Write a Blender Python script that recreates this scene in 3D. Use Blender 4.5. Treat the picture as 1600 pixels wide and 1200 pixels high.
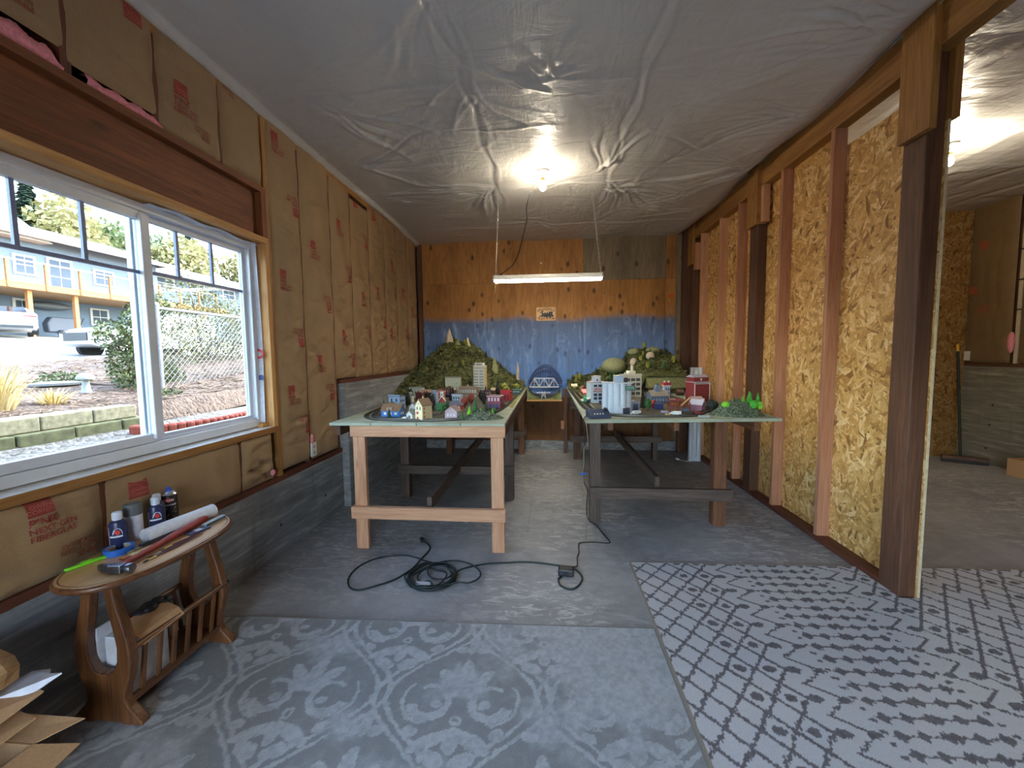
import bpy, math, random
import numpy as np
from mathutils import Vector, Matrix, noise as mnoise
random.seed(7)
RNG = np.random.default_rng(7)
for o in list(bpy.data.objects):
    bpy.data.objects.remove(o, do_unlink=True)
SC = bpy.context.scene
COL = SC.collection
PI = math.pi

# ------------------------------------------------------------------ camera
cam_data = bpy.data.cameras.new('camera')
cam_data.sensor_width = 36.0
cam_data.lens = 625 / 1600 * 36.0
cam_data.clip_start = 0.05
cam_data.clip_end = 400
cam = bpy.data.objects.new('camera', cam_data)
COL.objects.link(cam)
YAW, PITCH, ROLL = 0.0893, 0.0732, -0.0108
fw = Vector((-math.sin(YAW) * math.cos(PITCH), math.cos(YAW) * math.cos(PITCH), -math.sin(PITCH)))
rt = Vector((math.cos(YAW), math.sin(YAW), 0))
up = rt.cross(fw)
r2 = rt * math.cos(ROLL) + up * math.sin(ROLL)
u2 = up * math.cos(ROLL) - rt * math.sin(ROLL)
m = Matrix((r2, u2, -fw)).transposed().to_4x4()
m.translation = Vector((0, 0, 1.4392))
cam.matrix_world = m
SC.camera = cam

# ------------------------------------------------------------------ sky, sun, exposure
SUN_AZ, SUN_EL = math.radians(48), math.radians(48)      # from the +X +Y side
world = bpy.data.worlds.new('sky')
SC.world = world
world.use_nodes = True
wn = world.node_tree
wn.nodes.clear()
sky = wn.nodes.new('ShaderNodeTexSky')
sky.sky_type = 'NISHITA'
sky.sun_disc = False
sky.sun_elevation = SUN_EL
sky.sun_rotation = SUN_AZ
sky.air_density = 1.0
sky.dust_density = 2.0
bg = wn.nodes.new('ShaderNodeBackground')
bg.inputs['Strength'].default_value = 0.95
wo = wn.nodes.new('ShaderNodeOutputWorld')
hs = wn.nodes.new('ShaderNodeHueSaturation'); hs.inputs['Saturation'].default_value = .84
wn.links.new(sky.outputs[0], hs.inputs['Color']); wn.links.new(hs.outputs[0], bg.inputs[0])
wn.links.new(bg.outputs[0], wo.inputs[0])
sun_d = bpy.data.lights.new('sun', 'SUN')
sun_d.energy = 0.8
sun_d.color = (1.0, 0.95, 0.86)
sun_d.angle = math.radians(0.6)
sun = bpy.data.objects.new('sun', sun_d)
COL.objects.link(sun)
sdir = Vector((math.sin(SUN_AZ) * math.cos(SUN_EL), math.cos(SUN_AZ) * math.cos(SUN_EL), math.sin(SUN_EL)))
sun.rotation_euler = sdir.to_track_quat('Z', 'Y').to_euler()
sun.location = (6, 6, 12)
BULB_POWER = 125.0          # emission of the bare bulbs
BULB2_POWER = 210.0         # the bulb of the next bay
TUBE_POWER = 13.0            # emission of the fluorescent tube
vs = SC.view_settings
vs.view_transform = 'Standard'
vs.look = 'None'
vs.gamma = 1.0
vs.use_curve_mapping = False
vs.exposure = 2.1
SC.cycles.use_denoising = True
SC.cycles.adaptive_threshold = 0.02
SC.cycles.max_bounces = 10
SC.cycles.diffuse_bounces = 6
SC.cycles.transparent_max_bounces = 12
SC.cycles.sample_clamp_indirect = 6.0
SC.cycles.caustics_reflective = False
SC.cycles.caustics_refractive = False

# ------------------------------------------------------------------ helpers
def S(r, g, b, k=1.0):
    f = lambda c: (c / 255 / 12.92) if c <= 10.3 else ((c / 255 + 0.055) / 1.055) ** 2.4
    return (f(r) * k, f(g) * k, f(b) * k)

class MB:
    """collects shapes; build() links them as ONE mesh object"""
    def __init__(self):
        self.v = []; self.f = []
    def add(self, vs_, fs):
        b = len(self.v)
        self.v.extend([tuple(p) for p in vs_])
        self.f.extend([tuple(i + b for i in q) for q in fs])
        return self
    def box(self, x0, y0, z0, x1, y1, z1, M=None):
        P = [(x0, y0, z0), (x1, y0, z0), (x1, y1, z0), (x0, y1, z0), (x0, y0, z1), (x1, y0, z1), (x1, y1, z1), (x0, y1, z1)]
        if M is not None: P = [M @ Vector(p) for p in P]
        return self.add(P, [(0, 3, 2, 1), (4, 5, 6, 7), (0, 1, 5, 4), (1, 2, 6, 5), (2, 3, 7, 6), (3, 0, 4, 7)])
    def beam(self, a, b, w, h, up=(0, 0, 1)):
        a = Vector(a); b = Vector(b); d = (b - a).normalized()
        s = d.cross(Vector(up))
        if s.length < 1e-6: s = d.cross(Vector((0, 1, 0)))
        s.normalize(); t = s.cross(d)
        P = []
        for q in (a, b):
            for (i, j) in ((-1, -1), (1, -1), (1, 1), (-1, 1)):
                P.append(q + s * (i * w / 2) + t * (j * h / 2))
        return self.add(P, [(0, 1, 2, 3), (7, 6, 5, 4), (0, 4, 5, 1), (1, 5, 6, 2), (2, 6, 7, 3), (3, 7, 4, 0)])
    def tube(self, pts, r, n=6, closed=False, caps=True):
        pts = [Vector(p) for p in pts]; k = len(pts)
        rr = r if isinstance(r, (list, tuple)) else [r] * k
        ring = []; prev = None; base = len(self.v)
        for i, p in enumerate(pts):
            if closed: d = pts[(i + 1) % k] - pts[i - 1]
            else: d = pts[min(i + 1, k - 1)] - pts[max(i - 1, 0)]
            if d.length < 1e-9: d = Vector((0, 0, 1))
            d.normalize()
            if prev is None:
                a = Vector((0, 0, 1)) if abs(d.z) < .9 else Vector((1, 0, 0))
                s = d.cross(a).normalized()
            else:
                s = (prev - d * prev.dot(d))
                s = s.normalized() if s.length > 1e-6 else d.orthogonal().normalized()
            prev = s; t = d.cross(s)
            self.v.extend([tuple(p + (s * math.cos(2 * PI * j / n) + t * math.sin(2 * PI * j / n)) * rr[i]) for j in range(n)])
        for i in range(k if closed else k - 1):
            a = base + i * n; b = base + ((i + 1) % k) * n
            for j in range(n):
                self.f.append((a + j, a + (j + 1) % n, b + (j + 1) % n, b + j))
        if not closed and caps:
            self.f.append(tuple(base + j for j in range(n))[::-1])
            self.f.append(tuple(base + (k - 1) * n + j for j in range(n)))
        return self
    def cyl(self, a, b, r0, r1=None, n=12):
        return self.tube([a, b], [r0, r0 if r1 is None else r1], n)
    def lathe(self, prof, n=16, M=None, c=(0, 0, 0)):
        base = len(self.v); k = len(prof)
        for (r, z) in prof:
            for j in range(n):
                p = Vector((r * math.cos(2 * PI * j / n), r * math.sin(2 * PI * j / n), z))
                p = (M @ p) if M is not None else p
                self.v.append((p.x + c[0], p.y + c[1], p.z + c[2]))
        for i in range(k - 1):
            a = base + i * n; b = a + n
            for j in range(n):
                self.f.append((a + j, a + (j + 1) % n, b + (j + 1) % n, b + j))
        self.f.append(tuple(base + j for j in range(n))[::-1])
        self.f.append(tuple(base + (k - 1) * n + j for j in range(n)))
        return self
    def prism(self, poly, z0, z1, M=None):
        n = len(poly)
        P = [Vector((x, y, z0)) for x, y in poly] + [Vector((x, y, z1)) for x, y in poly]
        if M is not None: P = [M @ p for p in P]
        F = [tuple(range(n))[::-1], tuple(range(n, 2 * n))] + [(i, (i + 1) % n, n + (i + 1) % n, n + i) for i in range(n)]
        return self.add(P, F)
    def sphere(self, c, r, n=10, m_=6, sx=1, sy=1, sz=1):
        prof = [(max(1e-4, math.sin(PI * i / m_)) * r, -math.cos(PI * i / m_) * r * sz) for i in range(m_ + 1)]
        return self.lathe(prof, n, Matrix.Diagonal((sx, sy, 1, 1)), c)
    def build(self, name, mat_, parent=None, smooth=None, world=False, bevel=0, label=None, kind=None):
        me = bpy.data.meshes.new(name)
        me.from_pydata(self.v, [], self.f)
        return fin(me, name, mat_, parent, smooth, world, bevel, label, kind)

def wm(o):
    M = o.matrix_parent_inverse @ o.matrix_basis
    return wm(o.parent) @ M if o.parent else o.matrix_basis.copy()

def fin(me, name, mat_, parent=None, smooth=None, world=False, bevel=0, label=None, kind=None):
    if mat_ is not None: me.materials.append(mat_)
    me.validate()
    me.update()
    if smooth is not None:
        me.shade_smooth()
        if smooth < 179: me.set_sharp_from_angle(angle=math.radians(smooth))
    o = bpy.data.objects.new(name, me)
    COL.objects.link(o)
    if parent is not None:
        o.parent = parent
        if world: o.matrix_parent_inverse = wm(parent).inverted()
    if bevel:
        b = o.modifiers.new('bevel', 'BEVEL'); b.width = bevel; b.segments = 2; b.limit_method = 'ANGLE'
    if label: o['label'] = label
    if kind: o['kind'] = kind
    return o

def grid_mesh(name, X, Y, Z, mat_, parent=None, cols=None, world=False, smooth=180, label=None, kind=None, flip=False, hole=None):
    """a sheet from 2-d coordinate arrays (numpy); cols = per-vertex float or rgb"""
    nu, nv = X.shape
    co = np.stack([X, Y, Z], -1).reshape(-1, 3).astype(np.float32)
    idx = np.arange(nu * nv).reshape(nu, nv)
    q = np.stack([idx[:-1, :-1], idx[1:, :-1], idx[1:, 1:], idx[:-1, 1:]], -1).reshape(-1, 4)
    if hole is not None:
        cen = co[q].mean(1); q = q[~hole(cen[:, 0], cen[:, 1])]
    if flip: q = q[:, ::-1]
    me = bpy.data.meshes.new(name)
    me.vertices.add(len(co)); me.vertices.foreach_set('co', co.ravel())
    me.loops.add(q.size); me.loops.foreach_set('vertex_index', q.ravel().astype(np.int32))
    me.polygons.add(len(q))
    me.polygons.foreach_set('loop_start', np.arange(0, q.size, 4, dtype=np.int32))
    me.update(calc_edges=True)
    if cols is not None:
        c = np.ones((nu * nv, 4), np.float32)
        cc = cols.reshape(nu * nv, -1)
        c[:, :3] = cc
        at = me.color_attributes.new('print', 'FLOAT_COLOR', 'POINT')
        at.data.foreach_set('color', c.ravel())
    return fin(me, name, mat_, parent, smooth, world, 0, label, kind)

def thing(name, label, cat, loc=(0, 0, 0), rz=0, group=None, rx=0, ry=0):
    o = bpy.data.objects.new(name, None)
    o.empty_display_size = .05
    COL.objects.link(o)
    o.location = loc; o.rotation_euler = (rx, ry, rz)
    o['label'] = label; o['category'] = cat
    if group: o['group'] = group
    return o

def tag(o, label, cat, group=None, kind=None):
    o['label'] = label; o['category'] = cat
    if group: o['group'] = group
    if kind: o['kind'] = kind
    return o

def struct(o, label=None):
    o['kind'] = 'structure'
    if label: o['label'] = label
    return o

def sroot(name, label=None):
    o = bpy.data.objects.new(name, None); COL.objects.link(o)
    o['kind'] = 'structure'
    if label: o['label'] = label
    return o

def dup(root, loc=None, rz=None, label=None, scale=None, group=None):
    r = root.copy(); COL.objects.link(r)
    if loc is not None: r.location = loc
    if rz is not None: r.rotation_euler = (0, 0, rz)
    if scale is not None: r.scale = scale if hasattr(scale, '__len__') else (scale,) * 3
    if label: r['label'] = label
    if group: r['group'] = group
    def rec(src, dst):
        for ch in list(src.children):
            c = ch.copy(); COL.objects.link(c); c.parent = dst
            c.matrix_parent_inverse = ch.matrix_parent_inverse.copy()
            rec(ch, c)
    rec(root, r)
    return r

_tc = {}
def text_mesh(s, size=1.0, bold=0.0, align='CENTER'):
    key = (s, size, bold, align)
    if key not in _tc:
        cu = bpy.data.curves.new('lettering', 'FONT')
        cu.body = s; cu.size = size; cu.align_x = align; cu.align_y = 'CENTER'
        cu.offset = bold; cu.resolution_u = 2
        ob = bpy.data.objects.new('lettering', cu)
        me = bpy.data.meshes.new_from_object(ob)
        bpy.data.objects.remove(ob); bpy.data.curves.remove(cu)
        _tc[key] = ([v.co.copy() for v in me.vertices], [tuple(p.vertices) for p in me.polygons])
        bpy.data.meshes.remove(me)
    return _tc[key]

def lettering(mb, s, size, M, bold=0.0, align='CENTER', bend=None, sx=1.0):
    """adds flat lettering in the xy plane of M to a mesh builder"""
    V, F = text_mesh(s, size, bold, align)
    P = []
    for v in V:
        v = Vector((v.x * sx, v.y, v.z))
        if bend: v = Vector((v.x, v.y - bend * v.x * v.x, 0))
        P.append(M @ v)
    mb.add(P, F)

# ------------------------------------------------------------------ materials
_mc = {}
def nm(name):
    m_ = bpy.data.materials.new(name); m_.use_nodes = True
    nt = m_.node_tree
    return m_, nt, nt.nodes['Principled BSDF']
def N(nt, typ, **kw):
    n = nt.nodes.new('ShaderNode' + typ)
    for k, v in kw.items():
        if k.startswith('i_'):
            key = k[2:]
            key = int(key) if key.isdigit() else key.replace('_', ' ')
            n.inputs[key].default_value = v
        else: setattr(n, k, v)
    return n
def ramp(nt, stops, interp='LINEAR'):
    n = nt.nodes.new('ShaderNodeValToRGB'); cr = n.color_ramp; cr.interpolation = interp
    while len(cr.elements) < len(stops): cr.elements.new(.5)
    for e, (p, c) in zip(cr.elements, stops):
        e.position = p; e.color = (*c, 1) if len(c) == 3 else c
    return n
def mixc(nt, fac, a, b, mode='MIX'):
    n = nt.nodes.new('ShaderNodeMix'); n.data_type = 'RGBA'; n.blend_type = mode
    for i, x in ((0, fac), (6, a), (7, b)):
        if hasattr(x, 'is_linked') or hasattr(x, 'links'): nt.links.new(x, n.inputs[i])
        elif i == 0: n.inputs[0].default_value = x
        else: n.inputs[i].default_value = (*x, 1)
    return n.outputs[2]
def mth(nt, op, a, b=None, clamp=False):
    n = nt.nodes.new('ShaderNodeMath'); n.operation = op; n.use_clamp = clamp
    for i, x in enumerate((a, b)):
        if x is None: continue
        if hasattr(x, 'links'): nt.links.new(x, n.inputs[i])
        else: n.inputs[i].default_value = x
    return n.outputs[0]
def coords(nt, scale=(1, 1, 1), rnd=True, rot=(0, 0, 0)):
    tc = nt.nodes.new('ShaderNodeTexCoord')
    out = tc.outputs['Object']
    if rnd:
        oi = nt.nodes.new('ShaderNodeObjectInfo')
        ml = nt.nodes.new('ShaderNodeVectorMath'); ml.operation = 'MULTIPLY_ADD'
        nt.links.new(oi.outputs['Random'], ml.inputs[0]); ml.inputs[1].default_value = (37, 53, 71)
        nt.links.new(out, ml.inputs[2]); out = ml.outputs[0]
    mp = nt.nodes.new('ShaderNodeMapping'); mp.inputs['Scale'].default_value = scale; mp.inputs['Rotation'].default_value = rot
    nt.links.new(out, mp.inputs[0])
    return mp.outputs[0]
def noise(nt, vec, scale, detail=4, rough=.55, dist=0):
    n = N(nt, 'TexNoise', i_Scale=scale, i_Detail=detail, i_Roughness=rough, i_Distortion=dist)
    nt.links.new(vec, n.inputs['Vector'])
    return n.outputs['Fac']
def voro(nt, vec, scale, feature='F1', rand=1.0):
    n = N(nt, 'TexVoronoi', feature=feature, i_Scale=scale, i_Randomness=rand)
    nt.links.new(vec, n.inputs['Vector'])
    return n
def bump(nt, bs, h, strength=.3, dist=.01):
    b = N(nt, 'Bump', i_Strength=strength, i_Distance=dist)
    nt.links.new(h, b.inputs['Height']); nt.links.new(b.outputs[0], bs.inputs['Normal'])
    return b

def plain(name, c, rough=.55, metal=0.0, var=.12, scale=30, bmp=0.0, coat=0.0, spec=.5, emit=None):
    """one colour with a little procedural mottling"""
    key = (name, c, rough, metal)
    if key in _mc: return _mc[key]
    m_, nt, bs = nm(name)
    v = coords(nt)
    f = noise(nt, v, scale, 3)
    r = ramp(nt, [(.3, tuple(x * (1 - var) for x in c)), (.7, tuple(min(1, x * (1 + var)) for x in c))])
    nt.links.new(f, r.inputs[0]); nt.links.new(r.outputs[0], bs.inputs['Base Color'])
    bs.inputs['Roughness'].default_value = rough; bs.inputs['Metallic'].default_value = metal
    bs.inputs['Specular IOR Level'].default_value = spec
    if coat: bs.inputs['Coat Weight'].default_value = coat; bs.inputs['Coat Roughness'].default_value = .15
    if bmp: bump(nt, bs, f, bmp, .004)
    if emit:
        bs.inputs['Emission Color'].default_value = (*emit[0], 1); bs.inputs['Emission Strength'].default_value = emit[1]
    _mc[key] = m_
    return m_

def wood(name, c1, c2, axis='Z', rough=.6, dens=1.0, knots=.5, dark=None, stain=.3, coat=0):
    """lumber: grain along one axis, knots, blotches"""
    key = (name, axis)
    if key in _mc: return _mc[key]
    m_, nt, bs = nm(name + '_' + axis.lower())
    s = {'X': (.06, 1, 1), 'Y': (1, .06, 1), 'Z': (1, 1, .06)}[axis]
    v = coords(nt, s)
    w = noise(nt, v, 9, 2, .5)
    g = nt.nodes.new('ShaderNodeVectorMath'); g.operation = 'MULTIPLY_ADD'
    nt.links.new(w, g.inputs[0]); g.inputs[1].default_value = (.12, .12, .12); nt.links.new(v, g.inputs[2])
    a = noise(nt, g.outputs[0], 90 * dens, 3, .6)
    b = noise(nt, g.outputs[0], 22 * dens, 2, .5)
    f = mth(nt, 'ADD', mth(nt, 'MULTIPLY', a, .55), mth(nt, 'MULTIPLY', b, .45))
    r = ramp(nt, [(.36, c2), (.5, tuple((x + y) / 2 for x, y in zip(c1, c2))), (.62, c1)])
    nt.links.new(f, r.inputs[0])
    v2 = coords(nt, {'X': (.35, 1, 1), 'Y': (1, .35, 1), 'Z': (1, 1, .35)}[axis])
    vo = voro(nt, v2, 5.5)
    k = ramp(nt, [(.0, (1, 1, 1)), (.05, (.8, .8, .8)), (.11, (0, 0, 0))]); nt.links.new(vo.outputs['Distance'], k.inputs[0])
    dk = dark or tuple(x * .3 for x in c2)
    col = mixc(nt, mth(nt, 'MULTIPLY', k.outputs[0], knots), r.outputs[0], dk)
    bl = noise(nt, v2, 3, 3)
    br = ramp(nt, [(.35, (0, 0, 0)), (.7, (1, 1, 1))]); nt.links.new(bl, br.inputs[0])
    col = mixc(nt, mth(nt, 'MULTIPLY', br.outputs[0], stain), col, tuple(x * .55 for x in c2))
    nt.links.new(col, bs.inputs['Base Color'])
    bs.inputs['Roughness'].default_value = rough
    if coat: bs.inputs['Coat Weight'].default_value = coat; bs.inputs['Coat Roughness'].default_value = .2
    bump(nt, bs, a, .25, .002)
    _mc[key] = m_
    return m_
# ------------------------------------------------------------------ surface materials
def mk_concrete(name, c, floor=True):
    m_, nt, bs = nm(name)
    v = coords(nt, (1, 1, 1), False)
    a = noise(nt, v, 1.1, 5, .62, .6)
    b = noise(nt, v, 9, 6, .7)
    r = ramp(nt, [(.3, tuple(x * .62 for x in c)), (.5, c), (.68, tuple(min(1, x * 1.35) for x in c))])
    nt.links.new(mth(nt, 'ADD', mth(nt, 'MULTIPLY', a, .7), mth(nt, 'MULTIPLY', b, .3)), r.inputs[0])
    col = r.outputs[0]
    if floor:
        # pale scuffed efflorescence in patches, streaked
        v2 = coords(nt, (1.2, 3.2, 1), False, (0, 0, .5))
        p = noise(nt, v2, 6.5, 9, .74, 1.1)
        pm = noise(nt, v, .8, 3, .5)
        pr = ramp(nt, [(.5, (0, 0, 0)), (.6, (1, 1, 1))]); nt.links.new(p, pr.inputs[0])
        pr2 = ramp(nt, [(.40, (0, 0, 0)), (.58, (1, 1, 1))]); nt.links.new(pm, pr2.inputs[0])
        col = mixc(nt, mth(nt, 'MULTIPLY', mth(nt, 'MULTIPLY', pr.outputs[0], pr2.outputs[0]), .85), col, tuple(min(1, x * 2.0) for x in c))
        cr = voro(nt, coords(nt, (.7, 1, 1), False), .55, 'DISTANCE_TO_EDGE')
        ck = ramp(nt, [(.0, (1, 1, 1)), (.004, (0, 0, 0))]); nt.links.new(cr.outputs['Distance'], ck.inputs[0])
        col = mixc(nt, mth(nt, 'MULTIPLY', ck.outputs[0], .25), col, tuple(x * .45 for x in c))
    else:
        # board-formed streaks and runs
        v2 = coords(nt, (1, .22, 2.2), False, (.18, 0, 0))
        p = noise(nt, v2, 10, 7, .68, .5)
        pr = ramp(nt, [(.35, tuple(x * .42 for x in c)), (.55, tuple(x * 1.0 for x in c)), (.7, tuple(min(1, x * 2.2) for x in c))]); nt.links.new(p, pr.inputs[0])
        col = mixc(nt, .6, col, pr.outputs[0])
        v3 = coords(nt, (1, 4, .4), False)
        q = noise(nt, v3, 4, 5, .6)
        qr = ramp(nt, [(.56, (0, 0, 0)), (.72, (1, 1, 1))]); nt.links.new(q, qr.inputs[0])
        col = mixc(nt, mth(nt, 'MULTIPLY', qr.outputs[0], .35), col, tuple(x * .45 for x in c))
    nt.links.new(col, bs.inputs['Base Color'])
    bs.inputs['Roughness'].default_value = .62 if floor else .85
    f2 = noise(nt, v, 60, 5, .6)
    bump(nt, bs, mth(nt, 'ADD', f2, mth(nt, 'MULTIPLY', b, 1.5)), .25, .006)
    return m_
CONC_FLOOR = mk_concrete('concrete_floor', (.31, .31, .31))
CONC_WALL = mk_concrete('concrete_wall', (.29, .295, .3), False)
CONC_WALL2 = mk_concrete('concrete_wall_tan', (.22, .2, .15), False)

def mk_kraft(name, c):
    m_, nt, bs = nm(name)
    v = coords(nt, (1, 1, 1))
    a = noise(nt, v, 4, 4, .6)
    b = noise(nt, v, 160, 2, .6)
    r = ramp(nt, [(.3, tuple(x * .78 for x in c)), (.72, tuple(x * 1.15 for x in c))])
    nt.links.new(mth(nt, 'ADD', mth(nt, 'MULTIPLY', a, .6), mth(nt, 'MULTIPLY', b, .4)), r.inputs[0])
    cr = voro(nt, coords(nt, (1, 2.2, 1.2)), 6, 'DISTANCE_TO_EDGE')
    nt.links.new(r.outputs[0], bs.inputs['Base Color'])
    bs.inputs['Roughness'].default_value = .62
    bs.inputs['Sheen Weight'].default_value = .1
    n2 = noise(nt, v, 14, 6, .65, 1.5)
    bump(nt, bs, mth(nt, 'ADD', n2, mth(nt, 'MULTIPLY', b, .12)), .38, .012)
    return m_
KRAFT = mk_kraft('kraft_paper', S(156, 126, 88))
KRAFT_D = mk_kraft('kraft_paper_dark', S(120, 96, 62))
PRINT_RED = plain('red_print', S(150, 58, 50), .7, var=.2)
PRINT_RED2 = plain('faded_red_print', S(150, 82, 58), .7, var=.2)
PRINT_PALE = plain('pale_print', S(186, 112, 88), .7)

def mk_plywood(name, c1, c2, blue):
    m_, nt, bs = nm(name)
    v = coords(nt, (1, 1, .16), True)
    w = noise(nt, v, 5, 3, .5)
    g = nt.nodes.new('ShaderNodeVectorMath'); g.operation = 'MULTIPLY_ADD'
    nt.links.new(w, g.inputs[0]); g.inputs[1].default_value = (.25, .25, .25); nt.links.new(v, g.inputs[2])
    a = noise(nt, g.outputs[0], 26, 4, .62)
    b = noise(nt, v, 3.2, 4, .6)
    r = ramp(nt, [(.33, c2), (.5, tuple((p + q) / 2 for p, q in zip(c1, c2))), (.66, c1)])
    nt.links.new(mth(nt, 'ADD', mth(nt, 'MULTIPLY', a, .6), mth(nt, 'MULTIPLY', b, .4)), r.inputs[0])
    col = r.outputs[0]
    # knots with dark cores
    v2 = coords(nt, (1, 1, .6), True)
    vo = voro(nt, v2, 8)
    k = ramp(nt, [(.0, (1, 1, 1)), (.14, (.85, .85, .85)), (.25, (0, 0, 0))]); nt.links.new(vo.outputs['Distance'], k.inputs[0])
    sel = N(nt, 'SeparateColor'); nt.links.new(vo.outputs['Color'], sel.inputs[0])
    kk = mth(nt, 'MULTIPLY', k.outputs[0], mth(nt, 'GREATER_THAN', sel.outputs[0], .3))
    col = mixc(nt, mth(nt, 'MULTIPLY', kk, .85), col, S(52, 30, 14))
    st = noise(nt, coords(nt, (1, 1, .35), True), 2.6, 5, .6)
    sr = ramp(nt, [(.52, (0, 0, 0)), (.75, (1, 1, 1))]); nt.links.new(st, sr.inputs[0])
    col = mixc(nt, mth(nt, 'MULTIPLY', sr.outputs[0], .5), col, tuple(x * .4 for x in c2))
    if blue:
        tc = nt.nodes.new('ShaderNodeTexCoord')
        sp = N(nt, 'SeparateXYZ'); nt.links.new(tc.outputs['Object'], sp.inputs[0])
        vw = coords(nt, (1, 1, 0), False)
        wv = noise(nt, vw, 1.3, 2)
        zed = mth(nt, 'ADD', sp.outputs[2], mth(nt, 'MULTIPLY', mth(nt, 'SUBTRACT', wv, .5), .16))
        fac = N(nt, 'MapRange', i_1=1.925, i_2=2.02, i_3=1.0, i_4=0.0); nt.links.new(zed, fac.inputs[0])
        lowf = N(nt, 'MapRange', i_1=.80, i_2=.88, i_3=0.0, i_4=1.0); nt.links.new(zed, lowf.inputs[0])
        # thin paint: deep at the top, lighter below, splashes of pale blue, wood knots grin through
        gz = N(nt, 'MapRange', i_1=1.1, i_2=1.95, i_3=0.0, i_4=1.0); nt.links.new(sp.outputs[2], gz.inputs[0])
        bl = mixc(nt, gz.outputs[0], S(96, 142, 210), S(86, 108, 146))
        sn = noise(nt, coords(nt, (1, 1, .3), True), 8, 6, .72, 1.2)
        sr2 = ramp(nt, [(.52, (0, 0, 0)), (.68, (1, 1, 1))]); nt.links.new(sn, sr2.inputs[0])
        bl = mixc(nt, mth(nt, 'MULTIPLY', sr2.outputs[0], .6), bl, S(150, 182, 226))
        dn = noise(nt, coords(nt, (1, 1, .15), True), 7, 5, .6)
        dr = ramp(nt, [(.5, (0, 0, 0)), (.72, (1, 1, 1))]); nt.links.new(dn, dr.inputs[0])
        bl = mixc(nt, mth(nt, 'MULTIPLY', dr.outputs[0], .55), bl, S(58, 70, 92))
        bl = mixc(nt, mth(nt, 'MULTIPLY', kk, .6), bl, S(40, 46, 60))
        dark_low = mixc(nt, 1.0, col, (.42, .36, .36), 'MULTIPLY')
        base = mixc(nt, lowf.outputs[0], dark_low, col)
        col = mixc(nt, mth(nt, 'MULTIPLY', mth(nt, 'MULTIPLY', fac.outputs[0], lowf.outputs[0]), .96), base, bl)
    nt.links.new(col, bs.inputs['Base Color'])
    bs.inputs['Roughness'].default_value = .7
    bump(nt, bs, a, .3, .004)
    return m_
PLY = mk_plywood('old_plywood', S(190, 136, 74), S(142, 92, 44), False)
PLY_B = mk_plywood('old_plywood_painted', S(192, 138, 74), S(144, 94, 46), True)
PLY_G = mk_plywood('grey_plywood', S(150, 132, 104), S(104, 92, 74), False)

def mk_osb(name, k=1.0, tint=(1, 1, 1), ax='X'):
    m_, nt, bs = nm(name)
    cols = []
    for i, (ang, sc) in enumerate(((.25, 1.0), (1.15, 1.25), (2.1, .9), (2.75, 1.1))):
        tc = nt.nodes.new('ShaderNodeTexCoord')
        mp0 = N(nt, 'Mapping'); mp0.inputs['Rotation'].default_value = (ang, 0, 0) if ax == 'X' else (0, ang, 0)
        nt.links.new(tc.outputs['Object'], mp0.inputs[0])
        mp = N(nt, 'Mapping')
        mp.inputs['Scale'].default_value = (.01, 40 * sc, 10 * sc) if ax == 'X' else (40 * sc, .01, 10 * sc)
        mp.inputs['Location'].default_value = (3.1 * i, 7.7 * i, 1.3 * i)
        nt.links.new(mp0.outputs[0], mp.inputs[0])
        vo = voro(nt, mp.outputs[0], 1.0)
        s_ = N(nt, 'SeparateColor'); nt.links.new(vo.outputs['Color'], s_.inputs[0])
        cols.append((s_.outputs[0], s_.outputs[1], vo.outputs['Distance']))
    val, pri = cols[0][1], cols[0][0]
    for a, b, d in cols[1:]:
        gt = mth(nt, 'GREATER_THAN', a, pri)
        mx = N(nt, 'Mix'); nt.links.new(gt, mx.inputs[0]); nt.links.new(val, mx.inputs[2]); nt.links.new(b, mx.inputs[3])
        val = mx.outputs[0]; pri = mth(nt, 'MAXIMUM', a, pri)
    t = lambda c: tuple(x * k * y for x, y in zip(c, tint))
    r = ramp(nt, [(0, t(S(136, 96, 46))), (.12, t(S(184, 140, 76))), (.45, t(S(206, 164, 98))), (.75, t(S(220, 184, 120))), (1, t(S(236, 212, 160)))])
    nt.links.new(val, r.inputs[0])
    fn = noise(nt, coords(nt, (1, 1, 1), False), 70, 4, .6)
    fr = ramp(nt, [(.3, (.78, .78, .78)), (.65, (1.05, 1.05, 1.05))]); nt.links.new(fn, fr.inputs[0])
    nt.links.new(mixc(nt, 1.0, r.outputs[0], fr.outputs[0], 'MULTIPLY'), bs.inputs['Base Color'])
    bs.inputs['Roughness'].default_value = .55
    bump(nt, bs, mth(nt, 'ADD', val, mth(nt, 'MULTIPLY', fn, .5)), .25, .003)
    return m_
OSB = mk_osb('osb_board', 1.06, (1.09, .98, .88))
OSB_Y = mk_osb('osb_board_far', .5, (1.0, .86, .7), 'Y')

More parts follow.
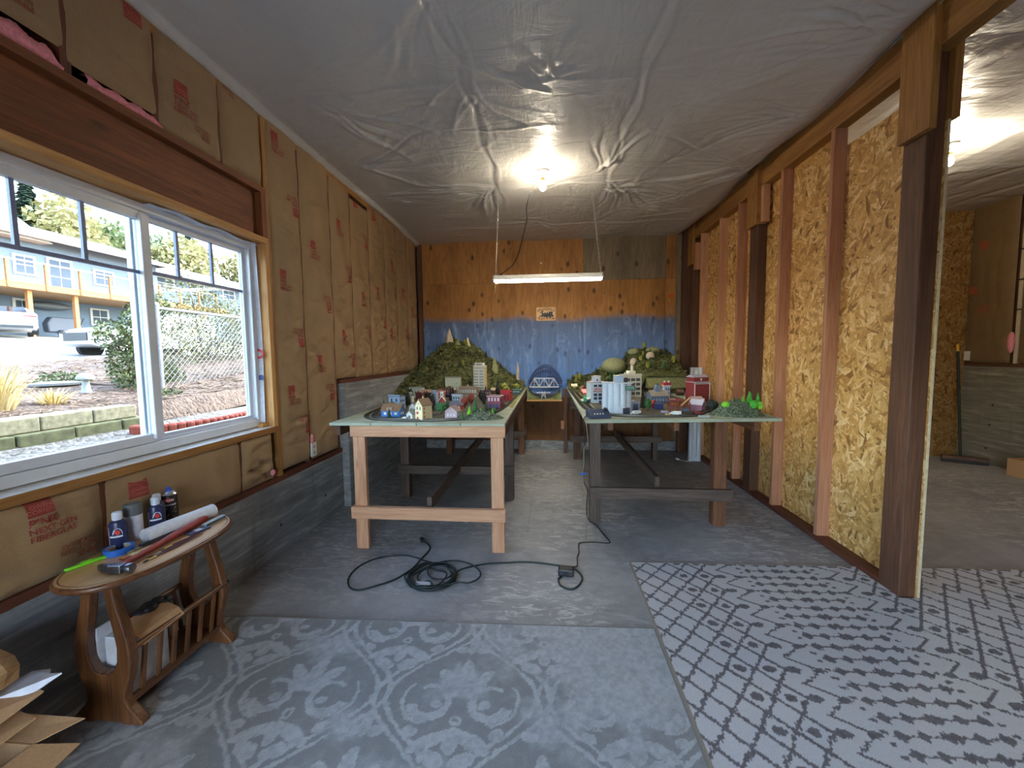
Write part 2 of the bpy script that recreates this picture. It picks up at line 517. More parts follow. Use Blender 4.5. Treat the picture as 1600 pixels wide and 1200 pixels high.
def mk_plastic(name, c):
    m_, nt, bs = nm(name)
    v = coords(nt, (1, 1, 1), False)
    n1 = noise(nt, v, .9, 4, .6)
    n2 = noise(nt, coords(nt, (22, 1.2, 1), False), 4, 3, .55)
    r = ramp(nt, [(.3, tuple(x * .9 for x in c)), (.7, tuple(x * 1.06 for x in c))])
    nt.links.new(mth(nt, 'ADD', mth(nt, 'MULTIPLY', n1, .75), mth(nt, 'MULTIPLY', n2, .25)), r.inputs[0])
    nt.links.new(r.outputs[0], bs.inputs['Base Color'])
    bs.inputs['Roughness'].default_value = .42
    bs.inputs['Specular IOR Level'].default_value = .55
    r1 = mth(nt, 'ABSOLUTE', mth(nt, 'SUBTRACT', noise(nt, coords(nt, (1.6, .7, 1), False, (0, 0, .5)), 2.2, 5, .55, .6), .5))
    r3 = mth(nt, 'ABSOLUTE', mth(nt, 'SUBTRACT', noise(nt, coords(nt, (.6, 1.5, 1), False, (0, 0, .35)), 2.6, 5, .55, .8), .5))
    hh = mth(nt, 'ADD', mth(nt, 'MINIMUM', r1, .12), mth(nt, 'MINIMUM', r3, .12))
    bump(nt, bs, mth(nt, 'ADD', mth(nt, 'MULTIPLY', n2, .06), hh), .55, .035)
    return m_
PLASTIC = mk_plastic('vapour_barrier', (.62, .605, .58))
PLASTIC_W = plain('white_plastic_edge', S(232, 234, 230), .5)
FIR_Z = lambda: wood('fresh_fir', S(208, 152, 112), S(176, 112, 78), 'Z', .6, 1, .6)
def lum(kind, ax):
    T = dict(fir=(S(220, 172, 134), S(194, 138, 102), .55, .1), pink=(S(200, 146, 112), S(172, 114, 84), .6, .2),
             amber=(S(182, 132, 70), S(142, 94, 46), .55, .3), dark=(S(116, 78, 55), S(78, 50, 35), .3, .4),
             red=(S(118, 66, 44), S(84, 42, 28), .3, .4), header=(S(156, 92, 50), S(112, 62, 32), .8, .45),
             grey=(S(122, 104, 92), S(78, 62, 54), .5, .6), jamb=(S(222, 172, 106), S(192, 136, 76), .4, .1), old=(S(140, 92, 60), S(92, 56, 38), .6, .5))
    a, b, kn, st = T[kind]
    return wood('lumber_' + kind, a, b, ax, .62, 1.0, kn, None, st)
VINYL = plain('white_vinyl', S(226, 230, 236), .35, var=.03)
PINK = plain('pink_fibreglass', S(236, 150, 160), .95, var=.2, scale=60, bmp=.8)
WHITE = plain('white_paint', S(226, 226, 222), .45, var=.04)
BLACK = plain('black_plastic', S(34, 36, 40), .45)
GREYM = plain('grey_metal', S(150, 152, 156), .35, .8)
m_, nt, bs = nm('window_glass')
for n in list(nt.nodes):
    if n.type != 'OUTPUT_MATERIAL': nt.nodes.remove(n)
tr_ = N(nt, 'BsdfTransparent', i_Color=(.76, .8, .8, 1)); gl_ = N(nt, 'BsdfGlossy', i_Roughness=.02); mx_ = N(nt, 'MixShader')
lw = N(nt, 'LayerWeight', i_Blend=.12)
nt.links.new(mth(nt, 'MULTIPLY', lw.outputs['Fresnel'], .7), mx_.inputs[0])
nt.links.new(tr_.outputs[0], mx_.inputs[1]); nt.links.new(gl_.outputs[0], mx_.inputs[2])
nt.links.new(mx_.outputs[0], [n for n in nt.nodes if n.type == 'OUTPUT_MATERIAL'][0].inputs[0])
GLASS = m_

XL, XR, YB, YF = -1.952, 2.03, 6.08, -2.6
# ------------------------------------------------------------------ floor
f_ = MB().box(-2.15, YF - .1, -.12, 5.7, 6.25, 0).build('floor', CONC_FLOOR); struct(f_, 'worn grey concrete garage floor with pale scuffs')

# ------------------------------------------------------------------ back wall of plywood sheets
wb = sroot('wall_back', 'back wall of old plywood sheets painted sky blue below')
MB().box(-2.1, 6.08, 0, 5.7, 6.2, 3.4).build('backing', PLY_G, wb)
MB().box(-1.952, 6.02, 0, 1.9, 6.08, .13).build('concrete_curb', CONC_WALL, wb)
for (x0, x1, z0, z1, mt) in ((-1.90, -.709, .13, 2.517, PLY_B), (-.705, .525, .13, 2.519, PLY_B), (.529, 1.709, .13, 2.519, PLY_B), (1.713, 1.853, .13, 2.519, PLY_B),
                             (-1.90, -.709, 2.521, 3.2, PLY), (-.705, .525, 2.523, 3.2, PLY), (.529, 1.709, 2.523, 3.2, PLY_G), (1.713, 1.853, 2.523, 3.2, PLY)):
    MB().box(x0, 6.068 + random.uniform(-.002, .002), z0, x1, 6.08, z1).build('plywood_panel', mt, wb)
MB().box(-1.952, 6.0, 1.19, -1.902, 6.08, 3.2).build('corner_post', lum('dark', 'Z'), wb)
ob = plain('orange_spray_paint', S(206, 96, 44), .6)
MB().prism([(-.05, -.012), (-.02, -.03), (.03, -.025), (.05, .005), (.02, .028), (-.03, .022)], 0, .001, Matrix.Translation((1.79, 6.066, 2.27)) @ Matrix.Rotation(PI / 2, 4, 'X')).build('paint_mark', ob, wb)
MB().cyl((-.09, 6.068, 2.79), (-.09, 6.06, 2.79), .012, n=10).build('washer', WHITE, wb)

# ------------------------------------------------------------------ right partition: posts, studs, boards, beam
wr = sroot('wall_right', 'partition of bare studs and golden strand board under a heavy beam')
dz = lum('dark', 'Z')
POSTS = (2.425, 4.165, 5.88)
for y in POSTS:
    MB().box(XR, y, 0, XR + .09, y + .145, 3.01).build('post', dz, wr, bevel=.006)
for i, y in enumerate((3.145, 3.765, 5.02, 5.60)):
    MB().box(XR + .002, y, .04, XR + .09, y + .038, 3.01).build('stud', lum('pink' if i < 2 else 'fir', 'Z'), wr, bevel=.002)
MB().box(XR, 4.545, .04, XR + .09, 4.583, 3.01).build('stud', lum('pink', 'Z'), wr)
for y0, y1 in ((2.57, 4.165), (4.31, 5.88)):
    MB().box(XR, y0, 0, XR + .09, y1, .04).build('sill_plate', lum('red', 'Y'), wr, bevel=.003)
MB().box(XR, YF, 3.01, XR + .09, 6.08, 3.25).build('beam', lum('amber', 'Y'), wr, bevel=.004)
for y in POSTS:                      # boards tying the beam to each post, both sides
    MB().box(XR - .04, y - .05 + (0 if y > 3 else -.005), 2.6 + (.06 if y > 3 else 0), XR, y + .14, 3.25).build('tie_board', lum('amber', 'Z'), wr, bevel=.003)
    MB().box(XR + .09, y - .03, 2.66, XR + .13, y + .11, 3.1).build('tie_board', lum('amber', 'Z'), wr)
for y, z0 in ((4.075, 2.67), (5.79, 2.58)):
    MB().box(XR, y, z0, XR + .06, y + .088, z0 + .36).build('block', lum('fir', 'Z'), wr, bevel=.002)
for (y0, y1, z1) in ((2.415, 3.163, 2.893), (3.167, 4.385, 3.02), (4.389, 5.607, 3.02), (5.611, 6.08, 3.02)):
    MB().box(XR + .091, y0, .0 if y0 < 3 else .02, XR + .103, y1, z1).build('osb_panel', OSB, wr)
MB().box(XR - .1, 6.0, 0, XR + .09, 6.08, 3.2).build('corner_post', dz, wr)
MB().box(XR + .0905, 2.411, 0, XR + .1035, 2.4149, 2.893).build('board_edge', plain('cut_board_edge', S(214, 196, 160), .8, var=.15), wr)

# ------------------------------------------------------------------ right bay: far wall and side wall
wf = sroot('wall_far', 'far wall of dark strand board in the next bay')
edges = [0.0, .42, .7, 1.24, 1.55, 1.9, 2.3, 2.72, 3.3]
for a, b in zip(edges[:-1], edges[1:]):
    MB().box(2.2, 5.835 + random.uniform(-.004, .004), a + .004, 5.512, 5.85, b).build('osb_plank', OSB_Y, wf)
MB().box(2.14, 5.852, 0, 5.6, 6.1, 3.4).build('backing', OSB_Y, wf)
wr2 = sroot('wall_side', 'side wall of the next bay, paper-faced batts above stained concrete')
MB().box(5.5, YF, 0, 5.7, 5.85, 1.225).build('concrete_stem', CONC_WALL2, wr2)
MB().box(5.56, YF, 1.225, 5.7, 5.85, 3.4).build('backing', lum('dark', 'Z'), wr2)
MB().box(5.52, YF, 1.225, 5.6, 5.85, 1.27).build('sill_plate', lum('dark', 'Y'), wr2)
MB().box(5.53, 5.25, 1.27, 5.6, 5.29, 3.3).build('stud', plain('pale_stud', S(196, 186, 160), .7), wr2)
for zz in (1.9, 2.25, 2.6, 2.95):
    MB().box(5.515, 5.235, zz, 5.53, 5.3, zz + .012).build('staple_strip', BLACK, wr2)
MB().sphere((5.515, 5.31, 1.52), .05, 8, 6, .5, .8, 2.6).build('insulation_tuft', PINK, wr2, smooth=180)
for (y, z) in ((5.44, .75), (5.46, .5), (5.48, .2)):
    MB().cyl((5.5, y, z), (5.497, y, z), .014, n=8).build('tie_hole', BLACK, wr2)

# ------------------------------------------------------------------ front wall behind the camera: unseen doorway added to let in daylight
wfr = sroot('wall_front', 'front wall with a doorway added to let in daylight')
ADDED_DOOR = (-1.3, .6, 2.1)
MB().box(-2.1, YF - .12, 0, ADDED_DOOR[0], YF, 3.4).build('jamb_wall', lum('amber', 'Z'), wfr)
MB().box(ADDED_DOOR[1], YF - .12, 0, 5.7, YF, 3.4).build('jamb_wall', lum('amber', 'Z'), wfr)
MB().box(ADDED_DOOR[0], YF - .12, ADDED_DOOR[2], ADDED_DOOR[1], YF, 3.4).build('header_wall', lum('amber', 'X'), wfr)
rf = MB().box(-2.45, YF - .4, 3.4, 6.0, 6.6, 3.5).build('roof', lum('grey', 'Y')); struct(rf)

# ------------------------------------------------------------------ ceilings: wrinkled vapour-barrier sheet
def ridges(U_, V_, L):
    out = np.zeros_like(U_)
    for (x0, y0, x1, y1, a, w) in L:
        dx, dy = x1 - x0, y1 - y0; ln = math.hypot(dx, dy) + 1e-9
        t = ((U_ - x0) * dx + (V_ - y0) * dy) / ln
        d = (-(U_ - x0) * dy + (V_ - y0) * dx) / ln
        tt = np.clip(t / ln, -.3, 1.3)
        taper = np.clip(tt * 6, 0, 1) * np.clip((1 - tt) * 2.2, 0, 1)
        ww = w * (.6 + .9 * np.clip(tt, 0, 1))
        d2 = d + .02 * np.sin(t * 9 + x0 * 7)
        out += a * taper * np.exp(-(d2 / ww) ** 2)
    return out
yy = np.concatenate([np.linspace(YF, 1.0, 30)[:-1], np.linspace(1.0, 6.08, 500)])
xx = np.linspace(-1.975, XR + .0, 390)
GX, GY = np.meshgrid(xx, yy, indexing='ij')
R_ = random.Random(3)
L = []
for cx_, cy_, n_, a0, a1, l0, l1 in ((1.9, 3.2, 14, 2.5, 3.6, .5, 1.3), (1.95, 4.0, 20, 2.2, 3.9, .4, 1.5), (1.9, 2.4, 12, 2.6, 3.9, .4, 1.2), (.62, 4.2, 9, -.4, 1.7, .4, 1.1), (.5, 3.9, 8, -1.9, -1.0, .3, .9),
                                    (-.52, 2.65, 6, .6, 2.5, .4, .9), (-.6, 4.25, 16, 1.2, 3.6, .3, .9), (-1.7, 3.6, 14, -.9, .9, .4, 1.2), (-1.8, 4.4, 8, -.7, .6, .3, .8), (-1.5, 2.8, 10, -.3, 1.2, .5, 1.2),
                                    (.0, 2.64, 5, -2.8, -.4, .3, .7), (1.8, 5.0, 8, 2.6, 3.8, .4, 1.1), (-.1, 5.2, 5, 0, 6, .4, .9), (-.55, 1.9, 5, 1.2, 2.4, .5, 1.0), (.62, 4.25, 8, 0.1, .9, .6, 1.4)):
    for i in range(n_ * 2):
        an = R_.uniform(a0, a1); ln = R_.uniform(l0, l1)
        L.append((cx_ + R_.uniform(-.08, .08), cy_ + R_.uniform(-.12, .12), cx_ + math.cos(an) * ln, cy_ + math.sin(an) * ln, R_.uniform(-.011, .010), R_.uniform(.011, .024)))
for i in range(110):
    x_, y_ = R_.uniform(-1.9, 1.9), R_.uniform(1.2, 6); an = R_.uniform(0, 6.28); ln = R_.uniform(.3, .9)
    L.append((x_, y_, x_ + math.cos(an) * ln, y_ + math.sin(an) * ln, R_.uniform(-.006, .006), R_.uniform(.014, .035)))
for s_ in (-.52, .57):
    L.append((s_, 1.0, s_ + .02, 6.0, .005, .022)); L.append((s_ + .06, 1.2, s_ + .05, 6.0, -.004, .018))
Z_ = 3.135 + ridges(GX, GY, L)
Z_ += .014 * np.sin(GX * 2.9 + 1) * np.sin(GY * 1.7) + .006 * np.sin(GX * 7 + GY * 3)
for ys in (2.63, 4.19, 5.4):           # taped cross seams
    d = GY - ys + .012 * GX
    d = d + .008 * np.sin(GX * 11) + .005 * np.sin(GX * 29)
    Z_ += -.004 * np.exp(-(d / .014) ** 2) * (.6 + .4 * np.sin(GX * 5)) - .006 * (1 / (1 + np.exp(-d / .012)) - .5)
Z_ += .11 * np.clip((GX - 1.82) / .2, 0, 1) ** 2 * (.8 + .2 * np.cos(GY * 2 * PI / 1.74 - 2.6))
Z_ -= .03 * np.clip((-1.9 - GX) / .06, 0, 1)
ce = grid_mesh('ceiling', GX, GY, Z_, PLASTIC, flip=True); struct(ce, 'grey wrinkled vapour barrier sheet stapled up as the ceiling')
tb = MB()
for i in range(60):
    y0, y1 = YF + i * .1447, YF + (i + 1) * .1447
    w0, w1 = [.03 + .012 * math.sin(q * 3.1) + .006 * math.sin(q * 9) for q in (y0, y1)]
    tb.add([(XL + .012, y0, 3.118), (XL + .012, y1, 3.118), (XL + .012 + w1, y1, 3.136), (XL + .012 + w0, y0, 3.136)], [(0, 1, 2, 3)])
tr1 = tb.build('trim_1', PLASTIC_W); struct(tr1, 'pale folded edge of the ceiling sheet along the window wall')
tb = MB()
for i in range(120):
    y0, y1 = 1 + i * .0423, 1 + (i + 1) * .0423
    P = []
    for q in (y0, y1):
        s_ = .5 - .5 * math.cos((q - 2.45) * 2 * PI / 1.735)
        P += [(XR - .004, q, 3.215 + .03 * (1 - s_)), (XR - .03 - .05 * s_, q, 3.185 + .012 * (1 - s_))]
    tb.add(P, [(0, 1, 3, 2)])
tr2 = tb.build('trim_2', PLASTIC_W); struct(tr2, 'scalloped pale edge of the ceiling sheet along the beam')
# next bay ceiling
xx2 = np.linspace(XR + .09, 5.6, 140); yy2 = np.linspace(YF, 5.9, 180)
GX2, GY2 = np.meshgrid(xx2, yy2, indexing='ij')
L2 = []
for i in range(90):
    x_, y_ = R_.uniform(2.2, 5.5), R_.uniform(1.5, 5.8); an = R_.choice((R_.uniform(-.4, .4), R_.uniform(1.2, 1.9))); ln = R_.uniform(.3, 1.2)
    L2.append((x_, y_, x_ + math.cos(an) * ln, y_ + math.sin(an) * ln, R_.uniform(-.015, .015), R_.uniform(.03, .07)))
Z2 = 3.235 + ridges(GX2, GY2, L2) + .012 * np.sin(GX2 * 3) * np.sin(GY2 * 4)
ce2 = grid_mesh('ceiling', GX2, GY2, Z2, PLASTIC, flip=True); struct(ce2, 'wrinkled vapour barrier ceiling sheet of the next bay')
# ------------------------------------------------------------------ left wall: stem wall, framing, batts, window
wl = sroot('wall_left', 'window wall: concrete stem below, paper-faced insulation batts between studs above')
MB().box(-2.12, YF, -.1, XL, 3.6, .535).build('concrete_stem', CONC_WALL, wl, bevel=.004)
MB().box(-2.12, 3.6, -.1, -1.885, YB, 1.185).build('concrete_stem', CONC_WALL, wl, bevel=.006)
for (y, z) in ((2.687, .214), (3.283, .221), (2.181, .077)):
    MB().cyl((XL, y, z), (XL + .002, y, z), .012, n=8).build('tie_hole', BLACK, wl)
MB().box(-2.1, YF, .535, XL + .002, 3.6, .572).build('sill_plate', lum('red', 'Y'), wl)
MB().box(-2.1, 3.6, 1.185, XL + .004, YB, 1.222).build('sill_plate', lum('red', 'Y'), wl)
MB().box(-2.1, YF, 3.06, XL - .01, YB, 3.2).build('top_plate', lum('amber', 'Y'), wl)
# sheathing outside, around the window hole
WY0, WY1, WZ0, WZ1 = 1.10, 2.672, .955, 2.225
SH = lum('dark', 'Z')
W2 = (-2.35, .15)          # unseen window added behind the viewer for daylight from the side
for (y0, y1, z0, z1) in ((YF, W2[0], .53, 3.4), (W2[1], WY0, .53, 3.4), (W2[0], W2[1], .53, WZ0), (W2[0], W2[1], WZ1, 3.4), (WY1, YB, .53, 3.4), (WY0, WY1, .53, WZ0), (WY0, WY1, WZ1, 3.4)):
    MB().box(-2.13, y0, z0, -2.10, y1, z1).build('sheathing', SH, wl)
STUDS = [.75, 1.10, 1.565, 1.955, 2.35, 3.11, 3.56, 3.94, 4.35, 4.775, 5.15, 5.56, 5.95]
for y in STUDS:
    lo = 2.6 if WY0 + .05 < y < WY1 - .05 else (.572 if y < 3.58 else 1.222)
    MB().box(-2.1, y - .019, lo, XL - .012, y + .019, 3.1).build('stud', lum('red', 'Z'), wl)
for y in (1.56, 2.36):
    MB().box(-2.1, y - .019, .572, XL - .012, y + .019, .92).build('cripple_stud', lum('red', 'Z'), wl)
MB().box(-2.1, 2.70, .56, XL - .001, 2.742, 3.08).build('king_stud', lum('amber', 'Z'), wl)
# window opening: header, lips, jamb, sill
MB().box(-2.09, .95, 2.27, -1.99, 2.70, 2.565).build('header', lum('header', 'Y'), wl)
MB().box(-2.09, .95, 2.565, -1.943, 2.705, 2.605).build('header_plate', lum('header', 'Y'), wl, bevel=.003)
MB().box(-2.09, .95, 2.228, -1.943, 2.705, 2.266).build('header_lip', lum('jamb', 'Y'), wl, bevel=.003)
MB().box(-2.06, 2.655, 2.266, -1.945, 2.70, 2.565).build('end_stud', lum('header', 'Z'), wl)
MB().box(-2.1, 2.672, .935, -1.946, 2.71, 2.228).build('jamb', lum('jamb', 'Z'), wl, bevel=.003)
MB().box(-2.1, .95, .905, -1.943, 2.70, .945).build('rough_sill', lum('amber', 'Y'), wl, bevel=.002)
MB().box(-2.06, .95, .9452, -1.946, 2.67, .9475).build('sill_glare', plain('white_sill_glare', S(226, 226, 222), .5), wl)  # thin white sheet standing in for daylight on the sill top
MB().box(-2.03, 2.61, .9476, -1.99, 2.668, .975).build('shim_block', lum('jamb', 'Y'), wl)
hw = MB()
for i in range(12):
    z0, z1 = .98 + i * .104, .98 + (i + 1) * .104
    q = lambda z: 2.652 + .008 * math.sin(z * 5)
    hw.add([(-2.045, q(z0), z0), (-2.0, q(z0) + .006, z0), (-2.0, q(z1) + .006, z1), (-2.045, q(z1), z1)], [(0, 1, 2, 3)])
hwo = hw.build('house_wrap', plain('house_wrap', S(222, 228, 238), .4), wl, label='white house wrap edge beside the window')
hm = MB(); lettering(hm, 'D', .09, Matrix.Translation((-2.018, 2.6505, 1.46)) @ Matrix.Rotation(PI / 2, 4, 'X') , .004); hm.build('wrap_letter', plain('red_ink', S(196, 44, 60), .5), hwo, label='red letter')
MB().box(-2.04, 2.6495, 1.28, -2.0, 2.6505, 1.315).build('wrap_stripe', plain('blue_ink', S(60, 86, 150), .5), hwo)
hw = MB()
for i in range(16):
    y0, y1 = 1.9 + i * .048, 1.9 + (i + 1) * .048
    q = lambda y: 2.218 + .006 * math.sin(y * 22) - .012 * ((y - 1.9) / .77) ** 2
    hw.add([(-2.03, y0, q(y0)), (-1.99, y0, q(y0) + .004), (-1.99, y1, q(y1) + .004), (-2.03, y1, q(y1))], [(0, 1, 2, 3)])
hw.build('house_wrap', bpy.data.materials['house_wrap'], wl)

# ---- paper-faced batts
def batt(y0, y1, z0, z1, seed, prints=(), wr=.5, top_open=False):
    rr = random.Random(seed)
    ny, nz = max(10, int((y1 - y0) / .016)), max(14, int((z1 - z0) / .017))
    Lr = []
    n = int(46 * wr * (z1 - z0))
    for i in range(n):
        zc = z0 + (z1 - z0) * (1 - rr.random() ** .6) if wr > .4 else rr.uniform(z0, z1)
        yc = rr.choice((y0 + .02, y1 - .02, rr.uniform(y0, y1)))
        an = rr.uniform(-.6, .6) + (PI if yc > (y0 + y1) / 2 else 0); ln = rr.uniform(.1, .36)
        Lr.append((yc, zc, yc + math.cos(an) * ln, zc + math.sin(an) * ln, rr.uniform(-.022, .014) * (.5 + wr), rr.uniform(.007, .020)))
    for i in range(int(3 * (z1 - z0) * wr) + 1):
        zc = rr.uniform(z0 + .05, z1)
        Lr.append((y0 - .1, zc, y1 + .35, zc + rr.uniform(-.04, .04), -.007, .009))
    ph = rr.uniform(0, 6)
    def surf(y, z):
        u = (y - y0) / (y1 - y0); w = (z - z0) / (z1 - z0)
        edge = np.clip(1 - np.abs(2 * u - 1) ** 5, 0, 1) * np.clip(w * (z1 - z0) / .04, 0, 1) ** .5 * np.clip((1 - w) * (z1 - z0) / .04, 0, 1) ** .5
        d = .026 * edge + edge * (.006 * np.sin(z * 5.3 + ph) + .004 * np.sin(y * 31 + z * 7 + ph))
        return XL - .014 + d + ridges(y, z, Lr) * (.25 + .75 * edge)
    a = np.linspace(0, 1, ny); b = np.linspace(0, 1, nz)
    A, B = np.meshgrid(a, b, indexing='ij')
    Zg = z0 + (z1 - z0) * B
    Yg = y0 + (y1 - y0) * A + (.004 * np.sin(Zg * 9 + ph) + .003 * np.sin(Zg * 23 + ph * 2)) * (2 * A - 1)
    Xg = surf(y0 + (y1 - y0) * A, Zg)
    o = grid_mesh('insulation_batt', Xg, Yg, Zg, KRAFT, wl)
    for (py, pz, kind, s) in prints:
        red, pale = MB(), MB()
        M0 = Matrix.Translation((0, py, pz)) @ Matrix(((0, 0, 1, 0), (1, 0, 0, 0), (0, 1, 0, 0), (0, 0, 0, 1)))
        M0 = Matrix.Translation((0, py, pz)) @ Matrix(((0, 0, 1), (-1, 0, 0), (0, 1, 0))).to_4x4() if kind == 9 else M0
        if kind in (2, 3): M0 = M0 @ Matrix.Rotation(PI, 4, 'Z')
        s = s * .74; h = .05 * s
        if kind in (0, 2, 1):
            k = 8
            for i in range(k):
                for j in range(k):
                    q = [(-h + 2 * h * (i + di) / k, -h * .95 + 1.9 * h * (j + dj) / k, 0) for di, dj in ((0, 0), (1, 0), (1, 1), (0, 1))]
                    red.add([M0 @ Vector(p) for p in q], [(0, 1, 2, 3)])
            arc = [(-h + h * 1.5 * math.cos(t) * .9 + .3 * h, -h * .7 + h * 1.35 * math.sin(t)) for t in np.linspace(.35, 2.7, 12)]
            for p, q in zip(arc[:-1], arc[1:]):
                pale.add([M0 @ Vector(c) for c in ((p[0], p[1], .001), (q[0], q[1], .001), (q[0] * .96, q[1] * .93, .001), (p[0] * .96, p[1] * .93, .001))], [(0, 1, 2, 3)])
            lettering(pale, 'OWENS', .026 * s, M0 @ Matrix.Translation((.006, -.006 * s, .001)))
            lettering(pale, 'CORNING', .026 * s, M0 @ Matrix.Translation((.006, -.028 * s, .001)))
        if kind in (0, 2, 3):
            off = -h if kind != 3 else .06 * s
            lettering(red, 'PINK', .05 * s, M0 @ Matrix.Translation((-h, off - .028 * s, 0)), .0008, 'LEFT')
            lettering(red, 'NEXT GEN', .038 * s, M0 @ Matrix.Translation((-h, off - .066 * s, 0)), .0004, 'LEFT')
            lettering(red, 'FIBERGLAS', .038 * s, M0 @ Matrix.Translation((-h, off - .1 * s, 0)), .0004, 'LEFT')
        for mb, off, mt, nme in ((red, .0018, PRINT_RED if kind != 3 else PRINT_RED2, 'paper_print'), (pale, .0026, PRINT_PALE, 'paper_lettering')):
            if not mb.v: continue
            V = np.array([tuple(v) for v in mb.v])
            V[:, 0] = surf(V[:, 1], V[:, 2]) + off
            mb.v = [tuple(v) for v in V]
            mb.build(nme, mt, o)
    return o
G = .003
batt(.77, 1.09, .58, 3.1, 2, wr=.3); batt(.2, .74, .58, 3.1, 1, wr=.3); batt(-2.55, .18, 2.24, 3.1, 50, wr=.2); batt(-2.55, .18, .58, .94, 51, wr=.2)
batt(1.11 + G, 1.565 - G, 2.70, 3.11, 3, [(1.42, 2.78, 3, .9)], .15)
batt(1.565 + G, 1.955 - G, 2.66, 3.11, 4, [(1.835, 3.05, 1, 1.1)], .15)
batt(1.955 + G, 2.35 - G, 2.61, 3.11, 5, [(2.07, 2.86, 0, 1.0), (2.22, 2.70, 3, .8)], .15)
batt(2.35 + G, 2.70 - G, 2.61, 3.11, 6, [(2.44, 3.07, 3, .6)], .15)
batt(.97, 1.56 - G, .575, .905, 7, [(1.33, .885, 0, 1.15), (1.47, .66, 3, 1.0)], .6)
batt(1.56 + G, 2.36 - G, .575, .905, 8, [(1.70, .822, 1, 1.15), (1.64, .66, 3, 1.0)], .6)
batt(2.36 + G, 2.655, .575, .905, 9, [], 1.2)
batt(2.742, 3.11 - G, .6, 3.12, 10, [(2.83, 3.02, 0, .95), (3.03, 2.55, 2, .95), (2.84, 2.05, 0, .95), (3.03, 1.55, 2, .95), (2.865, 1.19, 0, .95), (3.05, .86, 2, .95)], .42)
batt(3.11 + G, 3.56 - G, .585, 3.12, 11, [(3.25, 2.37, 0, .95), (3.45, 1.86, 2, .95), (3.28, 1.42, 0, .95), (3.45, 1.08, 2, .95)], .5)
batt(3.56 + G, 3.94 - G, 1.23, 3.08, 12, [(3.67, 2.68, 0, .95), (3.86, 2.2, 2, .95), (3.70, 1.66, 0, .95), (3.87, 1.36, 2, .9)], .6)
batt(3.94 + G, 4.35 - G, 1.225, 3.02, 13, [(4.03, 2.98, 1, .9), (4.27, 2.62, 2, .95), (4.12, 2.08, 0, .95), (4.27, 1.66, 2, .95)], .8)
batt(4.35 + G, 4.775 - G, 1.225, 3.11, 14, [(4.45, 2.98, 2, .9), (4.52, 2.2, 0, .95), (4.69, 1.8, 2, .9)], .9)
batt(4.775 + G, 5.15 - G, 1.225, 3.11, 15, [(4.95, 2.6, 0, .95), (5.06, 2.2, 2, .9), (4.9, 1.75, 0, .9)], .8)
batt(5.15 + G, 5.56 - G, 1.225, 3.11, 16, [(5.3, 2.3, 0, .95), (5.45, 1.7, 2, .9)], .8)
batt(5.56 + G, 5.93, 1.225, 3.11, 17, [(5.7, 2.1, 0, .9)], .6)
# pink tufts showing along the header and at torn edges
for (y0, y1, z0, z1, h) in ((1.1, 1.545, 2.605, 2.605, .085), (1.63, 1.965, 2.605, 2.605, .055)):
    pts = []; V = []; F = []
    n = 60
    for i in range(n + 1):
        y = y0 + (y1 - y0) * i / n
        hh = h * (.85 + .12 * math.sin(i * .35) + random.uniform(-.04, .04)) * min(1, (n - i) / 8 + .25)
        V += [(-1.985, y, z0), (-1.955 + random.uniform(-.002, .002), y, z0), (-1.948 + random.uniform(-.002, .003), y, z0 + hh * .5), (-1.962, y, z0 + hh), (-1.99, y, z0 + hh)]
    for i in range(n):
        for j in range(4):
            F.append((i * 5 + j, i * 5 + j + 1, i * 5 + 6 + j, i * 5 + 5 + j))
    MB().add(V, F).build('insulation_strip', PINK, wl, smooth=180, label='pink fibreglass showing above the window header')
for (y, z, sy, sz) in ((2.62, .625, .025, .022), (3.10, .76, .02, .045)):
    MB().sphere((XL + .012, y, z), 1, 8, 6, .012, sy, sz).build('insulation_tuft', PINK, wl, smooth=180)
op = MB().box(XL + .004, 3.085, .615, XL + .016, 3.155, .73).build('outlet_plate', WHITE, wl, bevel=.003)
for z in (.645, .695): MB().box(XL + .016, 3.108, z - .012, XL + .018, 3.132, z + .012).build('socket', plain('socket_grey', S(170, 170, 168), .4), op)
# batts of the side wall in the next bay
def flat_batt(parent, y0, y1, z0, z1, seed, x=5.515):
    a = np.linspace(y0, y1, 24); b = np.linspace(z0, z1, 60)
    A, B = np.meshgrid(a, b, indexing='ij'); rr = random.Random(seed)
    Lr = [(rr.uniform(y0, y1), rr.uniform(z0, z1), rr.uniform(y0, y1), rr.uniform(z0, z1), rr.uniform(-.012, .01), .02) for i in range(10)]
    u = (A - y0) / (y1 - y0)
    X_ = x - .03 * np.clip(1 - np.abs(2 * u - 1) ** 6, 0, 1) * np.clip((B - z0) / .06, 0, 1) ** .5 - ridges(A, B, Lr)
    return grid_mesh('insulation_batt', X_, A, B, KRAFT_D, parent, flip=True)
flat_batt(wr2, 4.7, 5.225, 1.275, 3.24, 31); flat_batt(wr2, 5.31, 5.83, 1.275, 3.24, 32); flat_batt(wr2, 4.1, 4.68, 1.275, 3.24, 33)
for (y, z) in ((5.66, 2.75), (5.62, 1.95), (5.75, 2.2)):
    rb = MB(); rb.add([(5.483, y + .05, z - .05), (5.483, y - .05, z - .05), (5.483, y - .05, z + .05), (5.483, y + .05, z + .05)], [(0, 1, 2, 3)])
    rb.build('paper_print', PRINT_RED2, wr2)
op = MB().box(5.47, 5.73, 1.3, 5.485, 5.8, 1.42).build('outlet_plate', WHITE, wr2, bevel=.003)

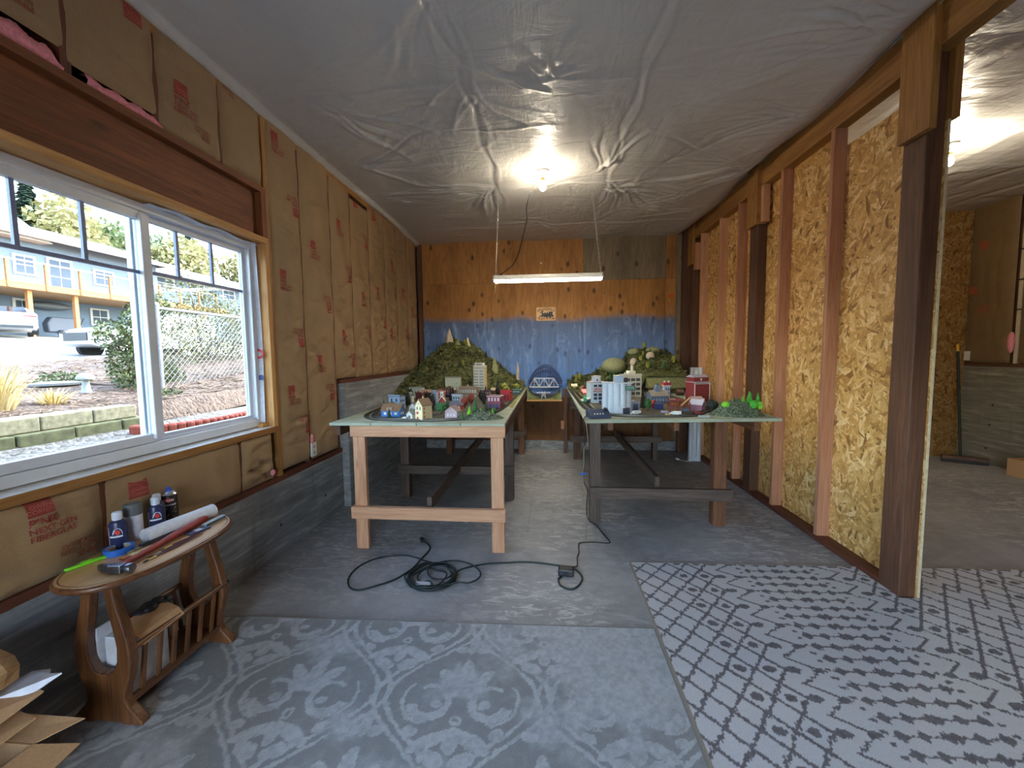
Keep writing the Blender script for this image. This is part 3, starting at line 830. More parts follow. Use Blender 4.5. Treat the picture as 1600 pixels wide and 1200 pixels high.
# ------------------------------------------------------------------ window: white two-sash slider with grids
w1 = sroot('window_1', 'white vinyl sliding window with dark grille bars in its upper panes')
FX0, FX1 = -2.10, -2.03
fb = VINYL
for (nm_, a) in (('frame_rail', (FX0, WY0, WZ0, FX1, WY1 - .012, WZ0 + .05)), ('frame_rail', (FX0, WY0, WZ1 - .045, FX1, WY1 - .012, WZ1 - .005)),
                 ('frame_stile', (FX0, WY1 - .05, WZ0 + .05, FX1, WY1 - .012, WZ1 - .045)), ('frame_stile', (FX0, WY0, WZ0 + .05, FX1, WY0 + .04, WZ1 - .045))):
    MB().box(*a).build(nm_, fb, w1, bevel=.004)
MB().box(-2.055, WY0, WZ0 + .05, -2.045, WY1 - .05, WZ0 + .062).build('track', fb, w1)
def sash(y0, y1, x0, x1, z0, z1, st, nbar):
    for (nm_, a) in (('sash_rail', (x0, y0, z0, x1, y1, z0 + st)), ('sash_rail', (x0, y0, z1 - st, x1, y1, z1)), ('sash_stile', (x0, y0, z0 + st, x1, y0 + st, z1 - st)), ('sash_stile', (x0, y1 - st, z0 + st, x1, y1, z1 - st))):
        MB().box(*a).build(nm_, fb, w1, bevel=.003)
    xm = (x0 + x1) / 2
    MB().box(xm - .004, y0 + st, z0 + st, xm + .004, y1 - st, z1 - st).build('pane', GLASS, w1)
    GR = plain('grille_bar', S(120, 132, 168), .4)
    zb = z1 - st - .26
    MB().box(xm - .007, y0 + st, zb - .008, xm + .007, y1 - st, zb + .008).build('grille_bar', GR, w1)
    for i in range(1, nbar + 1):
        y = y0 + st + (y1 - y0 - 2 * st) * i / (nbar + 1)
        MB().box(xm - .007, y - .008, zb + .008, xm + .007, y + .008, z1 - st).build('grille_bar', GR, w1)
sash(WY0 + .03, 1.915, -2.062, -2.028, WZ0 + .055, WZ1 - .05, .042, 2)
sash(1.865, WY1 - .045, -2.098, -2.066, WZ0 + .05, WZ1 - .045, .03, 2)
MB().box(-2.03, 1.87, WZ0 + .07, -2.012, 1.915, WZ1 - .06).build('pull_rail', fb, w1, bevel=.004)

w2 = sroot('window_2', 'unseen window added behind the viewer for daylight from the side')
for a in ((FX0, W2[0], WZ0, FX1, W2[1], WZ0 + .05), (FX0, W2[0], WZ1 - .05, FX1, W2[1], WZ1), (FX0, W2[0], WZ0 + .05, FX1, W2[0] + .05, WZ1 - .05), (FX0, W2[1] - .05, WZ0 + .05, FX1, W2[1], WZ1 - .05), (FX0, -1.13, WZ0 + .05, FX1, -1.07, WZ1 - .05)):
    MB().box(*a).build('frame_rail', fb, w2)
for a, b in ((W2[0] + .05, -1.13), (-1.07, W2[1] - .05)): MB().box(-2.07, a, WZ0 + .05, -2.062, b, WZ1 - .05).build('pane', GLASS, w2)
SO = lambda r, g, b: S(r, g, b, .5)          # daylight albedos
# ------------------------------------------------------------------ outdoors beyond the window
def terr(X):
    return np.interp(-np.asarray(X, float), [2.1, 4.25, 4.4, 6, 7, 10, 16.5, 27, 33, 46, 80], [.5, .70, .95, 1.06, 1.2, 1.21, 1.46, 2.58, 3.0, 3.6, 5.0])
def mk_speckle(name, cols, scale, bmp=.6, ax=(1, 1, 1)):
    m_, nt, bs = nm(name)
    vo = voro(nt, coords(nt, ax, False), scale)
    s_ = N(nt, 'SeparateColor'); nt.links.new(vo.outputs['Color'], s_.inputs[0])
    n_ = len(cols)
    r = ramp(nt, [(i / (n_ - 1), c) for i, c in enumerate(cols)]); nt.links.new(s_.outputs[0], r.inputs[0])
    nt.links.new(r.outputs[0], bs.inputs['Base Color']); bs.inputs['Roughness'].default_value = .9
    bump(nt, bs, mth(nt, 'SUBTRACT', 1.0, vo.outputs['Distance']), bmp, .02)
    return m_
GRAVEL = mk_speckle('gravel', [SO(96, 92, 84), SO(150, 146, 138), SO(186, 182, 176), SO(120, 112, 98)], 45)
MULCH = mk_speckle('mulch', [SO(70, 52, 42), SO(126, 100, 82), SO(156, 132, 112), SO(92, 72, 60)], 26, .8, (1, 1.8, 1))
DRIVE = plain('pale_driveway', SO(196, 190, 182), .9, var=.08, scale=3)
LAWN = mk_speckle('dry_lawn', [SO(150, 134, 92), SO(176, 160, 110), SO(120, 116, 70)], 8, .6)
g0 = MB().box(-120, -60, -.5, 60, 90, -.14).build('ground', LAWN); struct(g0, 'ground around the garage')
apr = MB().box(-2.0, -14, -.14, 9, YF - .12, -.02).build('pavement', DRIVE); struct(apr)
def strip(name, x0, x1, y0, y1, mt, nx, ny, dz=0, hump=0):
    X_, Y_ = np.meshgrid(np.linspace(x0, x1, nx), np.linspace(y0, y1, ny), indexing='ij')
    Z_ = terr(X_) + dz
    if hump:
        Z_ = Z_ + .10 * np.clip(Y_ - 4.7, 0, 3) * np.clip((-4.0 - X_) / .8, 0, 1) + hump * np.sin(X_ * 5) * np.sin(Y_ * 4.3)
    return struct(grid_mesh(name, X_, Y_, Z_, mt, flip=True))
strip('ground_gravel', -2.1, -4.28, -4, 12, GRAVEL, 20, 90)
strip('ground_mulch', -4.28, -9.6, -4, 30, MULCH, 40, 160, 0, .012)
strip('driveway', -9.6, -31, -15, 60, DRIVE, 40, 60, .0)
strip('ground_lawn', -31, -80, -15, 90, LAWN, 20, 40)
# scattered bark and sticks on the mulch
mb = MB(); rr = random.Random(11)
for i in range(1500):
    x, y = -4.5 - 4.5 * rr.random() ** 1.6, 2.6 + 5 * rr.random()
    z = float(terr(x)) + .10 * max(0, min(y - 4.7, 3)) * min(1, (-4.0 - x) / .8) + .008
    a = rr.uniform(0, PI); l = rr.uniform(.02, .08)
    d = Vector((math.cos(a) * l, math.sin(a) * l, rr.uniform(-.012, .012)))
    mb.beam(Vector((x, y, z)) - d, Vector((x, y, z)) + d, rr.uniform(.006, .02), .006)
tag(mb.build('bark_chips', plain('bark_chip', SO(150, 124, 102), .9, var=.5, scale=20)), 'loose bark chips strewn over the mulch bed outside', 'mulch', kind='stuff')
# retaining wall of blocks
BLOCK = plain('split_block', SO(186, 180, 150), .95, var=.35, scale=18, bmp=1.0)
BLOCK_SHADE = plain('shaded_block', SO(132, 134, 96), .95, var=.35, scale=14, bmp=1.0)  # greenish shade on the lower row, put into the block colour
rwl = thing('retaining_wall', 'low retaining wall of pale split concrete blocks outside the window', 'wall', (-4.35, 3.0, .70))
for row, (x, z, mt) in enumerate(((-4.24, .70, BLOCK_SHADE), (-4.30, .832, BLOCK))):
    y = 1.2 + row * .2
    while y < 3.75:
        w = .392
        b = MB().box(x - .22, y, z, x + rr.uniform(-.006, .006), y + w, z + .13)
        b.build('block', mt, rwl, world=True, bevel=.012)
        y += .402
# red scalloped edging bricks
RED = plain('red_edging', SO(196, 96, 72), .85, var=.2, scale=20, bmp=.5)
ed = thing('brick_edging', 'curved row of scalloped red edging bricks around the mulch bed', 'edging', (-4.0, 3.6, .72))
path = [(-4.12, 3.62), (-3.98, 3.76), (-3.9, 4.0), (-3.86, 4.25), (-3.85, 4.5), (-3.88, 4.8), (-3.95, 5.1), (-4.05, 5.4)]
pts = []
for (a, b) in zip(path[:-1], path[1:]):
    n_ = max(1, round(math.dist(a, b) / .085))
    pts += [(a[0] + (b[0] - a[0]) * i / n_, a[1] + (b[1] - a[1]) * i / n_) for i in range(n_)]
br = None
for i, p in enumerate(pts[:-1]):
    q = pts[i + 1]; an = math.atan2(q[1] - p[1], q[0] - p[0])
    if br is None:
        br = MB().lathe([(.03, 0), (.048, .01), (.048, .085), (.04, .10), (.02, .108)], 10).build('edging_brick', RED, ed)
        o = br
    else:
        o = br.copy(); COL.objects.link(o); o.parent = ed
    o.location = (p[0] + 4.0, p[1] - 3.6, float(terr(p[0])) - .72 - .02); o.rotation_euler = (0, 0, an)
# mushroom ornament
mu = thing('mushroom_ornament', 'pale concrete mushroom ornament standing in the mulch bed', 'ornament', (-5.5, 4.30, 1.045))
CONW = plain('painted_concrete', SO(196, 204, 204), .8)
MB().lathe([(.05, 0), (.042, .03), (.034, .1), (.036, .16)], 12).build('stem', CONW, mu, smooth=40)
MB().lathe([(.03, .15), (.08, .155), (.085, .175), (.07, .205), (.035, .228), (.001, .235)], 14).build('cap', CONW, mu, smooth=60)
# flat pale stone
tag(MB().lathe([(.02, 0), (.16, .01), (.17, .04), (.1, .06), (.01, .062)], 9, Matrix.Diagonal((1, 1.6, 1, 1)), (-6.3, 4.6, 1.1)).build('stone', CONW), 'flat pale stone lying behind the mushroom ornament', 'stone')

def leaves(n, c, rad, size, seed, shell=.5, squash=1.0):
    r_ = random.Random(seed); V = []; F = []
    for i in range(n):
        while True:
            p = Vector((r_.uniform(-1, 1), r_.uniform(-1, 1), r_.uniform(-1, 1)))
            if shell * r_.random() < p.length < 1: break
        lump = 1 + .22 * mnoise.noise(p * 2.2 + Vector((seed, 0, 0)))
        p = Vector((c[0] + p.x * rad[0] * lump, c[1] + p.y * rad[1] * lump, c[2] + p.z * rad[2] * lump))
        a = Vector((r_.gauss(0, 1), r_.gauss(0, 1), r_.gauss(0, 1))).normalized() * size * r_.uniform(.6, 1.3)
        b = a.orthogonal().normalized() * size * .5 * r_.uniform(.6, 1.2)
        k = len(V); V += [p - a, p + b, p + a, p - b]; F.append((k, k + 1, k + 2, k + 3))
    return MB().add(V, F)
def leafmat(name, c1, c2, sc=3):
    m_, nt, bs = nm(name)
    n_ = noise(nt, coords(nt, (1, 1, 1)), sc, 5, .7)
    r = ramp(nt, [(.35, c1), (.65, c2)]); nt.links.new(n_, r.inputs[0]); nt.links.new(r.outputs[0], bs.inputs['Base Color'])
    bs.inputs['Roughness'].default_value = .7
    return m_
SHRUB = leafmat('shrub_leaf', SO(64, 84, 46), SO(148, 156, 92), 5)
SHRUB2 = leafmat('golden_shrub_leaf', SO(70, 86, 44), SO(164, 152, 90), 3)
STRAW = plain('straw', S(214, 196, 146), .9, var=.25)
TREEG = leafmat('tree_leaf', SO(96, 128, 84), SO(168, 176, 110), .8)
TREEY = leafmat('pale_tree_leaf', SO(176, 170, 100), SO(214, 198, 140), .8)
FIRG = leafmat('fir_needle', SO(58, 92, 76), SO(104, 140, 110), .8)
BARK = plain('bark', SO(110, 88, 70), .9, var=.3, bmp=.8)
def bush(name, label, loc, blobs, mt, n, size, seed, cat='shrub'):
    t = thing(name, label, cat, loc)
    mb = MB()
    for i, (dx, dy, dz, rx, ry, rz) in enumerate(blobs):
        l = leaves(int(n * rx * ry * rz / sum(b[3] * b[4] * b[5] for b in blobs)) + 20, (dx, dy, dz), (rx, ry, rz), size, seed + i, .7)
        mb.add(l.v, l.f)
    mb.build('foliage', mt, t)
    st = MB()
    for (dx, dy, dz, rx, ry, rz) in blobs:
        st.tube([(0, 0, 0), (dx * .4, dy * .4, dz * .5), (dx, dy, dz)], [.03, .02, .008], 5)
    st.build('stem', BARK, t)
    return t
bush('juniper_shrub', 'wispy green shrub between the mulch bed and the parked vehicle', (-5.6, 5.0, 1.0), [(0, 0, .35, .25, .35, .4), (.0, .1, .85, .2, .26, .4), (0, .25, 1.15, .2, .22, .25), (0, -.28, .75, .15, .2, .2), (-.8, -.25, .16, .2, .3, .12), (0, .3, .2, .25, .35, .22)], SHRUB, 5200, .028, 21)
bush('shrub', 'large green and gold shrub behind the chain link fence', (-6.6, 7.2, 1.05), [(0, -.7, .6, .5, .7, .7), (0, .2, .8, .5, .8, .85), (0, 1.0, .7, .5, .8, .7), (0, -.2, 1.5, .35, .6, .4), (0, .9, 1.35, .35, .5, .35), (0, 2.0, .7, .5, .9, .8)], SHRUB2, 9000, .03, 22)
bush('low_weed', 'small grey green weed at the foot of the fence', (-4.75, 4.62, .94), [(0, 0, .05, .1, .14, .07)], SHRUB, 260, .018, 23, 'plant')
def grass_clump(name, label, loc, n, h, r, seed):
    r_ = random.Random(seed); mb = MB()
    for i in range(n):
        a = r_.uniform(0, 6.28); d = r * r_.random(); hh = h * r_.uniform(.5, 1)
        p = Vector((math.cos(a) * d * .5, math.sin(a) * d * .5, 0)); e = Vector((math.cos(a) * d * 2, math.sin(a) * d * 2, hh))
        mid = p.lerp(e, .5) + Vector((0, 0, hh * .18)); w = Vector((-math.sin(a), math.cos(a), 0)) * .004
        mb.add([p - w, p + w, mid + w, mid - w, e], [(0, 1, 2, 3), (3, 2, 4)])
    return tag(mb.build(name, STRAW, None), label, 'grass')
o = grass_clump('straw_grass', 'clump of dry straw coloured grass beside the block wall', None, 420, .55, .17, 5); o.location = (-4.9, 3.12, .93)
o = grass_clump('straw_grass', 'low dry grass tuft between the straw clump and the shrub', None, 200, .2, .14, 6); o.location = (-5.0, 3.6, .96)
# chain link fence
fe = thing('chain_link_fence', 'galvanised chain link fence with round posts beyond the mulch bed', 'fence', (-5.2, 4.88, .8))
GALV = plain('galvanised', SO(190, 194, 196), .6, .2)
fy0, fy1, ft = 4.96, 8.3, 2.115
fbz = lambda y: .83 + .235 * (y - 4.9) if y < 6.4 else 1.18
for y in (4.84, 4.96, 7.4):
    MB().cyl((-5.2, y, fbz(y) - .3), (-5.2, y, ft + .04), .028, n=10).build('post', GALV, fe, world=True, smooth=40)
    MB().lathe([(.032, 0), (.03, .03), (.01, .045)], 10, None, (-5.2, y, ft + .03)).build('post_cap', GALV, fe, world=True, smooth=40)
MB().cyl((-5.2, fy0, ft), (-5.2, fy1, ft), .02, n=8).build('top_rail', GALV, fe, world=True, smooth=40)
for z in (1.0, 1.45, 1.95): MB().cyl((-5.2, 4.84, z), (-5.2, 4.98, z), .012, n=6).build('hinge_band', GALV, fe, world=True)
mb = MB(); st = .082
k = 0
y = fy0 - 1.4
while y < fy1:
    for sgn in (1, -1):
        # diagonal wire clipped to the panel
        P = []
        for i in range(0, 60):
            yy_ = y + i * .03 if sgn > 0 else y + 1.4 - i * .03
            zz_ = .75 + i * .03 * 1.02
            if fy0 <= yy_ <= fy1 and fbz(yy_) <= zz_ <= ft: P.append((-5.2 + .004 * sgn, yy_, zz_))
        if len(P) > 1: mb.tube([P[0], P[-1]], .0034, 4, caps=False)
    y += st; k += 1
mb.build('wire_mesh', GALV, fe, world=True, kind='stuff', label='diamond wire mesh')

# parked vehicles
CARW = plain('white_car_paint', SO(232, 234, 238), .25, var=.02, coat=.6)
CARG = plain('car_glass', SO(36, 42, 54), .08)
TYRE = plain('tyre', SO(30, 30, 32), .8)
def loft_car(name, label, loc, rz, secs, wheels, extra):
    t = thing(name, label, 'car', loc, rz)
    V = []; F = []; n = 10
    for (x, zb, zbelt, ztop, wb_, wt) in secs:
        V += [(x, -wb_ * .9, zb), (x, -wb_, zb + .15), (x, -wb_ * 1.0, zbelt), (x, -wt, ztop - .05), (x, -wt * .8, ztop), (x, wt * .8, ztop), (x, wt, ztop - .05), (x, wb_, zbelt), (x, wb_, zb + .15), (x, wb_ * .9, zb)]
    for i in range(len(secs) - 1):
        for j in range(n):
            F.append((i * n + j, (i + 1) * n + j, (i + 1) * n + (j + 1) % n, i * n + (j + 1) % n))
    F.append(tuple(range(n))); F.append(tuple(range((len(secs) - 1) * n, len(secs) * n))[::-1])
    MB().add(V, F).build('body', CARW, t, smooth=45)
    for (x, r) in wheels:
        for s in (-1, 1):
            w = MB().cyl((x, s * .72, r), (x, s * .92, r), r, n=20).build('wheel', TYRE, t, smooth=40)
            MB().cyl((x, s * .915, r), (x, s * .93, r), r * .6, n=16).build('hub', GREYM, w, smooth=40)
    for nm_, mb_, mt in extra: mb_.build(nm_, mt, t, smooth=40)
    return t
RLIT = plain('tail_light', SO(190, 60, 66), .2)
secs = [(-2.2, .42, .78, .80, .78, .7), (-2.12, .28, .98, 1.02, .88, .74), (-1.75, .2, 1.02, 1.08, .92, .74), (-.95, .2, 1.0, 1.42, .93, .64), (0, .2, .98, 1.47, .93, .62), (.75, .2, .96, 1.36, .93, .62), (1.25, .2, .94, 1.02, .92, .74), (2.0, .24, .78, .82, .88, .74), (2.25, .35, .62, .64, .75, .6)]
ex = [('rear_window', MB().add([(-1.70, -.6, 1.10), (-1.70, .6, 1.10), (-1.0, .55, 1.425), (-1.0, -.55, 1.425)], [(0, 1, 2, 3)]), CARG),
      ('side_window', MB().add([(-1.3, -.83, 1.06), (1.0, -.83, 1.03), (.7, -.68, 1.33), (-.9, -.68, 1.38)], [(0, 1, 2, 3)]), CARG),
      ('side_window', MB().add([(-1.3, .83, 1.06), (1.0, .83, 1.03), (.7, .68, 1.33), (-.9, .68, 1.38)], [(3, 2, 1, 0)]), CARG),
      ('bumper_trim', MB().box(-2.23, -.72, .3, -2.1, .72, .44), BLACK),
      ('tail_light', MB().box(-2.17, -.86, .84, -2.08, -.42, .94), RLIT), ('tail_light', MB().box(-2.17, .42, .84, -2.08, .86, .94), RLIT)]
loft_car('sedan', 'white sedan seen from behind, parked under the neighbouring deck', (-28.0, 18.6, 2.72), PI - .55, secs, ((-1.4, .33), (1.4, .33)), ex)
secs2 = [(-2.3, .5, 1.1, 1.7, .9, .75), (-1.0, .35, 1.12, 1.85, .97, .78), (.2, .35, 1.12, 1.82, .97, .78), (.75, .35, 1.12, 1.25, .97, .85), (1.9, .38, 1.08, 1.14, .97, .85), (2.25, .42, 1.0, 1.05, .93, .8), (2.42, .5, .9, .92, .85, .7)]
ex2 = [('grille', MB().box(2.35, -.6, .62, 2.46, .6, .92), BLACK), ('windscreen', MB().add([(.78, -.72, 1.24), (.78, .72, 1.24), (.25, .68, 1.76), (.25, -.68, 1.76)], [(0, 1, 2, 3)]), CARG),
       ('head_light', MB().box(2.2, -.94, .78, 2.4, -.62, .98), CARG), ('head_light', MB().box(2.2, .62, .78, 2.4, .94, .98), CARG),
       ('side_window', MB().add([(-2.0, -.90, 1.2), (.5, -.90, 1.18), (.2, -.81, 1.7), (-1.9, -.81, 1.7)], [(0, 1, 2, 3)]), CARG)]
loft_car('pickup_truck', 'white truck with black grille half hidden behind the wispy shrub', (-16.9, 15.7, 1.5), -1.72, secs2, ((-1.5, .4), (1.55, .4)), ex2)

# neighbouring house with deck
HW = plain('grey_blue_siding', SO(128, 148, 172), .8, var=.05)
HT = plain('white_house_trim', SO(236, 236, 232), .6)
RF = plain('pale_roof', SO(186, 186, 188), .9, var=.08, scale=4)
DK = plain('cedar_deck', SO(222, 150, 88), .8, var=.15)
HG = plain('dark_house_glass', SO(96, 112, 130), .7, spec=.1)
ho = thing('house', 'grey blue house with timber deck across the driveway', 'house', (-33, 24, 3.0))
MB().box(-43, 8, 2.6, -32.8, 31.5, 5.4).build('lower_wall', HW, ho, world=True)
MB().box(-43, 8, 5.4, -32.8, 31.5, 9.3).build('upper_wall', HW, ho, world=True)
MB().box(-45, 31.5, 2.6, -35, 50, 9.0).build('wing_wall', HW, ho, world=True)
MB().add([(-31.6, 7, 9.2), (-31.6, 32.3, 9.2), (-37.8, 32.3, 11.2), (-37.8, 7, 11.2), (-44, 7, 9.2), (-44, 32.3, 9.2)], [(0, 1, 2, 3), (3, 2, 5, 4), (0, 3, 4), (1, 5, 2)]).build('roof', RF, ho, world=True)
MB().box(-31.7, 7, 9.0, -31.5, 32.3, 9.28).build('gutter', HT, ho, world=True)
MB().add([(-33.6, 31, 8.9), (-33.6, 52, 8.9), (-39, 52, 10.9), (-39, 31, 10.9), (-45, 31, 8.9), (-45, 52, 8.9)], [(0, 1, 2, 3), (3, 2, 5, 4), (0, 3, 4), (1, 5, 2)]).build('roof', RF, ho, world=True)
MB().prism([(19.5, 8.9), (23.8, 8.9), (21.65, 10.4)], -33.0, -31.9, Matrix(((0, 0, 1, 0), (1, 0, 0, 0), (0, 1, 0, 0), (0, 0, 0, 1)))).build('gable', HT, ho, world=True)
def hwin(y0, y1, z0, z1, x=-32.8, bars=2):
    f = MB().box(x, y0 - .12, z0 - .12, x + .06, y1 + .12, z1 + .12).build('window', HT, ho, world=True)
    n_ = bars
    for i in range(n_):
        a = y0 + (y1 - y0) * i / n_ + .03; b = y0 + (y1 - y0) * (i + 1) / n_ - .03
        for (c, d) in ((z0, (z0 + z1) / 2 - .03), ((z0 + z1) / 2 + .03, z1)):
            MB().box(x + .05, a, c, x + .075, b, d).build('pane', HG, f, world=True)
for a in ((22.4, 23.3, 6.9, 7.9), (24.1, 25.3, 5.9, 8.05), (26.8, 28.0, 6.95, 7.85), (29.3, 30.5, 6.95, 7.85), (22.2, 22.85, 4.2, 5.15), (26.4, 27.4, 4.0, 5.0), (19.5, 20.6, 6.9, 7.9)): hwin(*a)
for a in ((33.6, 35.2, 7.9, 8.75), (37, 38.5, 7.9, 8.75), (41, 42.5, 7.9, 8.75)): hwin(*a, x=-35.0)
de = thing('deck', 'raised cedar deck with cable railing on the grey blue house', 'deck', (-30.5, 22, 3.0))
for i in range(16): MB().box(-32.75 + i * .25, 10, 5.62, -32.52 + i * .25, 34, 5.72).build('deck_plank', DK, de, world=True)
MB().box(-28.85, 10, 5.38, -28.78, 34, 5.74).build('fascia', DK, de, world=True)
MB().box(-32.7, 10, 5.36, -28.9, 34, 5.6).build('joists', plain('shaded_joist', SO(190, 150, 110), .8), de, world=True)
y = 12.5
while y < 34:
    MB().box(-28.84, y - .06, 5.4, -28.72, y + .06, 6.9).build('rail_post', DK, de, world=True); y += 1.7
MB().box(-28.86, 10, 6.86, -28.7, 34, 6.94).build('hand_rail', HT, de, world=True)
for k in range(9): MB().box(-28.79, 10, 5.86 + k * .11, -28.77, 34, 5.875 + k * .11).build('cable', plain('dull_cable', SO(120, 126, 134), .9), de, world=True)
for (y, w) in ((20.4, .2), (22.65, .2), (27.5, .2), (16, .2), (32, .2)):
    MB().box(-29.3, y - w / 2, 2.7, -29.1, y + w / 2, 5.4).build('support_post', DK, de, world=True)
tag(MB().lathe([(.01, -1.25), (.18, -.9), (.27, -.3), (.27, .3), (.18, .9), (.01, 1.25)], 12, Matrix.Rotation(-PI / 2, 4, 'X'), (-32.4, 23.7, 4.93)).build('kayak', plain('kayak_grey', SO(104, 112, 122), .5), None, smooth=60), 'grey kayak hung on the wall under the deck', 'kayak')
wb_ = thing('wheelbarrow', 'dark wheelbarrow tipped up against the wall under the deck', 'wheelbarrow', (-31.0, 23.1, 2.9))
MB().prism([(-.8, .25), (.75, .2), (.85, .95), (.6, 1.2), (-.6, 1.2), (-.85, .8)], -.15, .3, Matrix(((0, 0, 1, 0), (1, 0, 0, 0), (0, 1, 0, 0), (0, 0, 0, 1)))).build('tray', plain('tray_grey', SO(92, 98, 112), .6), wb_, bevel=.08)
MB().tube([(0.2, .5, .15), (.25, .9, .7), (.2, 1.2, 1.25), (.2, .8, 1.2)], .03, 6).build('handle', BLACK, wb_)
MB().cyl((.3, -.2, .2), (.45, -.2, .2), .2, n=14).build('wheel', TYRE, wb_)
# trees behind the house
def tree(name, label, loc, h, r, mt, n, conif, seed, size=.3):
    t = thing(name, label, 'tree', loc); rr_ = random.Random(seed)
    MB().tube([(0, 0, 0), (.1, .1, h * .5), (0, 0, h * .92)], [h * .02, h * .014, h * .004], 6).build('trunk', BARK, t)
    mb = MB()
    if conif:
        for i in range(n):
            u = rr_.random() ** .8; z = h * (.15 + .85 * u); rad = r * (1 - u) * rr_.uniform(.3, 1) + .1; a = rr_.uniform(0, 6.28)
            p = Vector((math.cos(a) * rad, math.sin(a) * rad, z - rad * .3)); d = Vector((math.cos(a), math.sin(a), -.4)) * size; w = Vector((-math.sin(a), math.cos(a), 0)) * size * .5
            mb.add([p - d, p + w, p + d, p - w], [(0, 1, 2, 3)])
    else:
        for i in range(7):
            c = (rr_.uniform(-.5, .5) * r, rr_.uniform(-.5, .5) * r, h * rr_.uniform(.5, .85))
            l = leaves(n // 7, c, (r * .6, r * .6, h * .18), size, seed + i, .6); mb.add(l.v, l.f)
    mb.build('crown', mt, t)
    return t
k = 0
for (x, y, h, r, mt, cf, lb) in ((-50, 35.5, 13.5, 2.6, FIRG, 1, 'dark fir tree rising behind the house, left of the roof pole'), (-48, 38, 12, 3.2, TREEY, 0, 'pale yellow green tree behind the house roof'), (-52, 31, 11, 3, TREEY, 0, 'pale leafy tree at the left edge of the window view'),
                                 (-49, 43, 11.5, 3.4, TREEG, 0, 'broad green tree behind the pale roof beside the window post'), (-47, 50, 12.5, 2.4, FIRG, 1, 'tall dark fir seen through the fixed pane'), (-44, 46, 10, 3, TREEY, 0, 'bare pale tree in the first upper pane of the fixed window'), (-40, 52, 9.5, 2.8, TREEY, 0, 'pale scrubby tree at the far end of the fixed pane'), (-55, 56, 13, 4, TREEG, 0, 'hazy green tree farthest behind the fixed pane'), (-34, 56, 9, 2.2, FIRG, 1, 'small fir beyond the golden shrub')):
    k += 1
    tree('fir_tree' if cf else 'leafy_tree', lb, (x, y, float(terr(x))), h + 2.2, r * 1.25, mt, 2600 if cf else 3600, cf, 40 + k, .34)
po = thing('utility_pole', 'slim pale utility pole rising behind the house roof', 'pole', (-38.4, 30.9, 8.5))
MB().cyl((0, 0, -5), (0, 0, 5.6), .12, .09, 8).build('shaft', HT, po); MB().box(-.05, -1.2, 5.0, .05, 1.2, 5.15).build('crossarm', HT, po)
# ------------------------------------------------------------------ bare bulbs and shop light
def emis(name, c, s):
    m_, nt, bs = nm(name)
    bs.inputs['Base Color'].default_value = (*c, 1)
    bs.inputs['Emission Color'].default_value = (*c, 1); bs.inputs['Emission Strength'].default_value = s
    return m_
BULB = emis('lit_bulb', (1.0, .87, .66), BULB_POWER)
TUBE = emis('lit_tube', (1.0, .93, .8), TUBE_POWER)
PORC = plain('porcelain', S(226, 222, 210), .3)
BULB2 = emis('lit_bulb_next_bay', (1.0, .87, .66), BULB2_POWER)
def keyless(label, loc, bm):
    t = thing('ceiling_lampholder', label, 'lamp', loc)
    MB().lathe([(.058, 0), (.058, -.012), (.05, -.02), (.03, -.032), (.026, -.055), (.02, -.058)], 24).build('holder', PORC, t, smooth=40)
    MB().lathe([(.017, -.058), (.017, -.085)], 14).build('socket_adapter', plain('brass', S(170, 140, 90), .35, .8), t, smooth=40)
    MB().lathe([(.012, -.082), (.016, -.095), (.027, -.118), (.031, -.138), (.027, -.158), (.014, -.170), (.001, -.172)], 14).build('bulb', bm, t, smooth=60)
    return t
k1 = keyless('bare lit bulb in a white porcelain holder above the aisle', (-.038, 3.856, 3.13), BULB)
keyless('bare lit bulb on the ceiling of the next bay', (3.5, 3.95, 3.215), BULB2)
sl = thing('shop_light', 'white fluorescent shop light hung on two chains over the aisle', 'lamp', (0, 4.6, 2.28))
HOUS = plain('white_enamel', S(214, 216, 214), .35)
MB().prism([(-.07, 0), (-.055, .028), (-.035, .035), (-.03, .055), (.03, .055), (.035, .035), (.055, .028), (.07, 0), (.064, 0), (.05, .02), (-.05, .02), (-.064, 0)], -.61, .615, Matrix(((0, 0, 1, 0), (1, 0, 0, 0), (0, 1, 0, 0), (0, 0, 0, 1)))).build('housing', HOUS, sl)
for y in (-.03, .03): MB().cyl((-.59, y, -.006), (.595, y, -.006), .015, n=10).build('tube', TUBE, sl, smooth=40)
for x in (-.605, .61):
    MB().box(x - .008, -.062, -.02, x + .008, .062, .04).build('end_cap', GREYM, sl)
def chain(parent, a, b):
    a, b = Vector(a), Vector(b); ln = (b - a).length; n = int(ln / .026); d = (b - a).normalized()
    V0 = MB(); V0.tube([(math.cos(t) * .007, 0, math.sin(t) * .017 + .0) for t in np.linspace(0, 2 * PI, 11)[:-1]], .0022, 5, True)
    CH = plain('zinc_chain', S(190, 188, 176), .35, .7)
    first = None
    q = Vector((0, 0, 1)).rotation_difference(d)
    for i in range(n):
        if first is None: first = V0.build('chain_link', CH, parent); o = first
        else: o = first.copy(); COL.objects.link(o); o.parent = parent
        o.location = a + d * (i + .5) * ln / n
        o.rotation_euler = (q @ Matrix.Rotation(PI / 2 * (i % 2), 4, 'Z').to_quaternion()).to_euler()
chain(sl, (-.585, 0, .05), (-.545, 0, .845)); chain(sl, (.595, 0, .05), (.505, 0, .86))
MB().tube([(-.585, -.05, 0), (-.587, -.055, -.05), (-.58, -.055, -.09), (-.572, -.055, -.06), (-.575, -.05, 0)], .0025, 5).build('pull_cord', plain('cream_cord', S(222, 206, 150), .7), sl)
MB().tube([(-.587, -.055, -.02), (-.588, -.055, -.14)], .002, 5).build('pull_cord', plain('cream_cord', S(222, 206, 150), .7), sl)
c0 = Vector((-.06, 3.86, 3.06)); c3 = Vector((-.56, 4.6, 2.335))
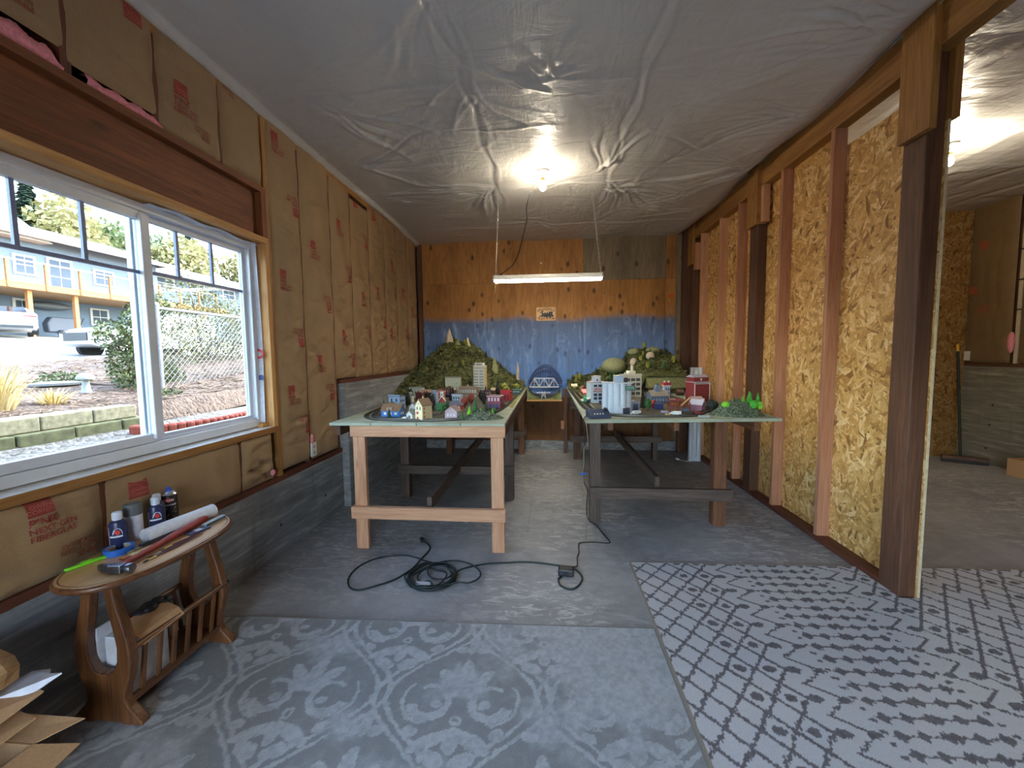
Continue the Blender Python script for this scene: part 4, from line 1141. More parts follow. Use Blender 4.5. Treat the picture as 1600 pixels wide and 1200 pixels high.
pts = []
for t in np.linspace(0, 1, 26):
    p = c0.lerp(c3, t); s_ = math.sin(PI * t)
    pts.append((p.x + .03 * s_ + (-.05 * math.sin(PI * min(1, t * 4)) if t < .25 else 0) - .03 * math.sin(2 * PI * t), p.y, p.z - .16 * s_ + (.03 if .02 < t < .1 else 0)))
tag(MB().tube(pts, .0045, 6).build('lamp_cord', BLACK, None, smooth=60), 'black cord looping from the bare bulb holder to the shop light', 'cord')
# ------------------------------------------------------------------ rugs (flat woven patterns as colour on the pile)
def vnoise(x, y, seed=0):
    r_ = np.random.default_rng(seed).random((64, 64))
    xi = np.floor(x).astype(int); yi = np.floor(y).astype(int); fx = x - xi; fy = y - yi
    fx = fx * fx * (3 - 2 * fx); fy = fy * fy * (3 - 2 * fy)
    g = lambda a, b: r_[a % 64, b % 64]
    return (g(xi, yi) * (1 - fx) + g(xi + 1, yi) * fx) * (1 - fy) + (g(xi, yi + 1) * (1 - fx) + g(xi + 1, yi + 1) * fx) * fy
def fbm(x, y, seed=0, oct_=4):
    s = 0; a = .5
    for i in range(oct_):
        s = s + a * vnoise(x * 2 ** i, y * 2 ** i, seed + i); a *= .5
    return s / (1 - .5 ** oct_)
def mk_rug(name):
    m_, nt, bs = nm(name)
    at = N(nt, 'Attribute', attribute_name='print')
    n1 = noise(nt, coords(nt, (1, 1, 1), False), 320, 3, .6)
    r = ramp(nt, [(.3, (.78, .78, .78)), (.7, (1.12, 1.12, 1.12))]); nt.links.new(n1, r.inputs[0])
    nt.links.new(mixc(nt, 1.0, at.outputs['Color'], r.outputs[0], 'MULTIPLY'), bs.inputs['Base Color'])
    bs.inputs['Roughness'].default_value = .95; bs.inputs['Specular IOR Level'].default_value = .15
    bump(nt, bs, n1, .6, .006)
    return m_
RUG = mk_rug('rug_pile')
ROT = .03
def sstep(a, b, x):
    t = np.clip((x - a) / (b - a), 0, 1); return t * t * (3 - 2 * t)
def rug1_pattern(u, v):
    W, Hh = .685, .86
    jx = .010 * (fbm(u * 40, v * 40, 3) - .5); jy = .010 * (fbm(u * 40 + 9, v * 40, 8) - .5)
    u_, v_ = u + jx * 2, v + jy * 2
    light = np.zeros_like(u)
    for par in (0, 1):
        u0 = .402 + par * W / 2; v0 = .455 + par * Hh / 2
        t = (v_ - v0) / (Hh / 2); ph = (1 - np.cos(PI * np.abs(((t + 1) % 2) - 1))) / 2
        sg = np.where(((t + 1) % 2) - 1 > 0, 1, -1)
        for s in (1, -1):
            c = u0 + s * sg * (W / 2) * ph
            d = np.abs(((u_ - c + W / 2) % W) - W / 2) * .72
            light = np.maximum(light, np.where(np.abs(d - .020) < .0085, 1., 0))
        # motif in each medallion
        mx = ((u_ - u0 - W / 2 + W / 2) % W) - W / 2
        my = -(((v_ - v0 + Hh / 2) % Hh) - Hh / 2)
        ax = np.abs(mx)
        def ell(cx, cy, rx, ry, an):
            c, s_ = math.cos(an), math.sin(an); dx, dy = ax - cx, my - cy
            return ((dx * c + dy * s_) / rx) ** 2 + ((-dx * s_ + dy * c) / ry) ** 2 < 1
        def arc(cx, cy, r, w, a0, a1):
            dx, dy = ax - cx, my - cy; d_ = np.hypot(dx, dy); an = np.arctan2(dy, dx) % (2 * PI)
            ww = w * (.5 + .7 * np.clip((an - a0) / (a1 - a0), 0, 1))
            return (np.abs(d_ - r) < ww) & (((an - a0) % (2 * PI)) < (a1 - a0))
        g = ell(0, .105, .032, .09, 0) | ell(.06, .07, .03, .085, -.75) | ell(.03, .02, .05, .03, 0)
        g |= arc(.125, -.03, .075, .018, .9, 6.0) | ell(.10, -.045, .026, .02, .3) | arc(.13, -.02, .11, .011, 4.6, 7.0)
        g |= ell(.0, -.115, .024, .024, 0) & ~ell(.0, -.115, .010, .010, 0)
        g |= ell(.075, -.2, .085, .028, -.5) | ell(.0, -.2, .03, .055, 0) | ell(.055, -.27, .05, .03, .4) | ell(.165, -.165, .03, .02, .5)
        light = np.maximum(light, g.astype(float))
        # small three-petal sprig between
        my2 = -(((v_ - v0 + Hh / 2 + .29) % Hh) - Hh / 2)
        s3 = ((mx / .022) ** 2 + ((my2) / .055) ** 2 < 1) | (((ax - .045) / .035) ** 2 + ((my2 + .03) / .022) ** 2 < 1)
        light = np.maximum(light, s3.astype(float) * .8)
    # wear: the pattern dissolves into pale pile
    f = fbm(u * 5, v * 5, 21, 5); wear = sstep(.5, .8, f + .42 * sstep(.9, 1.9, u) * sstep(.75, .0, v) - .05 + .12 * sstep(1.2, 2.3, u))
    rag = fbm(u * 60, v * 60, 31, 3)
    p = light * (.35 + .9 * rag)
    p = p * (1 - wear) + wear * (.3 + .9 * rag)
    return np.clip(p + .5 * (fbm(u * 45, v * 45, 41, 3) - .5), 0, 1)
def rug_mesh(root, u, v, z, col, to_world, name='pile', hole=None):
    Ug, Vg = np.meshgrid(u, v, indexing='ij')
    X_, Y_ = to_world(Ug, Vg)
    Z_ = np.full_like(X_, z) + .0015 * (fbm(Ug * 30, Vg * 30, 5, 2) - .5)
    return grid_mesh(name, X_, Y_, Z_, RUG, root, col(Ug, Vg), world=True, smooth=None, flip=True, hole=hole)
c_, s_ = math.cos(ROT), math.sin(ROT)
tw1 = lambda u, v: (-1.796 + u, 1.97 + u * s_ - v)
def col1(u, v):
    p = rug1_pattern(u, v)[..., None]
    return np.array(S(146, 148, 148)) * (1 - p) + np.array(S(190, 194, 196)) * p
rg = thing('damask_rug', 'worn grey rug with faded damask scrolls in the foreground', 'rug', (-.6, 1.2, 0), 0)
u1 = np.arange(-.10, 2.345, .0055); v1 = np.concatenate([np.arange(0, 1.08, .0055), np.linspace(1.085, 2.4, 120)])
rug_mesh(rg, u1, v1, .009, col1, tw1)
def border(root, tw, u0, u1_, v0, v1_, z, w, mt):
    for nm_, (a, b) in (('binding', ((u0, v0), (u1_, v0))), ('binding', ((u1_, v0), (u1_, v1_))), ('binding', ((u1_, v1_), (u0, v1_))), ('binding', ((u0, v1_), (u0, v0)))):
        P = [(*[float(q) for q in tw(*p)], z / 2 + .0005) for p in (a, b)]
        MB().beam(P[0], P[1], w, z + .001).build(nm_, mt, root, world=True)
BIND1 = plain('rug_binding_grey', S(132, 132, 128), .95, scale=200, bmp=.4); BIND2 = plain('rug_binding_tan', S(150, 140, 126), .95, scale=200, bmp=.4)
border(rg, tw1, -.10, 2.343, 0, 2.4, .0095, .008, BIND1)
# trellis rug
tw2 = lambda u, v: (.558 + u, 2.708 + u * s_ - v)
def rug2_pattern(u, v):
    x = .55 + u; q = v
    x = np.where(x > 2.4, 2.4 - np.abs(((x - 2.4) % 1.85)), x)
    x = np.where(x > 1.475, 2.95 - x, x)
    rg_ = .016 * (fbm(u * 130, q * 22, 51, 2) - .5) + .011 * (fbm(u * 60, q * 130, 61, 2) - .5)
    x = x + rg_ * 1.2; q = q + rg_ * .6
    q0 = .160
    k = np.zeros_like(x)
    a = (x - .855) / .066; b = (q - q0) / .076
    lat = lambda w: np.minimum(np.abs(((a + b) % 2) - 1), np.abs(((a - b) % 2) - 1)) < w
    k = np.where((x < 1.055) & lat(.15), 1, k)
    row = ((q - q0 + .076) % .152) - .076
    for cx in (.855, .986):
        k = np.where(((x - cx) / .026) ** 2 + (row / .021) ** 2 < 1, 1, k)
    k = np.where(((x - 1.086) / .034) ** 2 + (row / .020) ** 2 < 1, 1, k)
    tri = 1 - np.abs(row) / .076
    k = np.where((np.abs(x - (1.09 + .115 * tri)) < .011) & (x > 1.05), 1, k)
    k = np.where(((x - 1.20) / .028) ** 2 + (row / .016) ** 2 < 1, 1, k)
    row5 = ((q - q0 + .025) % .05) - .025
    k = np.where(((x - 1.242) / .013) ** 2 + (row5 / .009) ** 2 < 1, 1, k)
    row2 = ((q - q0 + .038) % .076) - .038
    for cx in (1.29, 1.375, 1.462):
        k = np.where(np.abs((x - cx) / .031) + np.abs(row2 / .027) < 1, 1, k)
    k = np.where((x > 1.28) & (np.abs(row2) < .0045), 1, k)
    return k
def col2(u, v):
    p = rug2_pattern(u, v)[..., None] * (.8 + .2 * fbm(u * 90, v * 90, 71, 2)[..., None])
    return np.array(S(210, 210, 211)) * (1 - p) + np.array(S(104, 98, 102)) * p
rg2 = thing('trellis_rug', 'pale rug with dark hand drawn trellis and diamond pattern under the near post', 'rug', (1.8, 1.6, 0), 0)
u2 = np.concatenate([np.arange(0, 2.62, .0055), np.linspace(2.63, 3.0, 30)]); v2 = np.concatenate([np.arange(0, 1.42, .0055), np.linspace(1.43, 2.6, 110)])
Ug, Vg = np.meshgrid(u2, v2, indexing='ij')
rug_mesh(rg2, u2, v2, .012, col2, tw2, hole=lambda x, y: (x > 2.024) & (x < 2.138) & (y > 2.406))
for ((ua, va_), (ub, vb)) in (((0, 0), (1.462, 0)), ((1.585, 0), (3.0, 0)), ((3.0, 0), (3.0, 2.6)), ((3.0, 2.6), (0, 2.6)), ((0, 2.6), (0, 0))):
    P = [(*[float(q) for q in tw2(*p)], .0068) for p in ((ua, va_), (ub, vb))]
    MB().beam(P[0], P[1], .012, .0135).build('binding', BIND2, rg2, world=True)

# ------------------------------------------------------------------ train tables
TOPG = plain('pale_green_paint', S(168, 176, 154), .75, var=.18, scale=6)
TOPEDGE = lum('jamb', 'X')
ZT = .955
lt = thing('train_table', 'long train table with fresh fir front legs along the window wall', 'table', (-.95, 4.4, 0))
xs = [-1.60, -1.283, -.943, -.62, -.30]
for a, b in zip(xs[:-1], xs[1:]):
    MB().box(a + .003, 2.775, ZT - .02, b - .003, 6.06, ZT).build('top_board', TOPG, lt, world=True)
fz, fx = lum('fir', 'Z'), lum('fir', 'X')
MB().box(-1.45, 2.788, .85, -.302, 2.826, ZT - .021).build('apron', lum('fir', 'X'), lt, world=True, bevel=.003)
for x in (-1.432, -.408):
    MB().box(x, 2.792, 0, x + .092, 2.83, .849).build('leg', fz, lt, world=True, bevel=.003)
MB().box(-1.446, 2.752, .245, -.304, 2.79, .334).build('front_rail', fx, lt, world=True, bevel=.003)
gz, gx, gy = lum('grey', 'Z'), lum('grey', 'X'), lum('grey', 'Y')
for (y, xl) in ((3.86, -1.485), (5.68, -1.485)):
    for x in (xl, -.425):
        MB().box(x, y, 0, x + .085, y + .09, ZT - .021).build('leg', gz if y < 5 else lum('old', 'Z'), lt, world=True, bevel=.003)
    MB().box(-1.5, y - .042, .262, -.335, y - .002, .345).build('cross_rail', gx, lt, world=True, bevel=.003)
    MB().box(-1.5, y - .042, .84, -.335, y - .002, ZT - .021).build('joist', gx, lt, world=True)
MB().box(-.90, 2.84, .30, -.862, 5.6, .388).build('stretcher', gy, lt, world=True, bevel=.003)
MB().box(-.345, 2.84, .85, -.307, 6.05, ZT - .021).build('side_rail', lum('dark', 'Y'), lt, world=True)
MB().box(-1.59, 2.84, .85, -1.552, 6.05, ZT - .021).build('side_rail', lum('dark', 'Y'), lt, world=True)
MB().box(-.335, 5.62, .30, -.30, 6.0, .40).build('brace', lum('old', 'Y'), lt, world=True)
rt_ = thing('train_table', 'long train table on weathered legs beside the strand board partition', 'table', (1.0, 4.4, 0))
MB().prism([(.275, 2.93), (1.70, 3.05), (1.70, 6.06), (.275, 6.06)], ZT - .022, ZT).build('top_board', TOPG, rt_, world=True)
for (x, y, mt, w) in ((.352, 3.36, 'grey', .088), (1.36, 3.36, 'old', .1), (.352, 5.43, 'dark', .09), (1.40, 5.43, 'grey', .06)):
    MB().box(x, y, 0, x + w, y + .088, ZT - .024).build('leg', lum(mt, 'Z'), rt_, world=True, bevel=.004)
MB().box(.348, 3.318, .226, 1.492, 3.357, .322).build('front_rail', gx, rt_, world=True, bevel=.004)
MB().box(.30, 5.38, .25, 1.5, 5.42, .335).build('cross_rail', gx, rt_, world=True)
MB().box(.30, 5.38, .7, 1.5, 5.42, .86).build('cross_rail', gx, rt_, world=True)
MB().box(.888, 3.36, .325, .926, 5.4, .413).build('stretcher', gy, rt_, world=True, bevel=.004)
for x in (.465, .96, 1.545):
    MB().box(x, 3.12, .845, x + .04, 6.0, ZT - .023).build('joist', lum('old', 'Y'), rt_, world=True, bevel=.003)
MB().box(.232, 5.78, 0, .278, 5.86, ZT - .024).build('leg', lum('dark', 'Z'), rt_, world=True)
MB().box(.19, 5.76, .36, .232, 5.84, .47).build('block', lum('pink', 'Z'), rt_, world=True)
MB().box(1.86, 5.9, 0, 1.9, 5.94, .9).build('leg', lum('old', 'Z'), rt_, world=True)

# ------------------------------------------------------------------ bridges and valley between the tables
va = thing('valley_module', 'sunken green valley board between the two train tables', 'model scenery', (-.05, 5.8, .78))
GRS = leafmat('scenic_grass', S(86, 100, 58), S(146, 152, 100), 14)
MB().box(-.30, 5.66, .775, .20, 6.05, .795).build('base_board', lum('jamb', 'X'), va, world=True)
X_, Y_ = np.meshgrid(np.linspace(-.29, .19, 40), np.linspace(5.68, 6.04, 26), indexing='ij')
Z_ = .797 + .12 * (np.abs(X_ + .05) / .24) ** 2.2 * sstep(5.68, 5.85, Y_) + .02 * (fbm(X_ * 20, Y_ * 20, 5) - .4)
grid_mesh('river_bed', X_, Y_, Z_, GRS, va, world=True, flip=True)
for x in (-.292, .186): MB().box(x, 5.67, .795, x + .006, 6.04, .95).build('side_board', TOPG, va, world=True)
MB().box(-.13, 5.75, .8, .05, 5.95, .808).build('river', plain('river_water', S(60, 80, 80), .1), va, world=True)
BRW = plain('white_bridge', S(214, 220, 226), .5); BRB = plain('blue_bridge', S(70, 84, 130), .5)
br = thing('truss_bridge', 'white model truss bridge spanning the valley', 'model bridge', (-.04, 5.84, .965))
x0, x1, zt_ = -.225, .20, .125
for y in (-.04, .04):
    MB().beam((x0, y, 0), (x1, y, 0), .008, .012).build('lower_chord', BRW, br)
    MB().beam((x0 + .07, y, zt_), (x1 - .07, y, zt_), .008, .01).build('upper_chord', BRW, br)
    n_ = 6; px_ = [x0 + .07 + (x1 - x0 - .14) * i / 4 for i in range(5)]
    for a, b in (((x0, 0), (px_[0], zt_)), ((x1, 0), (px_[4], zt_)), ((px_[0], zt_), (px_[1], 0)), ((px_[1], 0), (px_[2], zt_)), ((px_[2], zt_), (px_[3], 0)), ((px_[3], 0), (px_[4], zt_))):
        MB().beam((a[0], y, a[1]), (b[0], y, b[1]), .007, .008).build('diagonal', BRW, br)
    for p in px_: MB().beam((p, y, 0), (p, y, zt_), .005, .005).build('vertical', BRW, br)
MB().box(x0, -.04, -.006, x1, .04, .002).build('deck', plain('bridge_deck', S(70, 66, 62), .8), br)
ab = thing('arch_bridge', 'blue model arch bridge behind the white truss', 'model bridge', (-.035, 5.985, 1.0))
arc = lambda t, h0: (-.25 + .5 * t, h0 + .255 * math.sin(PI * t) ** .8 * (1 if h0 > .02 else .82))
for h0 in (.0, .03):
    P = [arc(t, h0) for t in np.linspace(0, 1, 15)]
    for y in (-.03, .03): MB().tube([(p[0], y, p[1]) for p in P], .010, 6).build('arch_rib', BRB, ab)
for t in np.linspace(.08, .92, 13):
    a, b = arc(t, 0), arc(t, .03)
    MB().beam((a[0], -.03, a[1] - .0), (b[0], -.03, b[1]), .009, .009).build('hanger', BRB, ab)
    MB().beam((a[0], -.03, .02), (a[0], -.03, a[1]), .007, .007).build('hanger', BRB, ab)
MB().box(-.25, -.04, .0, .25, .04, .012).build('deck', BRB, ab)
vi = thing('trestle_bent', 'small white model trestle standing in the valley', 'model bridge', (-.06, 5.75, .80))
for s in (-1, 1): MB().beam((s * .03, 0, 0), (s * .016, 0, .11), .008, .008).build('leg', BRW, vi)
MB().beam((-.03, 0, .01), (.02, 0, .09), .006, .006).build('brace', BRW, vi); MB().beam((.03, 0, .01), (-.02, 0, .09), .006, .006).build('brace', BRW, vi)
MB().box(-.1, -.015, .085, .1, .015, .095).build('beam', BRW, vi)
# ------------------------------------------------------------------ model railway: hills, tracks, buildings, trees
def heightfield(root, x0, x1, y0, y1, nx, ny, fn, mt, name='terrain'):
    X_, Y_ = np.meshgrid(np.linspace(x0, x1, nx), np.linspace(y0, y1, ny), indexing='ij')
    Z_ = fn(X_, Y_)
    grid_mesh(name, X_, Y_, Z_, mt, root, world=True, flip=True)
def skirt(): pass
FOREST = leafmat('model_forest', S(50, 58, 26), S(104, 104, 54), 26)
FOREST2 = leafmat('model_turf', S(50, 60, 28), S(126, 126, 76), 18)
ROCK = plain('plaster_rock', S(206, 190, 168), .9, var=.2, scale=40, bmp=.8)
ROCKG = plain('mossy_rock', S(150, 152, 112), .9, var=.25, scale=60, bmp=.8)
def clumps(fn, n, x0, x1, y0, y1, size, seed, zmin=None):
    r_ = np.random.default_rng(seed)
    X_ = r_.uniform(x0, x1, n); Y_ = y1 - (y1 - y0) * r_.random(n) ** 1.1
    Z_ = fn(X_, Y_); mb = MB(); rr_ = random.Random(seed)
    for x, y, z in zip(X_, Y_, Z_):
        if z < ZT + .015: continue
        s = size * rr_.uniform(.5, 1.4)
        for k in range(3):
            a = Vector((rr_.gauss(0, 1), rr_.gauss(0, 1), rr_.gauss(0, .8))).normalized() * s; b = a.orthogonal().normalized() * s * .8
            p = Vector((x, y, z + s * .4)) + Vector((rr_.uniform(-s, s), rr_.uniform(-s, s), rr_.uniform(0, s))) * .6
            mb.add([p - a, p + b, p + a, p - b], [(0, 1, 2, 3)])
    return mb
SX = np.array([-1.94, -1.785, -1.54, -1.42, -1.3, -1.15, -.88, -.74, -.6, -.45, -.33]); SZ = np.array([1.22, 1.36, 1.565, 1.67, 1.61, 1.61, 1.38, 1.30, 1.16, 1.07, 1.0])
def mtn(X_, Y_):
    top = np.interp(X_, SX, SZ)
    f0 = np.interp(X_, [-1.9, -1.2, -.8, -.33], [4.75, 5.0, 5.1, 5.3])
    t = np.clip((Y_ - f0) / (5.8 - f0), 0, 1)
    s = t ** .8; s = s + .035 * np.sin(s * 2 * PI * 5)
    return ZT + .002 + (top - ZT) * np.clip(s, 0, 1.05) + .035 * (fbm(X_ * 14, Y_ * 14, 3) - .45) * np.clip(t * 5, 0, 1) - .06 * np.clip((Y_ - 5.85) / .2, 0, 1)
mo = thing('model_mountain', 'wooded model mountain with pale rock spires in the corner of the window side table', 'model scenery', (-1.1, 5.6, ZT))
heightfield(mo, -1.94, -.33, 4.72, 6.04, 120, 90, mtn, FOREST)
clumps(mtn, 3600, -1.92, -.36, 4.75, 5.95, .021, 5).build('foliage', FOREST2, mo, world=True, kind='stuff')
for (x, y, z0, z1, r, mt) in ((-1.42, 5.74, 1.62, 1.825, .055, ROCK), (-1.15, 5.74, 1.56, 1.695, .035, ROCK), (-.74, 5.55, 1.18, 1.41, .05, ROCKG), (-.43, 5.75, 1.05, 1.34, .03, ROCK), (-1.3, 5.72, 1.58, 1.65, .04, ROCKG)):
    h = z1 - z0; mb = MB().lathe([(r, 0), (r * .95, h * .3), (r * .6, h * .6), (r * .35, h * .85), (.004, h)], 7, Matrix.Rotation(x * 9, 4, 'Z'), (x, y, z0))
    mb.v = [(p[0] + .012 * mnoise.noise(Vector(p) * 30), p[1], p[2] + .006 * mnoise.noise(Vector(p) * 40 + Vector((5, 0, 0)))) for p in mb.v]
    mb.build('rock_spire', mt, mo, world=True)
HX = np.array([.28, .45, .62, .75, .9, 1.06, 1.15, 1.35, 1.53, 1.7, 1.8]); HZ = np.array([1.04, 1.08, 1.13, 1.2, 1.26, 1.3, 1.46, 1.5, 1.49, 1.46, 1.42])
def hill(X_, Y_):
    top = np.interp(X_, HX, HZ); f0 = np.interp(X_, [.28, .9, 1.15, 1.8], [5.35, 5.2, 5.0, 5.0])
    t = np.clip((Y_ - f0) / (5.85 - f0), 0, 1)
    lift = np.interp(X_, [.28, 1.1, 1.2, 1.8], [0, 0, .2, .2])
    return ZT + .002 + lift + (top - ZT - lift) * np.clip(t ** .9 + .04 * np.sin(t * 18), 0, 1) + .03 * (fbm(X_ * 14, Y_ * 14, 13) - .45)
hi = thing('model_hill', 'forested model hill with pale rock domes behind the factory', 'model scenery', (1.1, 5.6, ZT))
heightfield(hi, .285, 1.695, 5.0, 6.04, 100, 70, hill, FOREST)
clumps(hill, 1500, .3, 1.69, 5.05, 5.95, .015, 6).build('foliage', FOREST2, hi, world=True, kind='stuff')
OLIVE = plain('olive_felt', S(122, 124, 84), .95, var=.25, scale=40, bmp=.6)
MB().add([(1.2, 4.86, 1.035), (1.695, 4.86, 1.035), (1.695, 5.05, 1.165), (1.2, 5.05, 1.165), (1.2, 4.86, 1.02), (1.695, 4.86, 1.02), (1.695, 5.05, 1.02), (1.2, 5.05, 1.02)], [(0, 1, 2, 3), (4, 7, 6, 5), (0, 4, 5, 1), (0, 3, 7, 4), (1, 5, 6, 2)]).build('slope_board', OLIVE, hi, world=True)
for x in (1.21, 1.66): MB().box(x, 4.9, ZT, x + .025, 4.93, 1.02).build('support', lum('old', 'Z'), hi, world=True)
for (x, y, z, rx, rz, mt) in ((.905, 5.6, 1.27, .165, .115, ROCKG), (1.15, 5.5, 1.32, .05, .06, ROCK), (1.38, 5.55, 1.4, .06, .06, ROCK), (1.46, 5.75, 1.47, .1, .06, ROCKG), (1.2, 5.75, 1.46, .08, .05, ROCKG), (.85, 5.05, .96, .03, .09, ROCKG), (.78, 5.0, .96, .025, .07, ROCKG)):
    mb = MB().sphere((0, 0, 0), 1, 14, 9, rx, rx * .8, rz); mb.v = [(x + p[0] * (1 + .1 * mnoise.noise(Vector(p) * 20)), y + p[1], z + p[2]) for p in mb.v]
    mb.build('rock_dome', mt, hi, world=True, smooth=60)
# ---- near rubble mounds at the table fronts
RUB = mk_speckle('green_rubble', [S(64, 78, 62), S(104, 122, 98), S(150, 164, 138), S(84, 98, 80)], 90, 1.0)
def mound(label, cx, cy, rx, ry, h, seed, lob):
    t = thing('rubble_mound', label, 'model scenery', (cx, cy, ZT))
    X_, Y_ = np.meshgrid(np.linspace(-1, 1, 44), np.linspace(-1, 1, 36), indexing='ij')
    d = np.sqrt(X_ ** 2 + Y_ ** 2)
    Z_ = h * np.clip(1 - d, 0, 1) ** .75 * (.75 + .6 * fbm(X_ * 2.5 + seed, Y_ * 2.5, seed) + lob * X_) + .006 * fbm(X_ * 16, Y_ * 16, seed + 3) * np.clip(1.05 - d, 0, 1) * 3 - .004
    k = np.where(d > 1, 1 / np.maximum(d, 1e-6), 1)
    grid_mesh('rubble', X_ * k * rx, Y_ * k * ry, np.maximum(Z_, .0005), RUB, t, smooth=35, flip=True)
mound('grey green rubble mound at the front of the window side table', -.52, 3.02, .185, .125, .06, 2, .15)
mound('grey green rubble mound at the front corner of the partition side table', 1.46, 3.22, .2, .14, .12, 4, -.05)
# ---- town ground
GND = plain('town_ground', S(96, 92, 78), .9, var=.35, scale=14); GND2 = plain('road_grey', S(92, 94, 96), .9, var=.2, scale=20); GRS2 = leafmat('sawdust_grass', S(96, 104, 50), S(150, 146, 78), 20)
def patch(parent, poly, z, mt, nm_='ground_cover'): MB().prism(poly, ZT, z).build(nm_, mt, parent, world=True)
patch(lt, [(-1.42, 3.12), (-1.25, 3.0), (-.62, 3.02), (-.5, 3.35), (-.45, 4.9), (-1.5, 4.9)], ZT + .0015, GND)
patch(lt, [(-.44, 3.9), (-.32, 3.6), (-.31, 5.9), (-.44, 5.9)], ZT + .001, GRS2)
patch(rt_, [(.42, 3.5), (.55, 3.2), (1.2, 3.25), (1.42, 3.7), (1.42, 4.9), (.4, 5.3)], ZT + .0015, GND)
patch(rt_, [(.33, 3.75), (.4, 3.7), (.42, 5.3), (.33, 5.5)], ZT + .001, GRS2)
# ---- tracks
def cr(P, n=10):
    P = [Vector((*p, 0)) for p in P]; out = []
    for i in range(len(P) - 1):
        a, b, c, d = P[max(0, i - 1)], P[i], P[i + 1], P[min(len(P) - 1, i + 2)]
        for k in range(n):
            t = k / n
            out.append(.5 * ((2 * b) + (c - a) * t + (2 * a - 5 * b + 4 * c - d) * t * t + (3 * b - a - 3 * c + d) * t ** 3))
    return out + [P[-1]]
RAIL = plain('rail_steel', S(150, 148, 142), .3, .7); BED = plain('track_bed', S(70, 66, 62), .9, var=.25, scale=80)
TIE = plain('track_tie', S(48, 42, 38), .9)
def offset(P, d):
    out = []
    for i, p in enumerate(P):
        q = (P[min(i + 1, len(P) - 1)] - P[max(i - 1, 0)]).normalized()
        out.append(p + Vector((-q.y, q.x, 0)) * d)
    return out
def ribbon(P, w, z0, z1):
    A, B = offset(P, w / 2), offset(P, -w / 2); mb = MB(); k = len(P)
    V = [(p.x, p.y, z) for L_, z in ((A, z0), (A, z1), (B, z1), (B, z0)) for p in L_]
    F = [(j * k + i, j * k + i + 1, (j + 1) * k + i + 1, (j + 1) * k + i) for j in range(3) for i in range(k - 1)]
    return mb.add(V, F)
def track(label, P, off=0):
    C_ = offset(cr(P), off)
    t = thing('model_track', label, 'model track', (C_[0].x, C_[0].y, ZT))
    ribbon(C_, .04, ZT, ZT + .005).build('roadbed', BED, t, world=True)
    for d in (-.0083, .0083): ribbon(offset(C_, d), .0016, ZT + .006, ZT + .0095).build('rail', RAIL, t, world=True)
    mb = MB(); acc = 0
    for a, b in zip(C_[:-1], C_[1:]):
        d = (b - a); l = d.length; n_ = max(1, int(l / .011)); d.normalize(); s = Vector((-d.y, d.x, 0)) * .014
        for i in range(n_):
            p = a.lerp(b, i / n_); mb.beam((p.x - s.x, p.y - s.y, ZT + .0055), (p.x + s.x, p.y + s.y, ZT + .0055), .004, .0025)
    mb.build('ties', TIE, t, world=True, kind='stuff')
LP = [(-.35, 5.6), (-.36, 5.0), (-.375, 4.3), (-.395, 3.7), (-.44, 3.3), (-.53, 3.02), (-.72, 2.89), (-.97, 2.855), (-1.2, 2.88), (-1.38, 2.97), (-1.5, 3.2), (-1.545, 3.6), (-1.555, 4.4)]
track('outer model track curving round the front of the window side table', LP)
track('inner model track curving round the front of the window side table', LP, -.055)
RP = [(.30, 5.7), (.305, 5.0), (.315, 4.3), (.325, 3.7), (.36, 3.4), (.44, 3.2), (.6, 3.11), (.85, 3.09), (1.1, 3.13), (1.24, 3.3), (1.45, 3.6), (1.58, 4.0), (1.62, 4.6)]
track('outer model track running along the aisle edge of the partition side table', RP)
track('inner model track running along the aisle edge of the partition side table', RP, .055)
